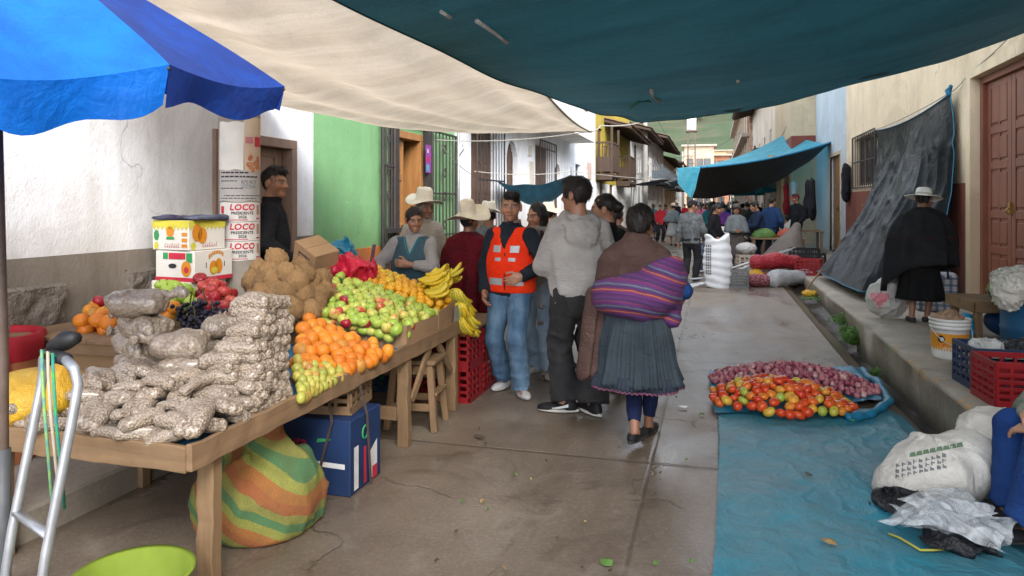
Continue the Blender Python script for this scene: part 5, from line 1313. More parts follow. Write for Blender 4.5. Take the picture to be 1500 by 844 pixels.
simple(1079, 17.0, 1.50, 5, GREYSH, GREYSK, hat=fab('grey_felt_hat', (.12,.11,.1)), label='woman in blue grey shawl and felt hat holding a dark red bundle', kind=.3, extra=shawl(GREYSH), pose=dict(lw=(.06,-.24,1.02), rw=(-.06,-.24,1.02)))
simple(1113, 17.2, 1.62, -75, DKBL, DKBL, label='man in dark blue work clothes reaching over the vegetable table', pose=dict(lw=(.12,-.4,1.0), rw=(-.12,-.4,1.0), hpitch=20, lean=8))
simple(1130, 19.0, 1.72, 150, fab('navy_sweater', (.02,.05,.13)), BLACKJ, label='tall man in navy sweater seen from behind under the dark tarpaulin')
simple(1167, 18.6, 1.60, -60, BLACKJ, BLACKJ, label='vendor in red cap and black clothes beside the right shop', extra=cap(REDCAP), z=.2)
simple(986, 26.0, 1.52, 170, GREYSH, WHSK, hat=STRAW, label='woman in straw hat, grey shawl and pale skirt walking up the street', kind=.42, extra=shawl(GREYSH))
simple(967, 28.5, 1.5, 30, REDC, BLACKJ, label='person in bright red jacket on the left of the street', style='pony')
simple(803, 9.4, 1.52, 160, BLACKJ, BLACKJ, hat=STRAW, label='person with cream straw hat half hidden behind the girl and the hoodie')
simple(716, 7.9, 1.53, -150, GREYSH, BLUESK, hat=STRAWP, label='person in pale straw hat hidden behind the vest man', kind=.3)
simple(903, 9.0, 1.50, 175, BRNC, BRNC, label='dark haired person in brown shawl just beyond the black padded jacket', style='pony')
simple(788, 10.2, 1.50, 150, MAROON, BLACKJ, label='person in maroon top beyond the girl by the grilled window', style='pony')
far = [(1060,22.5,PURP,BLACKJ,None,'violet top'),(1094,24,BRNC,GREYSK,None,'brown top'),(1075,25.5,BLACKJ,BLACKJ,STRAW,'black top and straw hat'),(1104,27,WHC,DKBL,None,'white top'),(1040,24.5,TEALC,BLACKJ,None,'teal top'),(1028,29,PINKC,GREYSK,None,'pink top'),(1052,31,GRNC,BLACKJ,STRAW,'green top and straw hat'),(1086,33,REDC,GREYT,None,'red top'),(1068,36,GREYSH,BLACKJ,STRAW,'grey shawl and straw hat'),(1098,38,DKBL,BLACKJ,None,'dark blue top'),(1018,36,BLACKJ,GREYSK,None,'black top and grey skirt'),(1036,41,BRNC,BLACKJ,STRAW,'brown top and straw hat'),(1058,45,WHC,BLACKJ,None,'white top and black trousers'),(1080,48,PINKC,DKBL,None,'pink top and blue trousers'),(1046,53,MAROON,BLACKJ,None,'maroon top'),(1066,58,TEALC,GREYT,STRAW,'teal top and straw hat'),(1026,55,GREYSH,GREYSK,None,'grey shawl'),(1090,60,BLACKJ,WHSK,STRAW,'black top, white skirt and hat'),(957,31,TEALC,DKBL,None,'teal top at the left kerb'),(975,36,PINKC,BLACKJ,None,'pink top at the left kerb'),(992,42,BLACKJ,BLACKJ,STRAW,'black coat and straw hat at the left kerb'),(1003,50,REDC,GREYSK,None,'red top and grey skirt at the left kerb')]
DK = [(fab('near_black_coat', (.012,.012,.014)),'near black coat'),(fab('dark_brown_coat', (.03,.018,.013)),'dark brown coat'),(fab('dark_green_coat', (.012,.03,.02)),'dark green coat'),(fab('dark_wine_coat', (.05,.008,.015)),'dark wine coat'),(fab('dark_indigo_coat', (.012,.016,.045)),'dark indigo coat')]
BT = [(BLACKJ,'black trousers'),(GREYSK,'grey brown trousers'),(DKBL,'blue trousers'),(GREYT,'charcoal trousers')]
rr = random.Random(77)
for k in range(20):
    c, n_ = DK[k % 5]; b, m_ = BT[k//5]; far.append((rr.uniform(1030,1122), 21.5+k*1.25, c, b, None, n_+' and '+m_))
for i, (u, D, a, b, ht, lb) in enumerate(far):
    simple(u, D, random.uniform(1.5,1.68), random.choice([0,20,160,180,200,-30,90,-90]), a, b, hat=ht, label='distant shopper in the market crowd wearing '+lb, style=random.choice(['short','pony']), h=.045, kind='trousers' if i % 3 else .35, group='shoppers in the far market crowd')
# ================================================================= market stall, goods
TABLEW = wood('stall_timber', (.27,.165,.085), (.17,.10,.052), axis=1, dirt=.55, rough=.8); TABLEV = wood('stall_timber_upright', (.26,.16,.08), (.16,.095,.048), axis=2, dirt=.5, rough=.8); TABLEX = wood('stall_timber_cross', (.26,.16,.08), (.16,.095,.048), axis=0, dirt=.5, rough=.8)
CARD = M('cardboard', (.33,.205,.11), (.26,.16,.085), 5, .9, .2, 60, .003)
BLUETARP = M('blue_tarp_cloth', (.02,.13,.26), (.015,.09,.19), 4, .45, .5, 14, .02)
def lid(m, lo, hi): return m.box(lo, hi)
# --- long trestle table
XF = -1.85; TZ = .62
t = empty('market_table', (-2.4, 3.7, 0), label='long rough timber stall table carrying peanut bags and fruit', cat='table')
def lt(o): o.location = -Vector(t.location); return o
m = MB()
for i in range(7):
    x = XF-.03-i*.175; m.box((x-.168, 2.26+random.uniform(0,.02), TZ-.03), (x, 5.3+random.uniform(-.03,.03), TZ-.002*random.random()))
lt(m.build('tabletop', TABLEW, t, bevel=.003))
lt(MB().plank((XF-.012, 2.22, TZ-.012), (XF-.012, 5.34, TZ-.012), .026, .10, 40).build('front_board', TABLEW, t, bevel=.004))
lt(MB().plank((XF-.03, 2.238, TZ-.02), (-3.1, 2.238, TZ-.02), .026, .10, 20).build('end_board', TABLEX, t, bevel=.004))
for (x, y) in ((-1.90, 4.22), (-1.89, 5.06), (-3.0, 4.2), (-3.0, 5.1), (-1.93, 2.42), (-3.0, 2.42)):
    lt(MB().plank((x, y, 0), (x, y, TZ-.035), .075, .06, 8, .003).build('leg', TABLEV, t, bevel=.004))
for (a, b) in (((-1.875,4.27,.28),(-1.875,4.62,.60)), ((-1.875,5.0,.30),(-1.875,4.72,.58))):
    lt(MB().plank(a, b, .022, .05, 6).build('brace', TABLEV, t, bevel=.003))
for y_, z_ in ((4.2,.21),(5.06,.27)): lt(MB().bar((-1.94,y_,z_),(-2.9,y_,z_),.03,.085).build('stretcher', TABLEX, t, bevel=.003))
# blue plastic under the goods
w1 = Waves(14, 9, 31)
def draped(name, x0, x1, y0, y1, z, mat, amp, n=60, label=None, cat=None, kind=None, fn=None, ripple=None):
    V = []
    for j in range(n+1):
        for i in range(n+1):
            x = x0+(x1-x0)*i/n; y = y0+(y1-y0)*j/n
            if fn: x, y = fn(i/n, j/n)
            q = float(w1(np.array([[x, y, z]]))[0]); V.append((x+.01*q, y, z+amp*abs(q)))
    F = [(j*(n+1)+i, j*(n+1)+i+1, (j+1)*(n+1)+i+1, (j+1)*(n+1)+i) for j in range(n) for i in range(n)]
    o = MB().add(V, F).build(name, mat, smooth=True); tag(o, label, cat, kind=kind); return o
draped('plastic_sheet', XF-.06, -3.02, 2.3, 4.2, TZ+.003, BLUETARP, .006, label='blue plastic sheet spread over the near half of the stall table under the peanut bags', cat='plastic sheet')
draped('plastic_sheet', XF-.04, -2.6, 3.3, 4.3, TZ+.012, BLUETARP, .008, n=40, label='blue plastic sheet under the oranges and yellow guavas on the table', cat='plastic sheet')
# --- fruit meshes
def fruit_mat(name, stops, rough=.4, bump=.1, bs=60, noise_amt=.35, sc=9, spec=.4, coat=0):
    """stops: tones picked per fruit plus a mottle over each fruit"""
    t = NT(name); r = t.rnd(); n = t.noise(sc, 4, .6)
    f = t.math('ADD', r, t.math('MULTIPLY', t.math('SUBTRACT', n, .5), noise_amt*2.2), clamp=True)
    t.color(t.ramp(f, stops)); t.set(Roughness=rough, Coat_Weight=coat); t.b.inputs['Specular IOR Level'].default_value = spec
    t.bump(t.noise(bs, 3, .6), bump, .003); return t.m
M_ORANGE = fruit_mat('orange_peel', [(0,(.48,.12,.008)),(.5,(.60,.18,.012)),(.85,(.64,.24,.02)),(1,(.40,.18,.03))], .5, .35, 170)
M_MANDARIN = fruit_mat('mandarin_peel', [(0,(.62,.28,.015)),(.5,(.72,.36,.02)),(.85,(.66,.42,.03)),(1,(.36,.36,.04))], .42, .3, 150)
M_APPLEG = fruit_mat('green_apple_skin', [(0,(.26,.38,.05)),(.55,(.40,.46,.08)),(.8,(.50,.46,.10)),(.92,(.5,.25,.07)),(1,(.45,.08,.04))], .3, .03, 60, .5, 14)
M_APPLER = fruit_mat('red_apple_skin', [(0,(.24,.012,.022)),(.6,(.36,.02,.03)),(1,(.46,.08,.05))], .25, .03, 60, .4, 20)
M_LIME = fruit_mat('bright_green_apple_skin', [(0,(.20,.36,.035)),(.6,(.29,.43,.05)),(1,(.38,.47,.07))], .28, .03)
M_GUAVA = fruit_mat('yellow_guava_skin', [(0,(.27,.30,.05)),(.5,(.40,.37,.07)),(.8,(.44,.31,.06)),(1,(.38,.15,.05))], .4, .05, 60, .4, 22)
M_TOMATO = fruit_mat('tomato_skin', [(0,(.46,.03,.012)),(.3,(.56,.07,.015)),(.55,(.60,.17,.02)),(.75,(.62,.29,.035)),(.88,(.42,.38,.05)),(1,(.27,.36,.05))], .2, .02, 60, .16, 9)
M_ONION = fruit_mat('red_onion_skin', [(0,(.24,.045,.075)),(.5,(.36,.10,.13)),(.85,(.48,.20,.21)),(1,(.55,.36,.32))], .38, .1, 60, .35, 30)
M_GRAPE = fruit_mat('black_grape_skin', [(0,(.008,.008,.016)),(1,(.03,.025,.05))], .35, .05)
M_BANANA = fruit_mat('banana_skin', [(0,(.55,.38,.02)),(.6,(.66,.46,.03)),(.85,(.50,.42,.04)),(1,(.28,.32,.04))], .45, .05, 60, .4, 12)
M_POTATO = fruit_mat('potato_skin', [(0,(.22,.13,.08)),(1,(.34,.22,.14))], .8, .4, 50)
t = NT('coconut_husk'); g = t.noise(1, 6, .75, t.mapped((60,60,9)), 2.5); t.color(t.mix(t.ramp(g, [(.3, 0.0), (.7, 1.0)]), t.mix(t.rnd(), (.10,.048,.016), (.25,.13,.05)), (.36,.22,.095))); t.set(Roughness=.95); t.bump(g, .9, .015); M_COCO = t.m
def ball(name, r, prof=None, n=14, m=10, lobes=0, la=0, noise=0, seed=0, stem=None):
    V = []; w = Waves(40/max(r*20,1), 8, seed)
    for j in range(m+1):
        th = PI*j/m
        for i in range(n):
            a = 2*PI*i/n; rr, zz = (prof(th) if prof else (math.sin(th), math.cos(th)))
            k = 1+la*math.cos(lobes*a)*math.sin(th) if lobes else 1
            p = np.array((rr*k*math.cos(a), rr*k*math.sin(a), zz))*r
            if noise: p = p*(1+noise*float(w(p[None]*8)[0]))
            V.append(tuple(p))
    F = [(j*n+i, (j+1)*n+i, (j+1)*n+(i+1)%n, j*n+(i+1)%n) for j in range(m) for i in range(n)]
    mb = MB().add(V, F)
    if stem: mb.cur = 1; mb.tube([(0,0,stem[0]*r),(.08*r,0,stem[1]*r)], stem[2]*r, 5)
    return mb
def p_apple(th): d = abs(math.cos(th)); return (math.sin(th)*(1+.06*math.cos(th)), math.cos(th)*.9-(.30*math.exp(-(th/.42)**2) if th < 1.5 else -.16*math.exp(-((PI-th)/.4)**2)))
def p_tom(th): return (math.sin(th)*1.02, math.cos(th)*.82-(.14*math.exp(-(th/.35)**2) if th < 1.5 else 0))
def p_oni(th): return (math.sin(th), math.cos(th)*.92+(.42*math.exp(-(th/.2)**2) if th < 1.5 else -.12*math.exp(-((PI-th)/.2)**2)))
STEM = M('fruit_stem', (.12,.09,.04), (.08,.1,.03), 20, .8, 0); CALYX = M('green_calyx', (.08,.14,.03), None, 20, .8, 0)
PROTO = {}
def proto(kind, mb, mats, cat):
    o = mb.build(kind, mats, None, True, weld=True); PROTO[kind] = (o, cat); return o
FIRST = {}
def put(kind, loc, scale=1, rot=None, label=None, group=None):
    o, cat = PROTO[kind]
    rot = rot or (random.uniform(-.6,.6), random.uniform(-.6,.6), random.uniform(0,6.28))
    if kind not in FIRST:
        FIRST[kind] = 1; o.location = loc; o.rotation_euler = rot; o.scale = (scale,)*3 if not isinstance(scale, tuple) else scale
        return tag(o, label, cat, group)
    return dup(o, loc, rot, scale, label, group)
proto('orange', ball('o', .043, noise=.012, stem=(.93,.99,.09)), [M_ORANGE, STEM], 'orange')
proto('mandarin', ball('m', .036, lambda th: (math.sin(th), math.cos(th)*.88), noise=.02, seed=2, stem=(.8,.9,.1)), [M_MANDARIN, STEM], 'mandarin')
proto('green_apple', ball('a', .042, p_apple, noise=.015, seed=3, stem=(.45,1.0,.05)), [M_APPLEG, STEM], 'apple')
proto('bright_green_apple', ball('a', .044, p_apple, noise=.012, seed=4, stem=(.45,1.0,.05)), [M_LIME, STEM], 'apple')
proto('red_apple', ball('a', .044, p_apple, noise=.012, seed=5, stem=(.45,1.0,.05)), [M_APPLER, STEM], 'apple')
proto('guava', ball('g', .026, lambda th: (math.sin(th), math.cos(th)*1.12), noise=.02, seed=6), [M_GUAVA], 'guava')
proto('tomato', ball('t', .040, p_tom, lobes=5, la=.022, noise=.02, seed=7, stem=(.6,.85,.07)), [M_TOMATO, CALYX], 'tomato')
proto('red_onion', ball('n', .026, p_oni, n=12, m=9, noise=.02, seed=8), [M_ONION], 'onion')
proto('coconut', ball('c', .068, lambda th: (math.sin(th)*(1-.12*math.cos(th)), math.cos(th)*1.1+.16*math.exp(-(th/.2)**2)), n=26, m=20, noise=.06, seed=9), [M_COCO], 'coconut')
proto('potato', ball('p', .04, lambda th: (math.sin(th), math.cos(th)*1.3), noise=.09, seed=10), [M_POTATO], 'potato')
def slope(kind, quad, d, label, group, layers=2, bulge=.05, jit=.25, limit=400, dz=0.0):
    """lay fruit on a slanting bed given by four corner points (a near-left, b near-right, c far-right, d far-left)"""
    A, B, C, D_ = [Vector(p) for p in quad]; L1 = ((B-A).length+(C-D_).length)/2; L2 = ((D_-A).length+(C-B).length)/2
    cnt = 0
    for ly in range(layers):
        nu, nv = max(int(L1/d), 1), max(int(L2/(d*.88)), 1); off = .5*(ly % 2)
        for j in range(nv+1):
            for i in range(nu+1):
                if cnt >= limit: return
                u = (i+off+.5*(j % 2)+random.uniform(-jit,jit))/nu-.0; v = (j+.5*off+random.uniform(-jit,jit))/nv
                if not (-.03 <= u <= 1.03 and -.03 <= v <= 1.03): continue
                p = (A.lerp(B, u)).lerp(D_.lerp(C, u), v); p.z += bulge*16*max(u*(1-u),0)*max(v*(1-v),0)+random.uniform(-.1,.16)*d-ly*d*.75+dz
                if p.z < TZ+d*.45 and kind not in ('tomato','red_onion'): p.z = TZ+d*.47
                put(kind, p, tuple(random.uniform(.84,1.12)*q for q in (random.uniform(.94,1.06), random.uniform(.94,1.06), 1)), label=label, group=group); cnt += 1
slope('orange', (PD(432,538,3.62), PD(520,545,3.87), PD(566,516,4.2), PD(448,468,4.45)), .083, 'round orange heaped on the stall table between the guavas and the apples', 'oranges heaped on the stall table', 2, .035)
slope('guava', (PD(440,582,3.30), PD(452,582,3.42), PD(516,547,3.86), PD(432,528,3.6)), .05, 'small yellow green guava heaped at the table edge below the oranges', 'guavas heaped at the table edge', 2, .025)
slope('green_apple', (PD(464,458,4.62), PD(580,482,4.50), PD(640,458,5.2), PD(500,405,5.35)), .08, 'pale green apple heaped in the long cardboard tray on the stall', 'green apples in the cardboard tray', 2, .04)
slope('mandarin', (PD(520,418,5.35), PD(612,448,5.25), PD(662,440,5.5), PD(548,392,5.9)), .07, 'yellow orange mandarin heaped at the far end of the stall before the vendor', 'mandarins heaped before the vendor', 2, .04)
for (u, v, D) in ((495,457,4.62),(505,440,4.8),(514,468,4.6),(520,449,4.85),(507,474,4.53),(560,475,4.6),(600,478,4.66),(535,474,4.55)):
    put('red_apple', PD(u, v, D), .85, label='red blushed apple lying among the pale green apples in the cardboard tray', group='red apples among the green apples')
# cardboard trays holding the fruit
def cardwall(name, pts, label, mat=CARD, th=.006):
    m = MB()
    r = empty(name, pts[0][0], label=label, cat='box')
    for i, (a, b, h0, h1) in enumerate(pts):
        a = Vector(a); b = Vector(b); n = (b-a).cross(Vector((0,0,1))).normalized()*th
        P = [a, b, b+Vector((0,0,h1)), a+Vector((0,0,h0))]
        o = MB().prism(P, n).build('panel', mat, r); o.location = -Vector(r.location)
    return r
b0 = Vector((XF-.03, 4.20, TZ)); b1 = Vector((XF-.03, 4.74, TZ)); b2 = Vector((XF-.03, 5.28, TZ)); bl = Vector((-2.45, 4.12, TZ))
cardwall('cardboard_tray', [(bl, b0, .22, .15), (b0, b1, .15, .14), (b1+Vector((.004,.0,0)), b2+Vector((.004,0,0)), .16, .22), (b2, Vector((-2.7,5.34,TZ)), .22, .25)], 'long low cardboard tray of brown panels holding the green apples and mandarins')
o = MB().add([(XF+.002,4.98,TZ+.045),(XF+.002,5.26,TZ+.05),(XF+.004,5.25,TZ+.18),(XF+.004,4.99,TZ+.165)], [(0,1,2,3)]).build('price_card', M('grey_card', (.38,.35,.32), None, 6, .9, .1)); tag(o, 'blank pale grey card stuck on the front of the cardboard tray', 'card')
# bananas
def banana_mb(L=.2, r=.018):
    P = []; rs = []
    for i in range(11):
        t = i/10; a = -.75+1.5*t; P.append((L*.75*math.sin(a), 0, L*.75*(1-math.cos(a)))); rs.append(r*(min(1, .35+t*5) if t < .5 else min(1, .25+(1-t)*6)))
    return MB().tube(P, rs, 6)
ban = None; nb = 0
BANL = {0: 'hand of ripe yellow bananas in the stacked pile on top of the stall end', 1: 'hand of greenish yellow bananas hanging over the red crates at the stall end'}
def hand_of_bananas(loc, rot, k, s=1.0):
    global ban
    if ban is None:
        ban = empty('banana_bunch', loc, label=BANL[k], cat='bananas', group='banana bunches %d' % k)
        mb = banana_mb(); me = None
        for i in range(11):
            row = i//6; a = (i % 6-2.5)*.23+row*.1
            if me is None: o = mb.build('banana', M_BANANA, ban, True); me = o.data
            else: o = link('banana', me, None, ban)
            o.rotation_euler = (a*.9+.1, -.25-row*.28, a*.45); o.location = (.0, (i % 6-2.5)*.032, .03*row+.0)
        ban.rotation_euler = rot; ban.scale = (s,)*3; return ban
    c = dup(ban, loc, rot, s, BANL[k], 'banana bunches %d' % k); return c
for (u, v, D, rz, ry, k, s) in ((642,405,5.55,.2,.1,0,1),(655,412,5.6,-.5,0,0,1),(630,412,5.5,.9,.1,0,1),(648,420,5.5,.4,-.1,0,1),(622,420,5.6,-.2,0,0,1),(664,403,5.6,.3,0,0,.95),(640,430,5.4,.5,.1,0,1),
    (668,440,5.45,1.3,1.2,1,1),(676,452,5.5,1.5,1.3,1,1),(680,468,5.5,1.2,1.35,1,1),(672,460,5.42,1.8,1.25,1,.95),(683,482,5.52,1.4,1.4,1,.95),(674,480,5.45,1.1,1.3,1,.9)):
    hand_of_bananas(PD(u, v, D), (random.uniform(-.2,.2), ry, rz), k, s*.9)
# coconuts
for i, (u, v, D) in enumerate([(405,380,4.75),(402,412,4.6),(432,408,4.62),(385,418,4.62),(455,412,4.75),(375,440,4.62),(418,428,4.52),(445,432,4.55),(400,440,4.5),(466,430,4.75),(390,455,4.5),(428,452,4.45),(455,455,4.5),(370,412,4.8),(470,410,4.95),(480,432,4.95),(440,392,4.9),(380,395,4.85),(412,460,4.42),(372,458,4.55),(395,398,4.7),(420,400,4.6),(448,402,4.7),(408,428,4.55),(462,444,4.65),(385,432,4.55),(436,412,4.56),(472,424,4.8)]):
    put('coconut', PD(u, v, D), random.uniform(.95,1.15), label='brown fibrous coconut in the heap in front of the man in black', group='coconuts heaped on the stall')
# stacked cartons that carry coconuts and bags behind (partly visible)
def crate(name, loc, size, mat, label, rz=0, cat='crate', slats=4, group=None, th=.014, solidface=False):
    """open plastic crate with ribbed slotted walls"""
    r = empty(name, loc, rz, label, cat, group); sx, sy, sz = size
    m = MB(); m.box((-sx/2,-sy/2,0),(sx/2,sy/2,.012)); m.build('base', mat, r)
    for (ax, sg) in (('x',-1),('x',1),('y',-1),('y',1)):
        m = MB(); L = (sy if ax == 'x' else sx)-(.0 if ax == 'x' else th*2)
        def B(a0, a1, z0, z1, t0=0, t1=th):
            if ax == 'x':
                x0, x1 = (-sx/2+t0, -sx/2+t1) if sg < 0 else (sx/2-t1, sx/2-t0); m.box((x0, a0, z0), (x1, a1, z1))
            else:
                y0, y1 = (-sy/2+t0, -sy/2+t1) if sg < 0 else (sy/2-t1, sy/2-t0); m.box((a0, y0, z0), (a1, y1, z1))
        B(-L/2, L/2, sz-.035, sz); B(-L/2, L/2, 0.012, .045)
        for k in range(1, slats): z = .03+(sz-.06)*k/slats; B(-L/2, L/2, z-.011, z+.011, .002, th-.002)
        n = max(int(L/.075), 2)
        for k in range(n+1):
            a = -L/2+L*k/n; wd = .018 if 0 < k < n else .028; B(max(a-wd/2,-L/2), min(a+wd/2,L/2), .0125, sz-.0005, .0012 if 0 < k < n else 0.0005, th-.0012)
        m.build('side', mat, r)
    return r
def plastic(name, c, rough=.45): return M(name, c, mul(c, .75), 5, rough, .12, 30, .003)
REDP = plastic('red_crate_plastic', (.28,.012,.016)); NAVYP = plastic('navy_crate_plastic', (.015,.035,.085)); GREYP = plastic('grey_crate_plastic', (.17,.17,.175)); GREENP = plastic('green_crate_plastic', (.02,.18,.07))
CL = ['red slotted plastic crate under the bananas, near bottom one', 'red slotted plastic crate under the bananas, near top one', 'red slotted plastic crate under the bananas, far bottom one', 'red slotted plastic crate under the bananas, far top one']
n = 0
for yy in (5.42, 5.80):
    for zz in (0.0, .281):
        crate('plastic_crate', (-2.06, yy, zz), (.50,.36,.28), REDP, CL[n], 0, group='red crates at the stall end'); n += 1
o = MB().box((-2.3,5.36,.562),(-1.78,6.0,.585)).build('wooden_board', TABLEX, bevel=.003); tag(o, 'short wooden board lying on top of the red crates', 'board')
# stool under the table
s = empty('wooden_stool', (-2.0, 4.66, 0), .1, 'rough wooden stool pushed under the far half of the stall table', 'stool')
m = MB(); m.box((-.17,-.15,.45),(-.005,.15,.478)).box((.005,-.15,.45),(.17,.15,.478)).build('seat', TABLEV, s, bevel=.004)
for sx in (-1,1):
    for sy in (-1,1): MB().bar((sx*.17,sy*.15,0),(sx*.125,sy*.11,.45),.045).build('leg', TABLEV, s, bevel=.004)
MB().bar((-.15,-.135,.16),(.15,-.135,.16),.02,.05).bar((-.15,.135,.16),(.15,.135,.16),.02,.05).bar((-.155,-.13,.25),(-.155,.13,.25),.05,.02).bar((.155,-.13,.25),(.155,.13,.25),.05,.02).bar((-.14,-.12,.41),(.14,-.12,.41),.02,.06).build('stretcher', TABLEX, s, bevel=.003)
# blue carton under the table
NAVYB = M('navy_printed_card', (.012,.035,.11), (.01,.025,.075), 4, .6, .1); WHP = M('white_print', (.75,.75,.75)); REDPR = M('red_print', (.5,.03,.04), None, 5, .6, 0); GRPR = M('green_print', (.04,.3,.1), None, 5, .6, 0); YEPR = M('yellow_print', (.62,.55,.06), None, 5, .6, 0); ORPR = M('orange_print', (.66,.25,.02), None, 5, .6, 0); BLPR = M('black_print', (.03,.03,.035), None, 5, .6, 0); PKPR = M('pink_print', (.55,.2,.22), None, 5, .6, 0)
c = empty('carton', (-2.17, 3.58, 0), 0, 'dark blue printed fruit carton with white stripe standing under the table', 'carton')
MB().box((-.33,-.18,0),(.33,.18,.40)).build('box', NAVYB, c, bevel=.006)
yf = -.182; xr = .332
MB().add([(-.3,yf,.16),(.3,yf,.145),(.3,yf,.172),(-.3,yf,.187)], [(0,1,2,3)]).build('white_stripe', WHP, c)
V, F = text_mesh('Acruta', .085, .012, .2); MB().add([(x-.05, yf, y+.27) for x, y, z in V], F).build('lettering', REDPR, c)
MB().add([(.13,yf,.275),(.21,yf,.29),(.22,yf,.30),(.14,yf,.298)], [(0,1,2,3)]).build('green_leaf_mark', GRPR, c)
for q in ([(xr,-.14,.02),(xr,-.09,.02),(xr,-.09,.25),(xr,-.14,.25)],[(xr,.04,.02),(xr,.13,.02),(xr,.13,.22),(xr,.04,.17)]): MB().poly(q).build('white_label', WHP, c)
m = MB(); m.add([(xr+.001,.07,.01),(xr+.001,.13,.01),(xr+.001,.13,.08),(xr+.001,.07,.08)], [(0,1,2,3)]).add([(xr,-.03,.02),(xr,0,.02),(xr,0,.22),(xr,-.03,.22)], [(0,1,2,3)]); m.build('red_label', REDPR, c)
MB().tube([(xr+.002, -.02+.03*math.cos(a), .30+.035*math.sin(a)) for a in [2*PI*k/12 for k in range(13)]], .005, 4).build('green_ring_mark', GRPR, c)
MB().tube([(.12,-.2,.0),(.24,-.21,.40),(.2,-.2,.62)], .008, 5).tube([(.35,.02,.0),(.352,-.03,.4),(.3,-.05,.62)], .007, 5).build('strap', M('dark_strap', (.07,.05,.045), None, 9), c)
r = crate('wooden_crate', (-2.15, 3.62, .405), (.5,.34,.15), TABLEX, 'weathered wooden crate lying on the blue carton under the table', .15, slats=2)
# striped sack under the near half of the table
def blob(name, fn, lo, hi, h, mat, label, cat, group=None, it=1, kind=None):
    o = sdf_obj(name, fn, lo, hi, h, mat, None, it); return tag(o, label, cat, group, kind)
STR = striped('orange_green_striped_plastic', [(0,(.32,.12,.03)),(.2,(.24,.25,.05)),(.4,(.06,.17,.07)),(.6,(.22,.22,.05)),(.8,(.3,.09,.03))], 4.5, (.2,.15,.05), tilt=.7, bend=0)
wv = Waves(12, 9, 41); wv2 = Waves(30, 9, 42)
blob('shopping_sack', lambda P: smax(smin(sd_ell(P, (-2.1,3.0,.14), (.30,.27,.25)), sd_cone(P, (-2.08,3.0,.3), (-2.0,2.95,.52), .13, .035), .12)-.035*(np.exp(-(wv(P)/.4)**2)-.4)-.016*np.exp(-(wv2(P)/.35)**2), -P[:, 2], .03), (-2.5,2.6,-.03), (-1.7,3.4,.66), .018, STR, 'orange and green striped plastic sack standing on the ground under the table', 'sack')
# bucket and lime basin in front of the table
b = empty('bucket', (-1.84, 2.06, 0), 0, 'grey plastic bucket on the ground in front of the near table corner', 'bucket')
MB().lathe([(.0,.004),(.125,.0),(.15,.225),(.16,.225),(.16,.25),(.143,.25),(.12,.02),(0,.018)], 32).build('shell', plastic('grey_bucket_plastic', (.19,.2,.21)), b, True)
MB().tube([(.165*math.cos(a), -.06*math.sin(a)-.03, .225-.11*math.sin(a)) for a in [PI*k/10 for k in range(11)]], .005, 5).build('bail', GALV, b)
b = empty('basin', (-1.93, 2.03, .172), 0, 'lime green plastic basin resting on the grey bucket', 'basin')
MB().lathe([(0,.003),(.13,.0),(.185,.095),(.2,.095),(.2,.105),(.178,.102),(.12,.012),(0,.014)], 36).build('shell', plastic('lime_plastic', (.22,.30,.035)), b, True)
blob('plastic_sheet', lambda P: np.abs(P[:, 2]-.03-.05*np.exp(-((P[:, 0]+2.5)**2+(P[:, 1]-1.7)**2)*9)-.018*wv(P))-.006, (-2.9,1.35,-.02), (-2.05,2.1,.2), .02, BLUETARP, 'crumpled bright blue plastic on the ground at the near left corner', 'plastic sheet')
b0_ = [o for o in COL.objects if o.name.startswith('bucket')][0]; b0_.scale = (1,1,.66)
# hand truck with elastic cords
h = empty('hand_truck', (-2.06, 1.86, -.02), R(-22), 'pale metal hand truck with black grip and elastic cords leaning against the table end', 'hand truck')
ALU = M('worn_aluminium', (.45,.47,.49), (.33,.34,.36), 14, .38, .1, metal=.55)
PT = [(-.14,-.16,0.0),(-.14,-.09,.5),(-.14,-.01,.93),(-.14,.0,1.00),(-.125,-.005,1.045),(-.07,-.01,1.07)]
MB().tube(PT, .016, 8).tube([(-x,y,z) for x,y,z in PT], .016, 8).bar((-.14,-.125,.25),(.14,-.125,.25),.03,.012).bar((-.14,-.08,.55),(.14,-.08,.55),.03,.012).build('frame', ALU, h, True)
MB().tube([(-.075,-.01,1.07),(.075,-.01,1.07)], .021, 10).tube([(-.06,.0,1.09),(.0,.02,1.12),(.05,.03,1.13)], [.025,.034,.02], 8).build('grip', M('black_rubber', (.018,.018,.02), None, 9, .55, .2), h, True)
MB().box((-.17,-.36,.0),(.17,-.15,.012)).build('toe_plate', ALU, h)
for sx in (-1,1):
    wh = MB().lathe([(.0,-.02),(.06,-.02),(.085,-.026),(.1,-.016),(.1,.016),(.085,.026),(.06,.02),(0,.02)], 20, xf((sx*.19,-.06,.1),(0,PI/2,0))).build('wheel', M('black_rubber', (.018,.018,.02)), h, True)
for i, (dx, mt, zb) in enumerate(((-.02, M('lime_cord', (.3,.5,.04), (.04,.2,.3), 26, .7, 0), .55), (.03, M('cream_cord', (.5,.45,.33), None, 20, .8, 0), .62), (.07, M('blue_green_cord', (.02,.12,.26), (.05,.36,.07), 18, .7, 0), .6))):
    MB().tube([(dx-.03,-.015,1.055),(dx-.02,-.04,1.09),(dx,-.045,1.03),(dx+.005,-.04,.9),(dx+.02,-.02,zb)], .0055, 6).build('elastic_cord', mt, h, True)
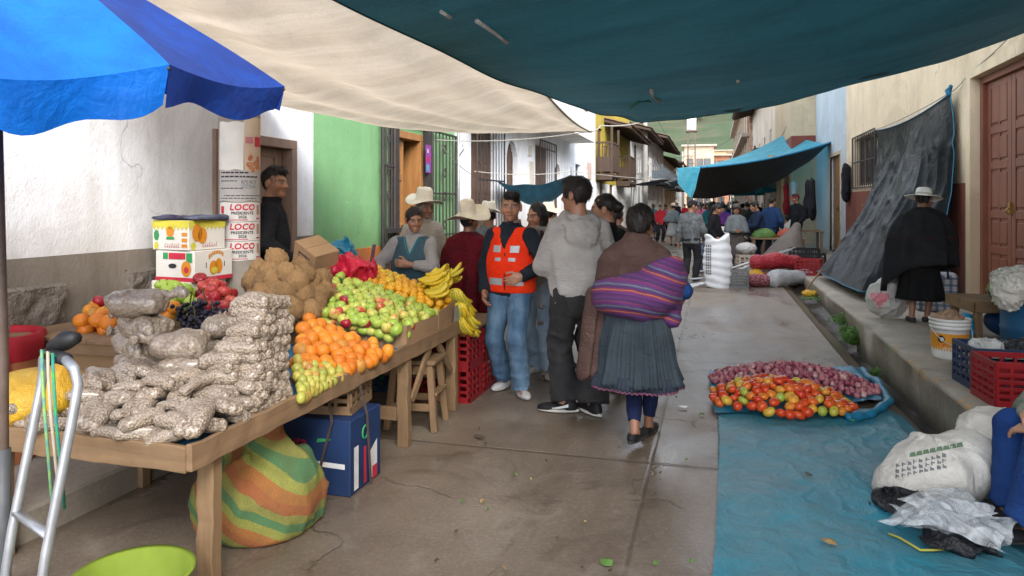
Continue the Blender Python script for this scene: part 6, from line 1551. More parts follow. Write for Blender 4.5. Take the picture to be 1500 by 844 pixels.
# --- bags of peanuts / puffed maize in clear plastic
t = NT('peanuts_in_plastic'); v = t.voro(95); n2 = t.noise(5, 5)
c = t.ramp(v, [(0.0, (.44,.36,.275)), (.4, (.37,.295,.22)), (.75, (.17,.125,.09))]); c = t.mix(t.ramp(n2, [(.4, 0.0), (.75, .4)]), c, (.22,.17,.13)); c = t.mix(t.math('MULTIPLY', t.rnd(), .25), c, (.36,.29,.22))
t.color(c); t.set(Roughness=.55, Coat_Weight=.7, Coat_Roughness=.14); t.bump(t.math('SUBTRACT', t.math('MULTIPLY', t.noise(16, 6, .65, None, 1.4), 1.6), v), .8, .008); PEANUT = t.m
t = NT('peanuts_in_thick_plastic'); v = t.voro(60); c = t.mix(t.ramp(v, [(0.0, .3), (.7, 1.0)]), (.44,.36,.27), (.2,.145,.10)); c = t.mix(t.ramp(t.noise(7, 5, .6, t.mapped((1,1,3)), 1), [(.4, 0.0), (.7, .55)]), c, (.44,.385,.32)); t.color(c); t.set(Roughness=.5, Coat_Weight=.75, Coat_Roughness=.15); t.bump(t.math('SUBTRACT', t.noise(14, 6, .65, None, 1.2), t.math('MULTIPLY', v, .4)), .9, .014); PEANUT2 = t.m
t = NT('reddish_snack_bags'); c = t.mix(t.ramp(t.noise(18, 5), [(.4, 0.0), (.65, 1.0)]), (.22,.10,.06), (.36,.27,.22)); t.color(c); t.set(Roughness=.3, Coat_Weight=.5); t.bump(t.noise(20, 5, .6, None, 1), .9, .014); REDBAG = t.m
def bagproto(name, a, b, c_, mat, seed, lump=.012, knot=True, h=.009):
    w = Waves(55, 12, seed); w2 = Waves(22, 10, seed+1)
    def fn(P):
        q = P.copy(); q[:, 2] += .12*(q[:, 0]**2)/a*.6
        d = sd_rbox(q, (0,0,0), (a,b,c_), min(b,c_)*.92)
        if knot: d = smin(d, sd_cone(P, (a*.7,0,0), (a*1.32,.01,.012), c_*.62, c_*.16), .035); d = smin(d, sd_cone(P, (a*1.28,.01,.012), (a*1.5,.02,.025), c_*.15, c_*.5), .012)
        return d-lump*.5*w(P)-lump*.6*w2(P)-.012*np.clip(np.abs(P[:, 0])/a-.6, 0, 1)*np.sin(P[:, 1]*160)
    return sdf_obj(name, fn, (-a*1.3,-b*1.3,-c_*1.5), (a*1.8,b*1.3,c_*1.5), h, mat, None, 1)
BAGS = {'small': bagproto('peanut_bag', .092, .06, .031, PEANUT, 51, .0065, False), 'tube': bagproto('peanut_bag', .07, .030, .027, PEANUT, 53, .006, False), 'big': bagproto('peanut_bag', .125, .085, .058, PEANUT2, 55, .013), 'red': bagproto('snack_bag', .08, .05, .035, REDBAG, 57, .01)}
BU = {}
def bag(kind, loc, rot, s, label, group):
    o = BAGS[kind]
    if kind not in BU: BU[kind] = 1; o.location = loc; o.rotation_euler = rot; o.scale = (s,)*3; tag(o, label, 'bag', group); return o
    return dup(o, loc, rot, s, label, group)
ru = random.uniform
# left tall pile of big clear bags
LB = 'large clear bag of peanuts in the tall left pile of the stall table'
for i, (u, v, D, rz, s) in enumerate([(203,441,3.35,.3,1.0),(212,476,3.38,2.9,.98),(262,502,3.25,3.4,.95),(200,505,3.4,2.8,.95),(215,535,3.35,.2,1.0),(278,537,3.25,.5,.95),(240,570,3.3,.1,1.0),(300,566,3.2,2.6,.9),(215,600,3.35,0.4,1.0),(280,600,3.25,.2,1.0)]):
    lab = ['big clear bag topping the tall left pile of peanut bags', 'second bag from the top of the tall left pile', 'rounded clear bag leaning on the right of the left pile', 'flat clear bag third from the top of the left pile'][i] if i < 4 else LB
    bag('big', PD(u, v, D), (ru(-.15,.15), ru(-.18,.18), rz), s, lab, 'bags in the tall left pile')
for (u, v, D, rz) in ((322,475,3.6,2.0),(318,505,3.6,.3),(335,500,3.75,1.2),(330,535,3.6,.3)):
    bag('big', PD(u, v, D), (ru(-.1,.1), ru(-.1,.1), rz), .8, 'smaller clear bag of peanuts between the two piles, below the black grapes', 'bags below the black grapes')
# right tall stack of small bags
y = 0
for lv in range(13):
    v = 443+lv*13.2; wd = 27+lv*3.0; cu = 390-lv*1.5
    for k in range(2 if lv < 6 else 3):
        for dp in range(2):
            u = cu+(k-(.5 if lv < 6 else 1))*wd*1.28*(1 if lv < 6 else .85)+ru(-4,4); D = 3.32-dp*.13-.008*lv+ru(-.02,.02)
            if D > 3.25 and lv > 8 and k == 1: continue
            p = PD(u, v+ru(-2,2), D)
            if p.x > XF-.12: p.x = XF-.12
            if p.z < TZ+.04: p.z = TZ+.04
            bag('small', p, (ru(-.12,.12), ru(-.15,.15), ru(-.35,.35)+(PI if random.random() < .5 else 0)), ru(.9,1.12), 'small knotted bag of peanuts in the tall right stack' if lv else 'small bag of peanuts lying on top of the tall right stack', 'small peanut bags in the right stack' if lv else 'top bags of the right stack')
# low heap in front
cnt = 0
for ly in range(3):
    for j in range(8):
        for i in range(9):
            x = -1.92-i*.105+ru(-.03,.03)+ly*.02; yy = 2.29+j*.098+ru(-.03,.03)
            t_ = 1-max(abs(x+2.32)/.46, abs(yy-2.66)/.42)**2*.95
            if t_ < -.25+ly*.42: continue
            if ly == 0 and .45 < t_: continue
            if yy > 3.05 or x > -1.91: continue
            z = TZ+.035+ly*.05+max(0,t_)*.06
            bag('tube' if random.random() < .5 else 'small', (x, yy, z), (ru(-.4,.4), ru(-.35,.35), ru(0,6.28)), ru(.75,1.0), 'short tube shaped bag of peanuts in the low front heap', 'peanut bags in the low front heap'); cnt += 1
for i in range(16):
    bag('red', PD(ru(135,215), ru(555,605), ru(3.0,3.35)), (ru(-.4,.4), ru(-.4,.4), ru(0,6)), ru(.8,1.1), 'reddish brown snack bag heaped left of the tall peanut pile', 'reddish snack bags')
blob('black_bag', lambda P: sd_ell(P, PD(152,615,2.95), (.09,.07,.06))-.016*wv2(P), np.array(PD(152,615,2.95))-.16, np.array(PD(152,615,2.95))+.16, .01, M('black_plastic', (.012,.012,.013), None, 9, .3, .5, 24, .01), 'crumpled black plastic bag between the snack bags and the hand truck', 'bag')
# yellow net sack and open red rimmed sack at the left
t = NT('yellow_net_sack'); nt = t.noise(1, 3, .6, t.mapped((26,26,70)), .5); c = t.mix(t.ramp(t.noise(5, 5), [(.35, 0.0), (.7, 1.0)]), (.62,.36,.02), (.46,.22,.015)); c = t.mix(t.ramp(nt, [(.5, 0.0), (.75, .4)]), c, (.62,.5,.16)); t.color(c); t.set(Roughness=.55); t.bump(t.math('ADD', t.noise(9, 5, .6, t.mapped((1,1,.4)), .8), t.math('MULTIPLY', t.voro(150), .08)), .8, .03); YEL = t.m
cY = np.array((-2.80, 2.40, TZ+.10))
blob('yellow_sack', lambda P: smin(sd_ell(P, cY, (.24,.20,.12)), sd_cone(P, cY+(.12,-.0,.05), cY+(.2,-.02,.17), .08, .02), .06)-.014*wv(P)-.004*wv2(P), cY-.45, cY+.45, .016, YEL, 'yellow plastic sack lying on the near left of the stall table', 'sack')
rs = empty('open_sack', (-3.84, 3.0, 0), 0, 'open red rimmed sack of grain standing by the grey plinth at the far left', 'sack')
RSK = M('orange_sack_cloth', (.36,.13,.05), (.26,.09,.04), 7, .8, .4, 50); REDS = M('red_sack_cloth', (.36,.01,.02), (.24,.008,.014), 7, .75, .5, 30)
m = MB(); wb = lambda a, z: 1+.03*math.sin(5*a+z*9)+.02*math.sin(11*a+z*4)
m.lathe([(.20,0),(.25,.06),(.27,.3),(.265,.55),(.27,.74)], 40, wob=wb, cap=(True, False)).build('sack_cloth', RSK, rs, True)
MB().lathe([(.272,.70),(.285,.74),(.29,.79),(.28,.835),(.26,.84),(.245,.81),(.245,.76)], 40, wob=wb).build('rolled_rim', REDS, rs, True)
m = MB()
for a0 in (-.5,-1.9,.9,2.6): m.grid(lambda u, v: (.275*math.cos(a0+.45*(u-.5))*(1.0), .275*math.sin(a0+.45*(u-.5)), .06+.66*v), 4, 8)
m.build('red_stripe', REDS, rs, True)
MB().lathe([(0,.80),(.12,.79),(.25,.765)], 24).build('grain', M('brown_grain', (.25,.16,.09), (.14,.09,.05), 60, .9, .8, 90, .01), rs, True)
# back table with oranges, apples, grapes and fruit cartons
bt = empty('side_table', (-3.42, 4.1, 0), 0, 'small wooden side table against the plinth carrying apples, grapes and fruit cartons', 'table')
def lb(o): o.location = -Vector(bt.location); return o
m = MB()
for i in range(5): m.box((-3.92+i*.2, 3.16, .775), (-3.725+i*.2, 5.02, .80))
lb(m.build('tabletop', TABLEW, bt, bevel=.003))
for (x, y) in ((-3.86,3.24),(-3.02,3.24),(-3.86,4.95),(-3.02,4.95)): lb(MB().bar((x,y,.0),(x,y,.775),.06).build('leg', TABLEV, bt, bevel=.003))
lb(MB().box((-3.9,3.18,.71),(-2.96,3.205,.774)).build('apron_board', TABLEX, bt, bevel=.003))
o = MB().box((-3.62,3.30,.05),(-3.2,3.6,.70)).build('carton', CARD, bevel=.004); tag(o, 'plain brown carton standing under the wooden side table', 'carton')
o = empty('red_ring_basket', (-3.08, 3.42, .42), 0, 'red plastic basket hanging under the side table edge', 'basket'); MB().lathe([(.13,0),(.2,.24),(.215,.24),(.215,.26),(.19,.26),(.12,.01),(0,.01)], 24).build('shell', REDP, o, True)
slope('orange', (PD(118,470,4.15), PD(160,472,4.1), PD(176,452,4.5), PD(140,446,4.55)), .085, 'round orange heaped on the near corner of the wooden side table', 'oranges on the side table', 2, .02, dz=.0)
put('red_apple', PD(146,441,4.4), .9, label='single red apple topping the oranges on the side table', group=None)
for (u, v) in ((240,455),(255,450),(246,463)): put('orange', PD(u, v, 4.2), .9, label='orange lying between the big peanut bags and the black grapes', group='oranges beside the grapes')
slope('bright_green_apple', (PD(236,452,4.3), PD(288,455,4.25), PD(283,428,4.75), PD(232,412,4.75)), .085, 'bright green apple heaped in front of the fruit cartons', 'bright green apples before the cartons', 2, .03)
slope('red_apple', (PD(292,445,4.4), PD(345,450,4.35), PD(345,432,4.7), PD(288,408,4.75)), .085, 'dark red apple heaped right of the bright green apples', 'red apples before the cartons', 2, .05)
gl = None
for (u, v, D, s, lb_) in ((278,462,4.0,1.1,'left cluster of black grapes lying on the side table edge'),(300,458,4.05,1.15,'middle cluster of black grapes hanging over the side table edge'),(312,470,4.0,1.0,'right cluster of black grapes above the small peanut bags'),(286,482,3.9,1.05,'lowest cluster of black grapes behind the big peanut bags')):
    g = empty('grape_bunch', PD(u, v, D), ru(0,6), lb_, 'grapes', 'clusters of black grapes'); m = MB(); rr = .0125
    for i in range(70):
        tz = random.random(); a = ru(0,6.28); q = (.085*(1-.75*tz))*math.sqrt(random.random()); V0 = Vector((q*math.cos(a), q*math.sin(a), .06-.17*tz))
        b_ = ball('g', rr, n=7, m=5); m.add([Vector(p)+V0 for p in b_.V], b_.F)
    m.build('berries', M_GRAPE, g, True, weld=False); MB().tube([(0,0,.05),(.01,.0,.12)], .004, 5).build('stalk', STEM, g); g.scale = (s,)*3
# fruit cartons
WCARD = M('white_carton_card', (.66,.64,.60), (.58,.55,.5), 4, .75, .1)
def fruit_carton(loc, rz, size, label, art, lidc):
    r = empty('fruit_carton', loc, R(rz-44), label, 'carton', 'printed fruit cartons'); sx, sy, sz = size
    MB().box((-sx/2,-sy/2,0),(sx/2,sy/2,sz)).build('box', WCARD, r, bevel=.004)
    def face(fn):                                    # fn(a, b) -> 3D on the long face (a along x) and the end face
        for nm, mt, poly in art(sx, sz): pass
    for (fi, W_, to) in ((0, sx, lambda a, b, e: (a-sx/2, -sy/2-.0015-e, b)), (1, sy, lambda a, b, e: (sx/2+.0015+e, a-sy/2, b))):
        for nm, mt, polys in art(fi, W_, sz):
            m = MB()
            for lev, pl in polys: m.add([to(a, b, .0012*lev) for a, b in pl], [tuple(range(len(pl)))])
            m.build(nm, mt, r)
    return r
def disc(cx, cy, rx, ry=None, n=18): ry = ry or rx; return [(cx+rx*math.cos(2*PI*k/n), cy+ry*math.sin(2*PI*k/n)) for k in range(n)]
def rc(x0, x1, y0, y1): return [(x0,y0),(x1,y0),(x1,y1),(x0,y1)]
def zig(W, y0, y1, n): return [(W*k/n, W*(k+1)/n) for k in range(n)]
def squiggle(x0, x1, y, h, n):
    out = []
    for k in range(n):
        a = x0+(x1-x0)*k/n; b = x0+(x1-x0)*(k+.72)/n; t_ = h*(1 if k % 3 else 1.5)
        out.append([(a, y), (a+(b-a)*.35, y), (b, y+t_), (b-(b-a)*.35, y+t_)]); out.append([(a, y), (b, y), (b, y+h*.22), (a, y+h*.22)])
    return out
def art_y(fi, W, H):
    ye = [(1, rc(0, W, H*.80, H))]+[(1, [(W*k/9, H*.80), (W*(k+1)/9, H*.80), (W*(k+.5)/9, H*.66)]) for k in range(9)]+[(1, disc(.04,.03,.024,.03,6))]
    o = [(1, disc(W*.5, H*.62, .038)), (1, rc(W*.82,W*.97,.02,.045)), (1, rc(W*.82,W*.97,.06,.085)), (1, rc(W*.82,W*.97,.1,.125))] if fi == 0 else [(2, disc(W*.22, H*.58, .045, .062)), (2, disc(W*.36, H*.48, .04, .058))]
    out = [('yellow_print', YEPR, ye), ('orange_print', ORPR, o), ('pink_script', PKPR, [(2, p) for p in squiggle(W*.35, W*.78, H*.1, .022, 7)])]
    if fi == 0: out.append(('green_print', GRPR, [(2, rc(W*.4,W*.62,H*.36,H*.45)), (1, disc(W*.12, H*.5, .028, .04, 7))]))
    return out
def art_r(fi, W, H):
    red = [(1, rc(0, W, 0, H*.13))]; o = []; k = []
    if fi == 0: red += [(1, rc(W*.35, W*.78, H*.72, H*.93))]; o = [(2, disc(W*.8, H*.42, .045, .055))]; red += [(3, disc(W*.81, H*.38, .022))]; k = [(2, disc(W*.45, H*.5, .038, .017))]
    else: o = [(2, disc(W*.48, H*.42, .038, .05)), (2, disc(W*.62, H*.46, .035, .055))]+[(2, [(W*(.35+.045*i), H*(.72+.16*math.sin(PI*i/9))), (W*(.385+.045*i), H*(.72+.16*math.sin(PI*i/9))), (W*(.385+.045*i), H*(.86+.12*math.sin(PI*i/9))), (W*(.35+.045*i), H*(.86+.12*math.sin(PI*i/9)))]) for i in range(9)]; k = [(2, rc(W*.28,W*.3,H*.42,H*.6)), (2, rc(W*.76,W*.78,H*.42,H*.6))]
    out = [('red_print', REDPR, red), ('orange_print', ORPR, o), ('black_print', BLPR, k)]
    out.append(('yellow_print', YEPR, [(3, disc(W*.5, H*.33, .03, .022))])) if fi else out.append(('green_print', GRPR, [(1, rc(W*.2,W*.33,H*.72,H*.93)), (1, rc(W*.8,W*.95,H*.62,H*.93))]))
    return out
cp = PD(250, 340, 4.98); fx, fy = cp.x, cp.y
cb = fruit_carton((fx-.03, fy+.22, .80), 38, (.36,.34,.2), 'lowest white carton with red band, mostly hidden behind the apples', art_r, None)
cm = fruit_carton((fx-.0, fy+.24, 1.002), 38, (.36,.36,.215), 'middle white carton with red bottom band and orange fruit print', art_r, None)
ct = fruit_carton((fx-.03, fy+.22, 1.22), 36, (.35,.33,.21), 'top white carton with yellow zigzag border and mango print', art_y, None)
blob('folded_cloth', lambda P: sd_rbox(P, (fx-.02,fy+.22,1.447), (.2,.17,.014), .012)-.008*wv2(P), (fx-.3,fy-.1,1.41), (fx+.3,fy+.5,1.5), .012, fabric('dark_violet_cloth', (.035,.025,.05), (.15,.18,.25)), 'dark violet folded cloth on top of the fruit cartons', 'cloth')
# tilted cardboard box and bright bags behind the coconuts
o = empty('cardboard_box', PD(462,388,5.5), 0, 'battered brown cardboard box tilted on the goods behind the coconuts', 'box', rot=(R(12),R(24),R(-22)))
MB().box((-.17,-.13,-.02),(.17,.13,.20)).build('box_body', CARD, o, bevel=.004, jitter=.006)
MB().box((-.168,-.128,.201),(-.004,.128,.206)).build('flap', CARD, o)
MB().box((.004,-.128,.201),(.168,.128,.207)).build('flap', CARD, o); o.scale = (.82,)*3
m = MB(); m.add([(-.09,-.1315,.03),(.09,-.1315,.03),(.09,-.1315,.042),(-.09,-.1315,.042)],[(0,1,2,3)]).add([(-.09,-.1315,.13),(.09,-.1315,.13),(.09,-.1315,.142),(-.09,-.1315,.142)],[(0,1,2,3)]).add([(-.09,-.1316,.043),(-.078,-.1316,.043),(-.078,-.1316,.129),(-.09,-.1316,.129)],[(0,1,2,3)]).add([(.02,-.1316,.043),(.032,-.1316,.043),(.032,-.1316,.129),(.02,-.1316,.129)],[(0,1,2,3)]); m.build('print', BLPR, o)
def bagblob(u, v, D, r, mat, label, seed, cat='bag'):
    c = np.array(PD(u, v, D)); w = Waves(20, 10, seed); w2 = Waves(48, 10, seed+1)
    blob('plastic_bag', lambda P: sd_ell(P, c, np.array(r)*.8)-.065*(np.exp(-(w(P)/.5)**2)-.45)-.028*(np.exp(-(w2(P)/.35)**2)-.3), c-np.array(r)-.08, c+np.array(r)+.08, .009, mat, label, cat)
bagblob(512,396,5.5,(.23,.17,.13), M('red_plastic_bag', (.5,.012,.04), (.38,.01,.03), 8, .35, .6, 22, .015), 'crumpled bright red plastic bag behind the green apples', 61)
bagblob(500,366,5.75,(.13,.12,.08), M('turquoise_plastic_bag', (.02,.2,.33), (.015,.12,.2), 8, .35, .6, 22, .015), 'crumpled turquoise plastic bag beside the tilted cardboard box', 63)
bagblob(486,420,5.3,(.09,.08,.07), M('green_plastic_bag', (.02,.15,.06), None, 8, .4, .6, 22, .015), 'dark green plastic bag between coconuts and green apples', 65)
# carriers below those goods: a stack of crates standing behind the stall
for i, (x, y_, z) in enumerate(((-3.0,5.62,0),(-3.0,5.62,.3),(-3.0,5.62,.6),(-2.75,5.55,.0))):
    crate('plastic_crate', (x, y_, z), (.5,.36,.29), GREENP if i < 3 else NAVYP, ['green slotted crate behind the stall, bottom of its stack', 'green slotted crate behind the stall, middle of its stack', 'green slotted crate behind the stall, top of its stack', 'navy slotted crate on the ground behind the stall'][i])
o = MB().tube([(-3.35,6.3,0),(-3.1,6.2,1.16)], .018, 8).build('broom_handle', M('violet_paint', (.12,.06,.2), (.3,.2,.14), 2, .5, 0)); tag(o, 'violet tipped wooden stick leaning by the orange plinth', 'stick')
# slab of bed boards so the fruit slopes rest on something
o = MB().prism([(-2.98,4.15,TZ),(-2.0,4.15,TZ),(-2.0,4.15,TZ+.02),(-2.98,4.15,TZ+.16)], (0,1.12,0)).build('fruit_bed', TABLEW); tag(o, 'slanting timber bed under the apples and mandarins', 'board')
# poster column -----------------------------------------------------------------------------------
PXC, PYC, PR = -3.5, 4.73, .152
pc = empty('poster_column', (PXC, PYC, .15), 0, 'round concrete street column pasted with torn campaign posters', 'column')
MB().lathe([(PR,0),(PR*.97,6.5),(0,6.5)], 40).build('shaft', M('column_concrete', (.28,.25,.215), (.19,.165,.14), 5, .9, .5, 30), pc, True)
AC = math.atan2(-PYC, -PXC)
def wrap(x, z, e): a = AC+x/PR; return ((PR+e)*math.cos(a), (PR+e)*math.sin(a), z-.15)
def patch(name, x0, x1, z0, z1, mat, e=.002, n=16, parent=None, torn=0):
    m = MB(); m.grid(lambda u, v: wrap(x0+(x1-x0)*u+torn*.008*math.sin(v*9+x0*40), z0+(z1-z0)*v+torn*.006*math.sin(u*11), e), n, 2); return m.build(name, mat, parent or pc, True)
def words(s, size, x, z, mat, parent, e=.0045, bold=.02, shear=0, name='lettering', sp=1.0):
    V, F = text_mesh(s, size, bold, shear, sp); return MB().add([wrap(a+x, b+z, e) for a, b, _ in V], F).build(name, mat, parent)
PAPER = M('poster_paper', (.60,.58,.55), (.5,.475,.45), 7, .8, .2, 30, .003); NEWS = M('newsprint', (.40,.385,.37), (.33,.315,.3), 6, .85, .2, 40); CREAMP = M('cream_poster', (.55,.47,.37), (.5,.35,.25), 5, .8, .2)
for k in range(3):
    z0 = 1.122+k*.146
    p = patch('campaign_poster', -.165, .185, z0, z0+.142, PAPER, .002, torn=.4)
    words('LOCO', .062, .02, z0+.105, REDPR, p, bold=.035, shear=.15, sp=1.08); words('PRESIDENTE', .030, .02, z0+.062, BLPR, p, bold=.02); words('2026', .030, .02, z0+.033, BLPR, p, bold=.02)
    patch('red_line', -.155, .06, z0+.008, z0+.016, PKPR, .004, parent=p); patch('portrait', -.148, -.118, z0+.06, z0+.115, REDPR, .004, 4, p); patch('portrait', .135, .165, z0+.05, z0+.125, M('skin_print', (.42,.24,.17), None, 9, .7, 0), .004, 4, p); patch('small_print', .13, .17, z0+.015, z0+.026, REDPR, .004, 4, p)
p = patch('notice_sheet', -.17, .19, 1.565, 1.80, NEWS, .0015, torn=1)
for i, (zz, a, b) in enumerate(((1.775,-.15,.05),(1.745,-.15,.15),(1.715,-.15,-.02),(1.66,-.15,-.0),(1.605,-.12,.15),(1.585,-.15,.12))):
    m = MB(); q = a
    while q < b: wd = ru(.012,.035); m.grid(lambda u, v: wrap(q+wd*u, zz+(.011 if i < 2 else .006)*v, .0035), 2, 1); q += wd+.006
    m.build('print_line', BLPR, p)
patch('photo_panel', .01, .13, 1.665, 1.725, M('grey_photo', (.15,.15,.15), (.4,.4,.4), 60, .8, 0), .0035, 6, p)
patch('blank_sheet', -.175, .03, 1.80, 2.16, M('white_wrinkled_paper', (.66,.64,.6), (.55,.53,.5), 6, .8, .6, 18, .01), .003, torn=.6)
p = patch('food_poster', .03, .2, 1.79, 2.2, CREAMP, .0025, torn=.6)
patch('red_block', .115, .185, 1.98, 2.055, REDPR, .0045, 4, p)
patch('pink_block', .04, .1, 2.0, 2.05, PKPR, .0045, 4, p)
m = MB()
for i in range(14): cx, cz = ru(.06,.16), ru(1.80,1.90); m.add([wrap(a, b, .0045+i*.0001) for a, b in disc(cx, cz, .018, .02, 9)], [tuple(range(9))])
m.build('food_picture', M('food_print', (.34,.07,.05), (.5,.25,.12), 40, .7, 0), p)
# ================================================================= tarpaulins, umbrella, goods on the ground
def cloth_mat(name, c, c2, trans, rough=.6, fold=.5, stretch=(3,.6,3), weave=0, rotz=0, spec=.3, scale=2.2, tcol=None, grid=0):
    t = NT(name); v = t.mapped(stretch, (0,0,rotz))
    n = t.noise(scale, 6, .6, v, .4); col = t.mix(t.ramp(n, [(.36, 0.0), (.66, 1.0)]), c, c2)
    col = t.mix(t.ramp(t.noise(5, 6, .7), [(.5, 0.0), (.8, .35)]), col, mul(c2, .6))
    if weave: col = t.mix(t.ramp(t.noise(weave, 2), [(.4, 0.0), (.8, .3)]), col, mul(c2, .55))
    h = t.math('ADD', t.math('MULTIPLY', n, 1.2), t.math('MULTIPLY', t.noise(9, 6, .62, None, .8), .5))
    t.color(col); t.set(Roughness=rough); t.b.inputs['Specular IOR Level'].default_value = spec; t.bump(h, fold, .05)
    if trans: t.translucent(t.mix(1.0, col, tcol or (1,1,1), 'MULTIPLY'), trans)
    return t.m
BEIGET = cloth_mat('beige_canvas', (.60,.51,.40), (.47,.39,.295), .6, .9, .6, (.4,4.2,.4), 120, R(-28), .1, 1.6)
TEALT = cloth_mat('dark_teal_tarp', (.016,.056,.062), (.011,.038,.043), .34, .5, .55, (.5,2.4,.5), 0, R(20), .3, 1.4, tcol=(.9,1.25,1.4))
def two_sided(name, under, over, trans, rough=.4, fold=.6, tcol=None):
    t = NT(name); g = t.n('ShaderNodeNewGeometry'); n = t.noise(3, 6, .6, None, .5)
    u = t.mix(n, under, mul(under, .55)); o = t.mix(n, over, mul(over, .75)); col = t.mix(g.outputs['Backfacing'], u, o)
    t.color(col); t.set(Roughness=rough); t.b.inputs['Specular IOR Level'].default_value = .1; t.bump(t.math('ADD', t.noise(4, 6, .6, None, 1), t.math('MULTIPLY', t.noise(14, 5, .6, None, 1), .5)), fold, .05)
    if trans: t.translucent(t.mix(n, tcol or over, mul(tcol or over, .6)), trans)
    return t.m
def bil(c, sag=0.0, w=None, amp=0, edge=(0,0,0,0), exp=1):
    """surface over four corners a(0,0) b(1,0) c(1,1) d(0,1) with sag and edge droop (bottom, right, top, left)"""
    A, B, C, D_ = [Vector(p) for p in c]
    def f(u, v):
        p = (A.lerp(B, u)).lerp(D_.lerp(C, u), v); s = 16*u*(1-u)*v*(1-v)
        p.z -= sag*s+4*u*(1-u)*((1-v)*edge[0]+v*edge[2])+4*v*(1-v)*(u*edge[1]+(1-u)*edge[3])
        if w: p.z += amp*float(w(np.array([[p.x, p.y, p.z*0]]))[0])*min(1, 6*s**.5+.25)
        return p
    return f
TIE_B = PD(866,192,7.5); TIE_T = PD(941,179,8.0)
# beige canvas
wB = Waves(5, 8, 71, (1.0,.35,0)); wB2 = Waves(11, 8, 72, (1.2,.5,0))
A_ = Vector((-3.95,3.3,2.86)); B_ = Vector((-1.15,3.1,2.74)); D_ = PX(396,149,-3.93)
def fan(u, v):
    p = bil((A_, B_, TIE_B, D_), .10, None, 0, (.05,.16,.10,.05))(u, v)
    ang = math.atan2(p.y-TIE_B.y, p.x-TIE_B.x); rr = math.hypot(p.x-TIE_B.x, p.y-TIE_B.y)
    p.z += .016*min(rr, 1.6)*(math.sin(ang*21)+.6*math.sin(ang*37+1)+.5*math.sin(ang*11+2.0))*min(1, 5*u*(1-u)+.5)
    p.z += .01*float(wB2(np.array([[p.x, p.y, 0]]))[0]); return p
o = MB().grid(fan, 80, 80).build('awning_cloth', BEIGET, smooth=True); tag(o, 'pale beige canvas awning stretched over the fruit stall from the white house', 'awning')
MB().tube([fan(1, i/40) for i in range(41)], .010, 5).build('hem', M('canvas_hem', (.5,.44,.36), None, 20, .9, .3), o, True); MB().tube([fan(i/40, 1) for i in range(41)], .010, 5).build('hem', MATS['canvas_hem'], o, True)
# dark teal tarp over the street
wT = Waves(2.6, 9, 73, (1,1,0)); wT2 = Waves(9, 10, 74, (1,.5,0))
TR = Vector((3.2, 8.7, 3.46)); NL = PD(480,-12,2.95); NR = Vector((3.15,4.3,3.2))
def teal(u, v):
    p = bil((NL, NR, TR, TIE_T), .14, None, 0, (.05,.1,.18,.10))(u, v)
    q = np.array([[p.x, p.y, 0]]); k = min(1, 20*u*(1-u)*1+.2)
    r = math.hypot(p.x-TIE_T.x, p.y-TIE_T.y); a = math.atan2(p.y-TIE_T.y, p.x-TIE_T.x)
    p.z += .02*float(wT(q)[0])+.007*float(wT2(q)[0])+.018*math.exp(-r/1.6)*math.sin(a*26)*min(1, r*2); return p
tt = empty('street_tarpaulin', TIE_T, label='large dark teal tarpaulin stretched over the street above the shoppers', cat='tarpaulin')
def tl(o): o.location = -Vector(tt.location); return o
tl(MB().grid(teal, 90, 80).build('sheet', TEALT, tt, True))
# tears, knots and patches that show on its underside
TEAR = M('torn_white_edge', (.6,.6,.58), (.3,.32,.32), 20, .7, .2); 
def on_teal(uv, e=-.012): p = teal(*uv); p.z += e; return p
def near_uv(u, v):
    best = None
    for i in range(61):
        for j in range(61):
            p = teal(i/60, j/60); D = -p.x*SA+p.y*CA; l = p.x*CA+p.y*SA
            if D < .3: continue
            d = (UC+FP*l/D-u)**2+(VH-FP*(p.z-CH)/D-v)**2
            if best is None or d < best[0]: best = (d, i/60, j/60)
    return best[1], best[2]
for (pts, w_) in ((((694,26),(712,35),(728,50),(743,66)), .012), (((640,19),(655,21),(668,20)), .014), (((952,128),(958,138),(966,150)), .015), (((1078,116),(1082,118)), .014), (((1160,132),(1163,133)), .012)):
    P = [on_teal(near_uv(*q)) for q in pts]; m = MB().tube(P, [w_*ru(.5,1.1) for _ in P], 5); tl(m.build('tear', TEAR, tt, True))
SEAM = M('tarp_seam', (.008,.03,.034), None, 9, .6, .3)
tl(MB().tube([on_teal((i/40, 1), -.002) for i in range(41)], .005, 5).build('hem', SEAM, tt, True)); tl(MB().tube([on_teal((0, i/40), -.002) for i in range(41)], .005, 5).build('hem', SEAM, tt, True))
for (a, b, w_, h_) in ((.52,.55,.05,.04),(.24,.8,.04,.05)): tl(MB().grid(lambda u, v: on_teal((a+w_*u+.006*math.sin(v*5), b+h_*v), -.006), 6, 6).build('patch', M('tarp_patch', (.03,.075,.08), (.02,.05,.055), 6, .6, .3), tt, True))
P = [on_teal(near_uv(*q)) for q in ((925,158),(935,150),(947,146),(955,147))]; tl(MB().tube(P, .008, 5).build('green_cord', GRPR, tt, True))
wire([(TIE_T+Vector((0,0,0))), PD(935,166,9.2), Vector((-3.35, YX(945,-3.35), 5.5))], .05, .008, 'pale rope holding the tip of the teal tarpaulin to the utility pole', name='rope')
wire([TIE_B, PD(880,184,7.8), TIE_T], .02, .007, 'short rope tying the canvas tip to the teal tarpaulin', name='rope')
wire([TIE_B, PX(640,205,-3.25), PX(690,255,-3.95)], .05, .006, 'slack rope from the canvas tip to the grilled window', name='rope')
wire([PX(695,251,-3.9), PD(838,251,13.2), PD(1000,262,24)], .06, .007, 'long thin rope strung along the left facades', name='rope')
wire([(3.15,8.75,3.46), (3.2,YX(1420,3.2),3.25), PX(1393,135,3.16)], .03, .008, 'grey wire looping above the red door', name='wire')
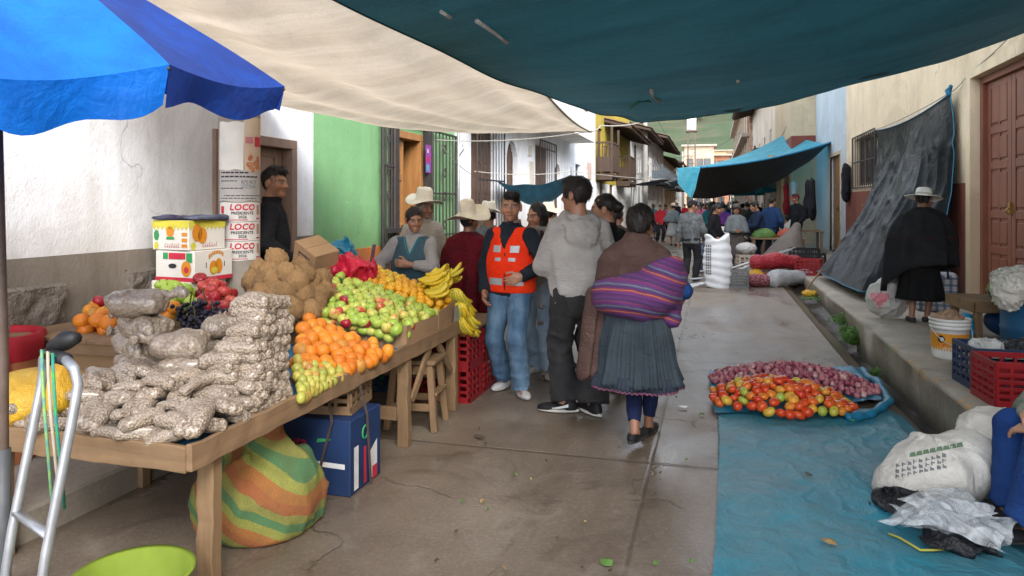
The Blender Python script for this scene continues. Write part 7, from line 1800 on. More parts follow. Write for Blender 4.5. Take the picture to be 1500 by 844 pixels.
wire([PX(1393,135,3.16), PX(1283,190,3.14), PD(1226,203,20.2)], .04, .008, 'rope along the cream wall holding the black tarpaulin', name='rope')
wire([PD(1226,203,20.2), Vector((3.2, 22.0, 6.4))], .1, .008, 'wire dropping down the pale blue wall to the tarpaulin corner', name='wire')
# market umbrella
ub = empty('market_umbrella', PD(5,298,2.6)*1, label='bright blue cloth market umbrella at the near left over the stall', cat='umbrella'); ub.location.z = 0
def ul(o): o.location = -Vector(ub.location); return o
cxu, Du = -1.90, 2.62
def cam(l, D, z): return Vector((l*CA-D*SA, l*SA+D*CA, z))
APEX = cam(cxu, Du, 2.56); RIM = []
for k in range(10):
    a = R((55,26,-16,-52,-88,-124,-160,-196,-232,-268)[k]); rr_ = 1.02 if k == 2 else .94; l = cxu+rr_*math.cos(a); D = Du-rr_*math.sin(a)
    z = 1.905+.10*(l-cxu)/.87-.13*(Du-D)/.87*(.9 if D < Du else 0)+(.45*max(0, D-Du-.27))+(.02 if k < 2 else 0)
    RIM.append(cam(l, D, z))
AZ = cloth_mat('azure_umbrella_cloth', (.004,.17,.64), (.003,.12,.50), .3, .55, .35, (2,2,2), 0, 0, .3, 2.5, tcol=(1.2,1.6,1.6)); RB = cloth_mat('royal_umbrella_cloth', (.016,.065,.34), (.02,.045,.22), .28, .7, .25, (2,2,2), 200, 0, .2, 3)
wU = Waves(9, 9, 75)
for k in range(10):
    a, b = RIM[k], RIM[(k+1) % 10]
    def pn(u, v):
        e = a.lerp(b, u); p = APEX.lerp(e, v); s_ = 4*u*(1-u)
        p.z += .035*v*(1-v)*4*(1-.35*s_)-.015*s_*v; mid = (a+b)/2-APEX; n = Vector((mid.x, mid.y, 0)).normalized()
        p -= n*.035*s_*v; q = float(wU(np.array([list(p)]))[0]); p.z += .008*q*min(1, v*3); return p
    mt = AZ if k in (0, 4, 8) else RB
    pa = ul(MB().grid(pn, 14, 16).build('canopy_panel', mt, ub, True))
    def vl(u, v):
        e = Vector(pn(u, 1.0)); out = Vector((e.x-APEX.x, e.y-APEX.y, 0)).normalized()
        drop = .115+.025*math.sin(u*PI*1)*math.cos(k*2.1)+.02*math.sin(u*9+k*2); e.z -= drop*v; return e+out*(.012*math.sin(u*3*PI+k)*v-.03*v)
    ul(MB().grid(vl, 16, 4).build('valance', mt, ub, True))
    ul(MB().tube([APEX-Vector((0,0,.02))]+[Vector(pn(0, t_/8))-Vector((0,0,.015)) for t_ in range(1,9)], .006, 5).build('rib', M('painted_steel', (.06,.06,.065), None, 9, .5, .1), ub, True))
pb = cam((4-UC)/FP*2.6, 2.6, 0); ul(MB().tube([pb, pb+Vector((0,0,1.0)), APEX], [.02,.019,.017], 10).build('pole', M('brown_steel_pole', (.09,.06,.045), (.14,.10,.08), 12, .55, .15), ub, True))
ul(MB().tube([pb, pb+Vector((0,0,.66))], .026, 10).build('pole_sleeve', M('grey_steel_pole', (.08,.085,.09), None, 12, .5, .1), ub, True))
ul(MB().lathe([(0,0),(.2,0),(.22,.05),(.05,.10),(0,.1)], 24, xf(pb)).build('base', M('concrete_base', (.3,.28,.25)), ub, True))
# black tarp hung on the cream wall
BLKT = two_sided('black_tarp_sheet', (.007,.0115,.014), (.007,.0115,.014), 0, .4, .5)
T0 = PX(1393,137,3.12); T1 = PX(1284,191,3.12)
wK = Waves(3.4, 9, 76); wK2 = Waves(11, 12, 77)
Bt0 = Vector((2.62,10.75,.33)); Bt1 = Vector((1.80,13.9,.31)); Bm = Vector((1.98,10.75,.315))
def black(u, v):
    top = T0.lerp(T1, u); top.z -= .10*4*u*(1-u)
    bot = Bt0.lerp(Bm, u/.35) if u < .35 else Bm.lerp(Bt1, (u-.35)/.65)
    bot = bot+Vector((-.05*math.sin(u*PI*1), 0, .015))
    p = top.lerp(bot, v); k = math.sin(PI*v); w_ = v**(1+.9*u); p.x = top.x+(bot.x-top.x)*w_; p.y = top.y+(bot.y-top.y)*w_
    p.x += .06*k
    if u < .14: p.x += (.14-u)*1.6*min(1, v*2)
    q = np.array([[p.y*.8+u, p.z*.8, u*3]])
    d = .07*float(wK(q)[0])*k+.045*(math.exp(-(float(wK2(q)[0])/.35)**2)-.4)*min(1, 4*v)*min(1,4*(1-v)+.3)+.035*math.sin(u*22+v*3)*(v**1.2)*min(1,6*(1-v)+.4)
    p.x -= d*.8; p.y -= d*.5; return p
bt_ = empty('wall_tarpaulin', Bm, label='black tarpaulin hung from the cream wall and spread down to the pavement', cat='tarpaulin')
o = MB().grid(black, 90, 100).build('sheet', BLKT, bt_, True); o.location = -Vector(bt_.location)
CYE = M('blue_hem', (.02,.20,.36), (.015,.12,.22), 8, .5, .3, 30)
for nm, P in (('hem', [black(i/40, 0)+Vector((-.012,0,.0)) for i in range(41)]), ('hem', [black(i/40, 1)+Vector((-.012,0,.01)) for i in range(10, 41)]), ('hem', [black(0, i/40)+Vector((-.012,0,0)) for i in range(41)])):
    o = MB().tube(P, .008, 5).build(nm, CYE, bt_, True); o.location = -Vector(bt_.location)
o = MB().tube([T0+Vector((-.02,0,-.03)), T0+Vector((-.03,.02,.04)), T0+Vector((-.01,-.03,.09)), T0+Vector((-.05,0,.03))], [.03,.045,.03,.012], 6).build('knot', CYE, bt_, True); o.location = -Vector(bt_.location)
# black tarp with cyan top further up the street
MIDT = two_sided('black_cyan_tarp', (.012,.011,.011), (.06,.42,.58), .0, .5, .5); CYT = cloth_mat('cyan_tarp', (.14,.58,.72), (.08,.44,.6), .5, .5, .5, (2,2,2), 0, 0, .3, 2)
N1 = PD(1218,209,20.4); N2 = PD(1026,246,19.0); V1 = PD(1214,213,21); V2 = PD(1014,291,20.8); F1 = PD(1145,199,27.0); F2 = PD(996,246,24)
wM = Waves(1.6, 9, 78); wM2 = Waves(5, 9, 79)
def midt(u, v):                                   # u from right to left, v near edge to far edge
    n = N1.lerp(N2, u); n.z -= .12*4*u*(1-u); va = V1.lerp(V2, u); va.z -= (.55*4*u*(1-u)*(1-.3*u)); f = F1.lerp(F2, u); f.z -= .25*4*u*(1-u)
    p = n.lerp(va, v/.5) if v < .5 else va.lerp(f, (v-.5)/.5)
    q = np.array([list(p)]); k = math.sin(PI*v); p.z += (.05*float(wM(q)[0])+.02*float(wM2(q)[0]))*k; return p
mt_ = empty('hanging_tarpaulin', V2, label='black and turquoise tarpaulin slung low across the middle of the street', cat='tarpaulin')
def ml(o): o.location = -Vector(mt_.location); return o
ml(MB().grid(lambda u, v: midt(u, v*.5), 60, 30).build('black_side', M('black_tarp_cloth', (.013,.012,.012), (.02,.018,.018), 4, .5, .6, 9, .03), mt_, True))
ml(MB().grid(lambda u, v: midt(u, .5+v*.5), 60, 24).build('turquoise_side', CYT, mt_, True))
fl0 = PD(992,246,20.5); fl1 = PD(1026,246,19.02)
def flap(u, v):
    a = fl0.lerp(fl1, u); b = PD(992,268,20.8).lerp(PD(1013,292,20.4), u); p = a.lerp(b, v); p.y += .25*math.sin(u*7+v*2); return p
ml(MB().grid(flap, 20, 14).build('turquoise_flap', CYT, mt_, True))
ml(MB().tube([midt(i/30, 0)+Vector((0,-.02,.01)) for i in range(31)], .03, 5).build('hem', CYE, mt_, True))
wire([F1, Vector((2.5,27,4.3))], .0, .01, 'cord tying the turquoise tarpaulin to the beige house', name='rope')
wire([fl0, PX(975,258,-3.4)], .05, .01, 'cord from the turquoise flap to the left houses', name='rope')
# small teal awning on the left pavement
q = (PX(728,266,-3.85), PD(838,253,13.0), PD(842,272,14.6), PX(745,272,-3.9)); 
def small(u, v): p = bil(q, .30, None, 0, (.14,.02,.1,.02))(u, v); p.z += .02*float(wM2(np.array([[p.x*2, p.y*2, 0]]))[0]); return p
o = MB().grid(small, 30, 20).build('awning_cloth', cloth_mat('teal_awning', (.03,.13,.19), (.02,.08,.13), .25, .6, .5), smooth=True); tag(o, 'small sagging teal awning over the left pavement beyond the girl', 'awning')
o = MB().tube([Vector((q[1].x, q[1].y, .0)), q[1]+Vector((0,0,.1))], .025, 6).build('awning_pole', GALV, smooth=True); tag(o, 'thin pole holding the outer corner of the small teal awning', 'pole')
o = MB().grid(bil((PD(978,268,24), PD(1000,262,24), PD(1002,266,28), PX(984,270,-3.6)), .2), 12, 8).build('awning_cloth', cloth_mat('dark_awning', (.02,.04,.055), (.015,.03,.04), .1), smooth=True); tag(o, 'dark awning of a left row shop beyond the turquoise flap', 'awning')
DAW = cloth_mat('added_shade_awning', (.015,.03,.05), (.01,.02,.035), .1)  # far awnings added to darken the street and shade the crowd
for k, (x0, x1, y, z, lb_) in enumerate(((.6,2.4,25.5,2.45,'added navy awning shading the right side crowd, nearest of the row'),(.3,2.4,30,2.4,'added navy awning shading the right side crowd, second of the row'),(.0,2.3,36,2.45,'added navy awning shading the right side crowd, third of the row'),(-3.6,-1.9,33,2.4,'added navy awning shading the left pavement in the distance'),(-.4,2.3,44,2.6,'added navy awning shading the right side crowd, farthest of the row'))):
    o = MB().grid(bil([(x0,y,z),(x1,y,z+.3),(x1,y+3.4,z+.35),(x0,y+3.4,z+.05)], .15), 14, 10).build('awning_cloth', DAW, smooth=True); tag(o, lb_, 'awning', 'added far shade awnings')
    for p in ((x0,y),(x0,y+3.4)): MB().tube([(p[0],p[1],0),(p[0],p[1],z)], .03, 6).build('pole', GALV, o)
# parasols in the middle distance
def parasol(u, D, rad, ztop, label, c1, c2):
    p = PD(u, 298, D); r = empty('parasol', (p.x, p.y, 0), ru(0,1), label, 'parasol', 'teal market parasols'); n = 8
    for k in range(n):
        a0, a1 = 2*PI*k/n, 2*PI*(k+1)/n
        def g(u_, v): a = a0+(a1-a0)*u_; rr = rad*v*(1-.06*4*u_*(1-u_)); return (rr*math.cos(a), rr*math.sin(a), ztop-.45*v**1.5)
        m = MB(); m.cur = k % 2; m.grid(g, 6, 6); m.build('canopy_panel', [c1, c2], r, True)
        MB().grid(lambda u_, v: tuple(Vector(g(u_, 1))-Vector((0,0,.16*v+.02*math.sin(u_*PI)))), 6, 1).build('valance', c1, r, True)
    MB().tube([(0,0,0),(0,0,ztop)], .02, 6).build('pole', GALV, r, True); return r
PT1 = cloth_mat('teal_parasol', (.02,.20,.26), (.015,.14,.2), .35); PT2 = M('yellow_green_parasol', (.4,.45,.08), (.05,.3,.35), 2, .6, 0)
parasol(1108, 31, 1.6, 2.65, 'teal parasol with yellow stripe, right one beyond the dark tarpaulin', PT1, PT1); parasol(1072, 34, 1.5, 2.55, 'teal parasol, left one beyond the dark tarpaulin', PT1, PT2)
# ------------------------------------------------------------- sheets on the ground
TSH = cloth_mat('trodden_teal_sheet', (.022,.195,.265), (.075,.175,.21), 0, .45, .8, (1.2,1.2,1.2), 0, 0, .4, 1.6)
wS = Waves(7, 12, 81); wS2 = Waves(20, 14, 82); wS3 = Waves(2.4, 8, 83)
def ground_sheet(name, corners, z, amp, mat, label, n=110, m_=110, edge=.02, cat='plastic sheet'):
    A, B, C, D2 = [Vector((*c, 0)) for c in corners]; V = []
    P = []
    for j in range(m_+1):
        for i in range(n+1):
            u, v = i/n, j/m_; p = A.lerp(B, u).lerp(D2.lerp(C, u), v)
            q = np.array([[p.x, p.y, 0]]); a = float(wS(q)[0]); b = float(wS2(q)[0]); c = float(wS3(q)[0])
            p.x += .03*c*(1 if u in (0,1) else .6); p.y += .03*float(wS3(q+3)[0])
            zz = z+amp*(abs(a)*.6+math.exp(-(b/.25)**2)*.5+.25*abs(c)); 
            gx = p.x-1.24
            if gx > 0: zz -= min(gx, .16)*.42
            V.append((p.x, p.y, zz))
    F = [(j*(n+1)+i, j*(n+1)+i+1, (j+1)*(n+1)+i+1, (j+1)*(n+1)+i) for j in range(m_) for i in range(n)]
    o = MB().add(V, F).build(name, mat, smooth=True); tag(o, label, cat); return o
ground_sheet('ground_sheet', [(.0,1.6),(1.5,1.6),(1.36,5.9),(.0,5.62)], .006, .012, TSH, 'large trodden teal plastic sheet spread on the road at the lower right', 130, 200)
BSH = cloth_mat('bright_blue_sheet', (.012,.20,.33), (.01,.14,.25), 0, .4, .8, (1.2,1.2,1.2), 0, 0, .4, 2.2)
f0 = PZ(1040,614); f1 = PZ(1250,612); f2 = PZ(1268,541); f3 = PZ(1036,546)
ground_sheet('ground_sheet', [(f0.x,f0.y),(f1.x+.02,f1.y),(f2.x,f2.y),(f3.x,f3.y)], .026, .012, BSH, 'bright blue plastic sheet under the onions and tomatoes', 90, 70)
def roll(P, r, name, mat, label):
    P = [Vector(p) for p in P]; Q = []
    for a, b in zip(P, P[1:]):
        for k in range(10): Q.append(a.lerp(b, k/10))
    w = Waves(18, 8, 85); m = MB().tube([q+Vector((0,0,.012*float(w(np.array([list(q)]))[0]))) for q in Q], [r*(.75+.35*abs(float(w(np.array([list(q*1.7)]))[0]))) for q in Q], 10); o = m.build(name, mat, smooth=True); tag(o, label, 'plastic sheet'); return o
roll([PZ(1240,612,.04), PZ(1275,606,.05), PZ(1302,592,.05), PZ(1296,572,.05), PZ(1275,552,.05), PZ(1262,541,.04)], .03, 'sheet_fold', BSH, 'rolled edge of the bright blue sheet to the right of the onions')
ground_sheet('ground_sheet', [(PZ(1235,600).x, PZ(1235,600).y),(PZ(1300,596).x, PZ(1300,596).y),(PZ(1275,545).x, PZ(1275,545).y),(PZ(1215,560).x, PZ(1215,560).y)], .034, .02, BSH, 'loose bunched corner of bright blue sheet right of the tomatoes', 40, 40)
# tomatoes and onions in heaps
def heap(kind, cx, cy, rx, ry, H, d, n, label, group, z0=.03, layers=(1.0,), skew=0, cut=None):
    cnt = 0; pts = []
    tries = 0
    while cnt < n and tries < 60000:
        tries += 1; a = ru(0, 6.283); q = math.sqrt(random.random()); x = q*math.cos(a); y = q*math.sin(a)
        X, Y = cx+x*rx+skew*y*ry, cy+y*ry; 
        if cut and cut(X, Y): continue
        hh = H*max(0, 1-q**1.7)+ru(-.1,.35)*d
        z = z0+d*.45+hh
        p = Vector((X, Y, z))
        if any((p-o).length < d*.84 for o in pts): continue
        pts.append(p); put(kind, p, tuple(ru(.8,1.14)*q for q in (ru(.94,1.06), ru(.94,1.06), 1)), label=label, group=group); cnt += 1
    return cnt
tc = (PZ(1143,604).x, 5.72)
n1 = heap('tomato', tc[0], tc[1]+.02, .50, .36, .15, .072, 210, 'ripe red, orange or green tomato in the heap on the bright blue sheet', 'tomatoes heaped on the blue sheet')
n2 = heap('red_onion', .62, 6.36, .66, .44, .15, .05, 300, 'small purplish pink onion in the heap behind the tomatoes', 'onions heaped on the blue sheet', cut=lambda X, Y: ((X-tc[0])/.5)**2+((Y-tc[1]-.02)/.36)**2 < .72)
print('TOMATO', n1, 'ONION', n2)
m = MB()
wO = Waves(30, 8, 87)
V = []
for j in range(25):
    for i in range(40):
        a = 2*PI*i/40; q = j/24; x = .60+.62*q*math.cos(a); y = 6.42+.36*q*math.sin(a); V.append((x, y, .03+.115*max(0,1-q**1.7)+.012*abs(float(wO(np.array([[x,y,0]]))[0]))))
b_ = ball('n', .024, p_oni, 7, 5)
for k in range(220):
    a = ru(0,6.283); q = math.sqrt(random.random())*.97; x = .62+.64*q*math.cos(a); y = 6.36+.42*q*math.sin(a); z = .045+.13*max(0,1-q**1.7)
    if ((x-tc[0])/.5)**2+((y-tc[1]-.02)/.36)**2 < .6: continue
    Mx = xf((x,y,z),(ru(-1,1),ru(-1,1),ru(0,6))); m.add([Mx @ Vector(p) for p in b_.V], b_.F)
o = m.build('onion_pile', M('onion_pile_skin', (.36,.10,.13), (.46,.22,.22), 30, .4, .1), smooth=True); tag(o, 'lower layers of the small purplish onions under the counted ones', 'onions', kind='stuff')
# white sacks at lower right
t = NT('woven_white_sack'); n_ = t.noise(6, 6, .6, None, .6); c = t.mix(t.ramp(n_, [(.35, 0.0), (.68, 1.0)]), (.62,.585,.52), (.47,.44,.385)); wv_ = t.voro(130); c = t.mix(t.ramp(wv_, [(.0, .22), (.5, 0.0)]), c, (.3,.28,.25)); t.color(c); t.set(Roughness=.6); t.bump(t.math('ADD', t.noise(10, 6, .62, None, 1.2), t.math('MULTIPLY', t.noise(30, 4), .3)), .9, .025); WSACK = t.m
PRN = M('faded_black_print', (.10,.10,.105), (.2,.2,.2), 20, .8, 0); PRG = M('faded_green_print', (.14,.22,.13), None, 20, .8, 0)
def cloth_lump(c, r, wamp=.03, s=1, extra=None, squash=0):
    c = np.array(c); a = Waves(11*s, 10, s+91); b = Waves(26*s, 12, s+92)
    def fn(P):
        d = sd_ell(P, c, r)
        if extra: d = extra(P, d)
        x = a(P); y = b(P); return d-wamp*(np.exp(-(x/.4)**2)-.4)-wamp*.35*(np.exp(-(y/.3)**2)-.4)
    return fn
sc_ = PZ(1378,682,.16)
s1 = empty('sack', (sc_.x, sc_.y, 0), 0, 'half empty white sack with black and green print lying on the teal sheet edge', 'sack')
fn = cloth_lump((0,0,.14), (.27,.24,.17), .028, 1, lambda P, d: smin(smin(d, sd_ell(P, (-.14,-.06,.08), (.20,.18,.12)), .06), sd_ell(P, (.14,.03,.19), (.17,.2,.17)), .05))
o = sdf_obj('sack_body', fn, (-.5,-.42,-.06), (.5,.42,.48), .013, WSACK, s1)
from mathutils.bvhtree import BVHTree
def decal(o, shapes, mat, name, org, dirn, right, up, off=.004, sub=3):
    bv = BVHTree.FromPolygons([x.co for x in o.data.vertices], [p.vertices for p in o.data.polygons]); m = MB(); dirn = Vector(dirn).normalized(); right = Vector(right).normalized(); up = Vector(up).normalized()
    for poly in shapes:
        V = []
        for (a, b) in poly:
            q = Vector(org)+right*a+up*b-dirn*.9; h = bv.ray_cast(q, dirn)[0]
            if h is None: V = None; break
            V.append(h-dirn*off)
        if V and max((p-q).length for p in V for q in V) < .2: m.add(V, [tuple(range(len(V)))])
    if m.V: return m.build(name, mat, o)
vd = Vector((sc_.x, sc_.y, -1.3)).normalized(); rt = vd.cross(Vector((0,0,1))).normalized(); up_ = rt.cross(vd)
sh = []
for k in range(9):
    for r_ in range(3):
        x0, y0 = -.2+k*.026+ru(-.003,.003), -.075+.011*k+r_*.026; sh += [rc(x0, x0+.006, y0, y0+.019), rc(x0+.006, x0+.017, y0+ru(0,.012), y0+.013+ru(0,.006))]
decal(o, sh, PRN, 'faded_print', (0,0,.14), vd, rt, up_)
decal(o, [[(-.14+.03*k+x*.03, .04+.012*k+y*.03) for x, y in ((0,0),(1,.3),(.8,1),(.1,.7))] for k in range(8)], PRG, 'green_print', (0,0,.14), vd, rt, up_)
sc2 = PZ(1420,625,.34)
s2 = empty('sack', (1.47, sc2.y, .05), 0, 'empty white woven sack thrown over the kerb edge behind the printed sack', 'sack')
fn = cloth_lump((0,0,.22), (.2,.2,.17), .03, 2, lambda P, d: smin(d, sd_ell(P, (-.08,-.07,.12), (.17,.15,.15)), .05)); sdf_obj('sack_body', fn, (-.42,-.42,-.05), (.42,.42,.5), .013, WSACK, s2)
# clear plastic bags pile, black bag
t = NT('clear_plastic'); gl = t.noise(14, 5, .6, None, 1.2); t.color(t.mix(t.ramp(gl, [(.4, 0.0), (.6, 1.0)]), (.5,.54,.56), (.74,.77,.78))); t.set(Roughness=.12, Alpha=t.ramp(t.noise(9, 5, .6, None, 1), [(.35, .25), (.65, .8)])); t.b.inputs['Specular IOR Level'].default_value = .8; t.bump(t.noise(11, 5, .6, None, 1.2), .9, .04); CLEARP = t.m
cl = PZ(1385,758,.03)
cr = random.Random(5)
lbs = ['topmost clear plastic bag in the crumpled bundle on the teal sheet', 'large clear plastic bag at the front of the crumpled bundle', 'clear plastic bag at the left of the crumpled bundle', 'clear plastic bag at the right end of the crumpled bundle', 'upper hazy clear bag behind the crumpled bundle', 'lowest clear plastic bag under the crumpled bundle', 'folded clear bag lying across the middle of the bundle']
for k, (du, dv, z, sx, sy, rz) in enumerate(((0,-10,.115,.17,.12,.4),(8,18,.08,.19,.11,-.3),(-38,8,.06,.14,.12,.9),(45,14,.06,.14,.12,-.6),(-15,-45,.06,.11,.12,.2),(0,8,.035,.22,.15,.1),(20,0,.095,.15,.1,1.0))):
    p = PZ(1385+du, 758+dv, z); wc = Waves(16, 10, 120+k); wc2 = Waves(40, 10, 140+k); V = []; n = 34
    for j in range(n+1):
        for i in range(n+1):
            u, v = i/n*2-1, j/n*2-1; q = np.array([[u*sx, v*sy, k]]); a = float(wc(q)[0]); b = float(wc2(q)[0])
            edge = 1+.05*math.sin(4*u+k*3)*abs(v)+.05*math.sin(5*v+k)*abs(u)
            V.append((u*sx*edge, v*sy*edge, .05*(1-max(abs(u),abs(v))**2)+.024*abs(a)+.012*b))
    F = [(j*(n+1)+i, j*(n+1)+i+1, (j+1)*(n+1)+i+1, (j+1)*(n+1)+i) for j in range(n) for i in range(n)]
    o = MB().add(V, F).build('plastic_bag', CLEARP, smooth=True, loc=p, rot=(0,0,rz)); tag(o, lbs[k], 'plastic bag', 'clear plastic bags in the bundle')
BLKP = M('black_bag_plastic', (.009,.009,.011), (.015,.015,.017), 9, .33, .9, 26, .03)
for (u, v, rr, lb_) in ((1320,735,(.15,.12,.06),'crumpled black plastic bag left of the clear bundle'),(1395,795,(.17,.10,.03),'flat black plastic under the front of the clear bundle'),(1432,712,(.16,.10,.03),'dark plastic sheet between the sack and the clear bundle')):
    c = np.array(PZ(u, v, .04)); a = Waves(20, 10, int(u)); 
    blob('black_bag', cloth_lump(c, np.array(rr)*.9, .035, int(u) % 7), c-.3, c+.3, .009, BLKP, lb_, 'bag')
o = MB().tube([PZ(u, v, .02) for u, v in ((1302,782),(1318,788),(1335,798),(1348,806),(1368,806),(1388,804))], .006, 5).build('cord', M('yellow_cord_fibre', (.45,.42,.08), None, 20, .8, .2), smooth=True); tag(o, 'short yellow cord lying in front of the clear plastic bags', 'cord')
# ------------------------------------------------------------- right pavement goods
wb = empty('bag', (PZ(1300,466,.3).x+.02, PZ(1300,466,.3).y+.12, .30), 0, 'bulging white plastic bag with pink print standing on the pavement beside the poncho woman', 'bag')
fn = cloth_lump((0,0,.19), (.21,.19,.22), .022, 3, lambda P, d: smax(smin(d, sd_cone(P, (.04,.02,.3), (.1,.03,.46), .13, .05), .08), -(P[:, 2]-.003), .02)); o = sdf_obj('bag_body', fn, (-.4,-.4,-.03), (.4,.4,.62), .012, M('translucent_white_bag', (.62,.60,.57), (.5,.47,.44), 7, .5, .7, 20, .02, trans=.25), wb)
dv = Vector((wb.location.x, wb.location.y, -1.0)).normalized(); rt = dv.cross(Vector((0,0,1))).normalized()
pk = [rc(-.16+.02*i, -.14+.02*i, -.10+.02*j+(.01*abs(i-4)), -.08+.02*j+(.01*abs(i-4))) for i in range(9) for j in range(8) if abs(i-4)*.8+abs(j-4) < 4.6]
decal(o, pk, M('pink_bag_print', (.62,.22,.25), (.55,.15,.2), 9, .5, 0), 'pink_print', (0,0,.19), dv, rt, (0,0,1))
pl = empty('shopping_bag', (PZ(1368,462,.3).x+.1, PZ(1368,462,.3).y+.28, .30), R(-8), 'large blue and white checked shopping bag standing behind the poncho woman', 'bag')
t = NT('plaid_plastic'); sx = t.n('ShaderNodeSeparateXYZ'); t.l(t.obj(), sx.inputs[0]); 
def band(o_, f, lo, hi): q = t.math('FRACT', t.math('MULTIPLY', o_, f)); return t.math('MULTIPLY', t.math('GREATER_THAN', q, lo), t.math('LESS_THAN', q, hi))
xy = t.math('ADD', sx.outputs[0], sx.outputs[1]); c = t.mix(t.math('MULTIPLY', band(xy, 13, .0, .4), .8), (.42,.45,.48), (.06,.09,.17)); c = t.mix(t.math('MULTIPLY', band(sx.outputs[2], 13, .0, .4), .7), c, (.05,.08,.15)); c = t.mix(t.math('MULTIPLY', band(sx.outputs[2], 13, .65, .75), .6), c, (.35,.08,.1)); t.color(c); t.set(Roughness=.5); t.bump(t.noise(9, 5), .5, .02)
wP = Waves(9, 8, 95); sdf_obj('bag_body', lambda P: sd_rbox(P, (0,0,.23), (.22,.13,.225), .05)-.012*wP(P), (-.3,-.22,-.02), (.3,.22,.52), .014, t.m, pl)
MB().tube([(-.1,-.13,.4),(-.09,-.15,.5),(.0,-.13,.56),(.09,-.15,.5),(.1,-.13,.4)], .012, 6).build('handle', M('navy_strap', (.02,.03,.08)), pl, True)
# paint bucket of potatoes
bp = PZ(1399,529,.3); b = empty('paint_bucket', (bp.x, bp.y+.13, .30), R(8), 'white paint bucket with orange label filled with potatoes on the pavement', 'bucket')
WPL = plastic('white_bucket_plastic', (.66,.65,.62)); r0 = .145
prof = [(0,.003),(.122,.0),(.127,.01),(.136,.2),(.139,.245),(.147,.245),(.147,.257),(.141,.258),(.142,.275),(.150,.275),(.150,.287),(.143,.288),(.144,.305),(.153,.305),(.153,.322),(.146,.325),(.140,.32),(.13,.02)]
MB().lathe(prof, 40).build('shell', WPL, b, True)
def lab_(a, z, e=.0015): rr = .127+.009*(z-.01)/.19+e; return (rr*math.sin(a), -rr*math.cos(a), z)
lg = MB().grid(lambda u, v: lab_(-2.6+5.2*u, .045+.165*v), 60, 4).build('label_sheet', M('orange_label', (.62,.27,.015), (.55,.2,.02), 3, .4, 0), b, True)
def lp(name, polys, mat, e): m = MB(); [m.add([lab_(x/.133, z, e) for x, z in p], [tuple(range(len(p)))]) for p in polys]; m.build(name, mat, lg)
lp('round_logo', [disc(-.115, .165, .028, .03)], BLPR, .003); lp('white_mark', [disc(-.108, .163, .014, .016)], WHP, .004); lp('red_smile', [[(-.14,.118),(-.095,.112),(-.08,.128),(-.095,.122),(-.14,.126)]], REDPR, .003); lp('white_panel', [rc(-.125,-.01,.052,.07), rc(.04,.1,.06,.1)], WHP, .003); lp('white_script', squiggle(-.10,-.02,.088,.012,5), WHP, .003); lp('yellow_patch', [rc(.02,.13,.12,.2)], YEPR, .0025)
MB().tube([(.15*math.cos(a), -.15*abs(math.sin(a))-.012, .255-.135*math.sin(a)) for a in [PI*k/14 for k in range(15)]], .004, 5).build('bail', M('pale_bail', (.6,.58,.5), None, 9, .5, 0), b, True)
for k in range(26):
    a = ru(0,6.28); q = .11*math.sqrt(random.random()); put('potato', Vector((bp.x+q*math.cos(a), bp.y+.13+q*math.sin(a), .3+.30+.04*(1-q/.11)+ru(0,.015))), ru(.75,1.0), label='brown potato heaped in the white paint bucket', group='potatoes in the paint bucket')
# crates, wooden stand and blue barrel at right edge
cz = crate('plastic_crate', (2.42, 5.95, .30), (.56,.38,.29), NAVYP, 'navy blue slotted crate on the pavement behind the red crate', R(4), group=None)
kx = PZ(1432,590,.30)
rcx = crate('plastic_crate', (2.30, 5.28, .30), (.60,.36,.28), REDP, 'bright red slotted crate at the right edge of the pavement', R(3), slats=5)
rcx.location = (1.94, 5.20, .30); cz.location = (1.93, 5.60, .30)
V, F = text_mesh('GANC', .065, .01, 0, 1.05, 'LEFT'); MB().add([(x-.02, -.1835, y+.215) for x, y, z in V], F).build('lettering', M('pale_pink_print', (.55,.3,.28), None, 9, .6, 0), rcx)
bpn = MB().box((-.07,-.183,.175),(.28,-.1795,.255)).build('plain_panel', REDP, rcx)
bagc = lambda n, c, r, mat, lb_, s: blob('plastic_bag', cloth_lump(c, r, .022, s), np.array(c)-np.array(r)-.08, np.array(c)+np.array(r)+.08, .012, mat, lb_, 'bag')
bagc('b', (1.82,5.62,.56), (.12,.12,.06), M('pale_bag', (.5,.5,.48), None, 9, .4, .5), 'pale plastic bag lying in the navy crate', 4)
bagc('b', (2.04,5.58,.58), (.16,.12,.06), BLKP, 'black plastic bag lying in the navy crate', 5)
bar = empty('barrel', (2.56, 6.85, .30), 0, 'tall blue plastic barrel at the right edge before the red door', 'barrel')
BARP = plastic('blue_barrel_plastic', (.012,.075,.17)); MB().lathe([(0,0),(.22,.0),(.245,.03),(.25,.2),(.258,.22),(.25,.24),(.25,.38),(.258,.40),(.25,.42),(.245,.56),(.22,.58),(0,.58)], 36).build('shell', BARP, bar, True)
c = np.array((2.52,6.80,.93)); blob('sack', cloth_lump(c, (.30,.27,.10), .03, 6, lambda P, d: smin(d, sd_ell(P, c+(-.22,-.12,-.10), (.12,.13,.15)), .06)), c-.48, c+.48, .014, WSACK, 'white woven sack draped over the top of the blue barrel', 'sack')
st = empty('wooden_stand', (2.66, 7.66, .30), R(4), 'low wooden stand between the blue barrel and the red door', 'table')
m = MB(); m.box((-.42,-.3,.34),(.4,.3,.37)); m.bar((-.42,-.315,.32),(.4,-.315,.32),.03,.10).bar((-.435,-.3,.32),(-.435,.3,.32),.03,.10); m.build('top', TABLEX, st, bevel=.004)
for sx in (-1,1):
    for sy in (-1,1): MB().bar((sx*.38,sy*.26,0),(sx*.38,sy*.26,.34),.06).build('leg', TABLEV, st, bevel=.004)
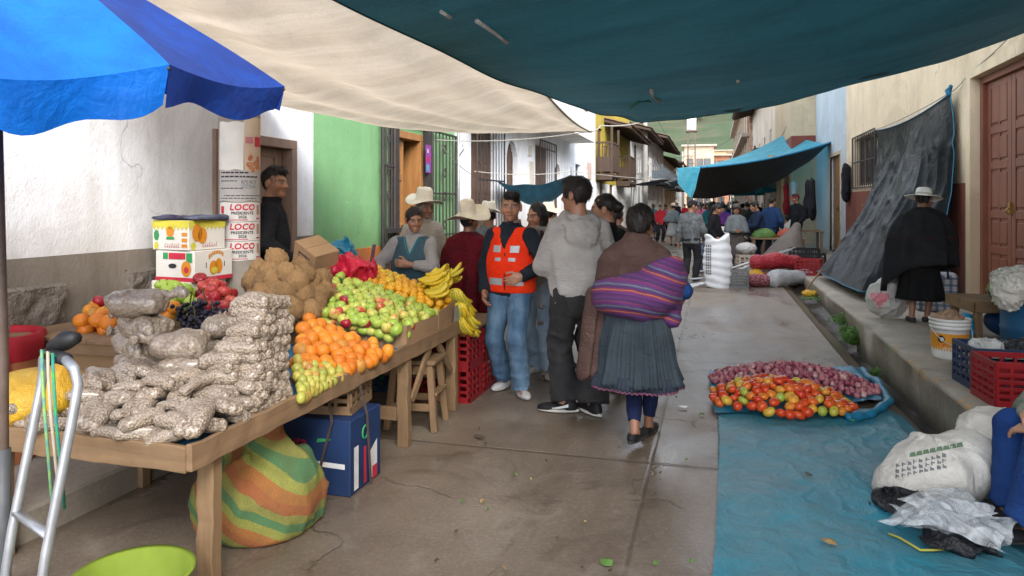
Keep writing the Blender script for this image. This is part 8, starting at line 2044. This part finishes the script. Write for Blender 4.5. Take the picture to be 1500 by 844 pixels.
blob('blue_tub', lambda P: smax(sd_ell(P, (2.72,7.66,.45), (.28,.22,.16)), P[:, 2]-.58, .02), (2.35,7.3,.25), (3.1,8.0,.7), .014, plastic('deep_blue_plastic', (.01,.06,.2)), 'rounded deep blue tub under the wooden stand', 'tub')
bagc('b', (2.22,7.45,.42), (.13,.1,.12), M('cyan_bag', (.02,.3,.5), (.015,.2,.36), 9, .35, .6), 'bright cyan plastic bag beside the potato bucket', 7)
bagc('b', (2.52,7.55,.76), (.09,.08,.09), M('lime_bag', (.22,.38,.06), (.15,.28,.04), 9, .35, .6), 'lime green plastic bag on the wooden stand', 8)
bagc('b', (2.48,7.42,.74), (.08,.07,.07), BLKP, 'small black bag on the wooden stand by the barrel', 9)
# jacket on the wall
jk = np.array(PX(1239,264,3.12)); wj = Waves(14, 9, 97)
def jshape(P): m_ = P*(1,1,1); m_[:, 1] = np.abs(m_[:, 1]); d = smin(sd_cone(m_*(2.2,1,1), (0,.02,-.35), (0,.04,.22), .2, .17), sd_cone(m_, (0,.0,.36), (0,.19,.3), .06, .06), .06); return smin(d, sd_cone(m_, (.0,.2,.28), (-.02,.29,-.3), .065, .05), .03)
ro = empty('jacket', jk, label='black jacket hanging on the wall beside the barred window', cat='jacket')
sdf_obj('jacket_cloth', lambda P: jshape(P)-.018*(np.exp(-(wj(P)/.4)**2)-.4), (-.25,-.5,-.6), (.25,.5,.6), .025, BLACKJ, ro)
MB().tube([(.1,0,.42),(.13,0,.5)], .012, 5).build('hook', IRON, ro)
# ------------------------------------------------------------- middle of the street
def sackstand(u, v, w_, hh, mat, label, sd):
    p = PZ(u, v); c = np.array((p.x, p.y+.2, 0)); a = Waves(9, 9, sd); 
    def fn(P):
        q = P-c; z = q[:, 2]; ww = w_/2*(1-.10*np.cos(z/hh*6.3))*(1+.15*np.clip(z/hh-.85, 0, 1)); 
        d = np.sqrt((q[:, 0]/ww)**2+(q[:, 1]/(w_*.42))**2)-1; d = d*w_*.4
        d = smax(d, z-hh-.05*np.cos(q[:, 0]/w_*7.5)*-1, .02); d = smax(d, -z+.0, .05)
        return d-.006*np.sin(z*46+q[:, 0]*6*np.sin(z*5)+1.6*a(P))-.010*a(P)
    r = blob('white_sack', fn, c-np.array((w_,w_,.03)), c+np.array((w_,w_,hh+.2)), .014, mat, label, 'sack'); return r
WS2 = M('bright_white_sack', (.72,.73,.75), (.6,.61,.64), 5, .6, .4, 40)
ws = sackstand(1051, 423, .48, .93, WS2, 'full white woven sack standing upright in the middle of the street', 131)
p_ = PZ(1040,423); 
decal(ws, [rc(-.2+.035*i, -.175+.035*i, -.30+.05*j, -.265+.05*j) for i in range(3) for j in range(11)], PRN, 'faded_print', (PZ(1051,423).x, PZ(1051,423).y+.2, .55), (0.03,1,0), (1,0,0), (0,0,1), .006)
g = PZ(1080.5,423); gc = crate('plastic_crate', (g.x, g.y+.17, 0), (.40,.32,.33), GREYP, 'grey slotted crate standing right of the upright white sack', 0, slats=5)
NETR = NT('red_net_sack'); v_ = NETR.voro(60); NETR.color(NETR.mix(NETR.ramp(v_, [(.1, 0.0), (.55, 1.0)]), (.52,.05,.06), (.30,.012,.022))); NETR.set(Roughness=.5); NETR.bump(NETR.math('ADD', NETR.noise(10, 5), NETR.voro(30)), .8, .02)
NETP = NT('pink_onion_net'); v_ = NETP.voro(26); NETP.color(NETP.mix(NETP.ramp(v_, [(.1, 0.0), (.6, 1.0)]), (.40,.12,.14), (.16,.04,.05))); NETP.set(Roughness=.55); NETP.bump(v_, .9, .02)
def lying(u0, u1, v, D, r, z, mat, label, sd, dy=0, end=None):
    a = np.array(PD(u0, 298, D)); b = np.array(PD(u1, 298, D+dy)); a[2] = b[2] = z; w = Waves(9, 9, sd); w2 = Waves(24, 9, sd+1)
    def fn(P):
        d = sd_cone(P, a, b, r*.92, r*.8); d = smin(d, sd_cone(P, b, b+(b-a)/np.linalg.norm(b-a)*r*.9, r*.55, r*.3), .08); d = smax(d, -P[:, 2]+.003, .05); return d-.016*w(P)-.008*np.abs(w2(P))
    return blob('sack', fn, np.minimum(a,b)-r-.2, np.maximum(a,b)+r+.25, .02, mat, label, 'sack')
lying(1105,1122,420,13.3,.14,.12,NETP.m,'pink net of onions lying right of the grey crate',141)
lying(1135,1180,410,13.3,.17,.15,M('dirty_white_sack', (.42,.42,.42), (.28,.28,.28), 5, .5, .8, 16, .02),'dirty white sack lying at the edge of the road by the far kerb',143,.3)
lying(1110,1165,390,13.9,.17,.42,NETR.m,'long red net sack lying on top of the other sacks',145,.2)
lying(1115,1160,400,14.3,.18,.14,M('old_sack', (.2,.17,.15)),'old brown sack under the red net sack',147,.2)
for k, (a, b) in enumerate((((1003,419,0,12.9),(1066,408,0,13.9)),((1010,421,0,12.8),(1075,404,0,14.0)),((1016,398,0,15),(1060,396,.2,14.8)),((1068,394,.33,14.0),(1165,363,.9,14.9)),((1080,396,.30,13.9),(1160,366,.85,14.7)),((1012,409,0,13.8),(1064,405,.1,14.0)))):
    p = PD(a[0], a[1], a[3]); q = PD(b[0], b[1], b[3]); o = MB().tube([p, q], .018, 8).build('metal_pole', M('white_steel_tube', (.62,.64,.66), None, 9, .35, 0, metal=.2), smooth=True)
    tag(o, ['white metal tube lying left of the upright sack, nearest one','white metal tube lying left of the upright sack, second nearest','white metal tube lying furthest back by the camouflage man','long white metal tube slanting up over the red net sack, upper one','long white metal tube slanting up over the red net sack, lower one','white metal tube lying left of the upright sack, short middle one'][k], 'metal tube', 'white metal tubes of a dismantled stall')
o = MB().tube([PD(1178,430,12.0)+Vector((0,0,.02)), PD(1204,395,12.3)], .016, 6).build('wooden_stick', TABLEV, smooth=True); tag(o, 'pale wooden stick leaning at the far kerb by the black tarpaulin', 'stick')
bagc('b', tuple(PZ(1186,430,.06)), (.12,.1,.06), M('yellow_peel', (.6,.38,.02), (.5,.28,.02), 9, .5, .6), 'yellow plastic rag lying at the foot of the wooden stick', 11)
# stalls and heaps under the mid-street tarp
c = np.array((PZ(1152,405).x, PZ(1152,405).y+1.2, 0)); wH = Waves(6, 9, 151)
blob('covered_heap', lambda P: smax(sd_cone(P, c, c+(.35,.3,1.0), .62, .1), -P[:, 2]+.0, .05)-.03*wH(P), c-(.9,.9,.05), c+(1.1,1.1,1.3), .035, M('grey_brown_canvas', (.17,.145,.125), (.11,.095,.085), 4, .8, .6, 14, .02), 'grey brown canvas draped over a tall heap behind the red sacks', 'heap')
def trestle(x, y, w_, d_, z, label, mat=TABLEX):
    r = empty('market_table', (x, y, 0), 0, label, 'table'); MB().box((-w_/2,-d_/2,z-.04),(w_/2,d_/2,z)).build('tabletop', mat, r, bevel=.004)
    for sx in (-1,1):
        for sy in (-1,1): MB().bar((sx*(w_/2-.06),sy*(d_/2-.06),0),(sx*(w_/2-.06),sy*(d_/2-.06),z-.04),.06).build('leg', TABLEV, r)
    return r
trestle(1.45, 18.0, 1.2, .8, .75, 'market table with produce behind the red net sacks'); trestle(.25, 19.4, 1.1, .8, .7, 'small market table behind the woman in the felt hat'); trestle(2.1, 21.5, 1.6, .9, .8, 'shop table before the beige house on the right')
kk = 0
PRODMAT = [M('produce_red', (.4,.03,.03), (.3,.1,.03), 30, .5, .8, 30, .03), M('produce_green', (.1,.2,.04), (.06,.13,.03), 30, .6, .8, 30, .03), M('produce_yellow', (.55,.35,.03), (.45,.2,.02), 30, .5, .8, 30, .03), M('produce_white', (.55,.53,.48), (.4,.38,.33), 30, .6, .8, 30, .03), M('produce_brown', (.2,.12,.06), None, 30, .8, .8, 30, .03)]
PL = ['red produce heap', 'green produce heap', 'yellow produce heap', 'white produce heap', 'brown produce heap']
def pile(x, y, z, r, h_, mi, where, sd):
    c = np.array((x, y, z)); a = Waves(16, 10, sd); blob('produce_heap', lambda P: smax(sd_ell(P, c, (r,r,h_)), -(P[:, 2]-z), .02)-.02*np.abs(a(P)), c-(r+.1,r+.1,.05), c+(r+.1,r+.1,h_+.1), .03, PRODMAT[mi], PL[mi]+' '+where, 'produce')
pile(1.15,17.9,.75,.28,.2,1,'on the left of the table behind the red sacks',161); pile(1.7,18.1,.75,.26,.2,0,'on the right of the table behind the red sacks',162); pile(.3,19.4,.7,.35,.25,3,'on the small table in mid street',163)
pile(.78,14.6,0,.22,.28,2,'on the road right of the felt hat woman',164); pile(1.02,14.9,0,.2,.2,0,'on the road behind the metal tubes',165); pile(1.6,15.2,.0,.3,.25,4,'on the road before the covered heap',166); pile(2.0,21.4,.8,.4,.3,3,'on the shop table at the right',167)
for k, (u, D, z, sz, mt, lb_) in enumerate(((1094,15.6,0,(.4,.4,.42),M('pale_tub', (.5,.42,.34)),'pale tub'),(1185,13.6,.2,(.45,.4,.3),REDP,'red crate'),(1190,14.4,.2,(.5,.4,.35),M('black_crate', (.014,.014,.016)),'black crate'),(1178,15.2,.2,(.6,.45,.4),M('black_crate', (.014,.014,.016)),'large black crate'),(1040,16.2,0,(.45,.4,.35),NAVYP,'navy crate'),(1036,16.9,.0,(.5,.4,.6),M('mid_blue_crate', (.02,.1,.22)),'blue crate'),(1150,20,.0,(.9,.5,.55),M('steel_grey_crate', (.12,.13,.14)),'grey crate'),(1170,16.8,.2,(.5,.4,.3),M('brown_crate', (.14,.08,.05)),'brown crate'))):
    p = PD(u, 298, D); crate('plastic_crate', (p.x, p.y, z), sz, mt, lb_+' in the middle distance, '+['behind the metal tubes','at the far kerb beside the black tarpaulin','just behind the red crate at the far kerb','largest at the far kerb','at the feet of the black jacket woman','tallest, behind the black jacket woman','under the tall man in navy','by the red capped vendor'][k], ru(-.3,.3))
p = PZ(1094,402,0); bagc('b', (p.x, p.y+.3, .55), (.22,.2,.13), M('white_bag', (.6,.58,.55)), 'white bag swelling out of the pale tub in mid street', 12)
for (u, D, mt, lb_) in ((1190,17.5,BLACKJ,'black garments hanging at the right shop, near one'),(1183,19.5,fab('black_garment', (.02,.02,.025)),'black garments hanging at the right shop, far one'),(1152,23.5,REDC,'red garment hanging at the beige house shop front'),(1163,22.6,WHC,'white garment hanging at the beige house shop front')):
    p = PD(u, 298, D); c = np.array((p.x, p.y, 1.75)); a = Waves(9, 9, u); blob('hanging_garment', lambda P: jshape((P-c)*(1,1,.9))-.03*a(P), c-.8, c+.8, .045, mt, lb_, 'garment')
# ------------------------------------------------------------- weeds, litter
t = NT('weed_leaf'); t.color(t.mix(t.noise(30, 3), (.06,.16,.02), (.14,.27,.05))); t.set(Roughness=.6); t.translucent((.12,.3,.04), .3); LEAF = t.m
def weed(loc, n, r, h_, label, s=.028):
    rt_ = empty('weed_clump', loc, label=label, cat='plant'); m = MB(); st_ = MB()
    for i in range(n):
        a = ru(0,6.28); q = r*math.sqrt(random.random()); z = h_*random.random()*(1-.4*q/r); c = Vector((q*math.cos(a), q*math.sin(a), z+.01)); d = Vector((ru(-1,1),ru(-1,1),ru(-.2,.6))).normalized(); e = d.cross(Vector((ru(-.4,.4),ru(-.4,.4),1))).normalized(); k = s*ru(.6,1.3); up = d.cross(e)*k*.25
        m.add([c-d*k*.2, c+d*k*.35+e*k*.42+up, c+d*k, c+d*k*.35-e*k*.42+up], [(0,1,2,3)])
        if i % 6 == 0: st_.tube([(c.x*.3, c.y*.3, 0), tuple(c)], .0025, 4)
    m.build('foliage', LEAF, rt_); st_.build('stem', LEAF, rt_); return rt_
weed((1.50,8.60,.0), 520, .14, .19, 'largest green weed clump growing in the gutter at the step of the kerb', .035); weed((1.58,9.3,-.02), 320, .15, .13, 'green weed clump in the gutter just beyond the largest one'); weed((1.62,10.1,-.02), 360, .18, .16, 'leafy weeds along the far kerb below the black tarpaulin'); weed((1.44,7.3,-.06), 70, .05, .1, 'tiny green weed sprouting from the gutter wall')
weed((1.56,12.4,0), 120, .2, .05, 'flat green scraps on the road near the wooden stick')
def scrap(u, v, s, mat, label, z=.008):
    p = PZ(u, v, z); m = MB(); n = 7; V = [(s*ru(.5,1)*math.cos(2*PI*k/n), s*ru(.3,.7)*math.sin(2*PI*k/n), ru(0,.02)) for k in range(n)]; m.add([(0,0,.02)]+V, [(0,k+1,(k+1) % n+1) for k in range(n)]); o = m.build('scrap', mat, loc=p); tag(o, label, 'scrap', kind='thing'); return o
scrap(1000,598,.045,WHP,'scrap of white paper on the road right of the manta woman'); scrap(1216,796,.05,M('brown_leaf', (.3,.2,.08)),'brown scrap on the teal sheet left of the clear bags', .03); scrap(1184,697,.03,M('dark_scrap', (.06,.05,.03)),'dark scrap in the middle of the teal sheet', .03); scrap(1250,618,.04,M('green_scrap', (.04,.2,.08)),'green scrap by the folded blue sheet', .05); scrap(890,826,.04,LEAF,'green leaf scrap on the road in the foreground'); scrap(702,641,.05,M('dark_scrap', (.06,.05,.03)),'dark strip of litter on the road before the red crates'); scrap(1027,608,.03,LEAF,'small green leaf scrap on the road beside the sheet corner')
for k in range(30): scrap(ru(640,1030), ru(470,840), ru(.008,.02), random.choice([LEAF, M('dark_scrap', (.06,.05,.03)), M('brown_leaf', (.3,.2,.08)), M('dark_scrap', (.06,.05,.03))]), 'tiny leaf or husk crumb trodden on the concrete road')['group'] = 'crumbs on the road'
# ================================================================= light, sky, camera
W = bpy.data.worlds.new('World'); SC.world = W; W.use_nodes = True
nt = W.node_tree; bg = nt.nodes['Background']; sky = nt.nodes.new('ShaderNodeTexSky'); sky.sky_type = 'NISHITA'; sky.sun_disc = False
SUN_E, SUN_R = R(36), R(142)
sky.sun_elevation = SUN_E; sky.sun_rotation = SUN_R; sky.altitude = 2500; sky.air_density = 1.0; sky.dust_density = 4.0
hs = nt.nodes.new('ShaderNodeHueSaturation'); hs.inputs['Saturation'].default_value = .28; hs.inputs['Value'].default_value = 5.6
nt.links.new(sky.outputs[0], hs.inputs['Color']); nt.links.new(hs.outputs[0], bg.inputs[0]); bg.inputs[1].default_value = .15
sl = bpy.data.lights.new('sun', 'SUN'); sl.energy = 4.4; sl.angle = R(28); sl.color = (1,.955,.89); so = bpy.data.objects.new('sun', sl); COL.objects.link(so)
d = Vector((math.cos(SUN_E)*math.sin(SUN_R), math.cos(SUN_E)*math.cos(SUN_R), math.sin(SUN_E))); so.rotation_euler = d.to_track_quat('Z', 'Y').to_euler(); so.location = d*30
cd = bpy.data.cameras.new('camera'); cam_o = bpy.data.objects.new('camera', cd); COL.objects.link(cam_o); SC.camera = cam_o
cam_o.location = (0,0,CH); cam_o.rotation_euler = (R(90),0,YAW); cd.sensor_width = 36; cd.lens = 36*FP/1500; cd.shift_y = -124/1500; cd.clip_end = 3000; cd.clip_start = .05
SC.view_settings.view_transform = 'Standard'; SC.view_settings.look = 'None'; SC.view_settings.exposure = 0; SC.render.engine = 'CYCLES'
SC.cycles.max_bounces = 6; SC.cycles.transparent_max_bounces = 8
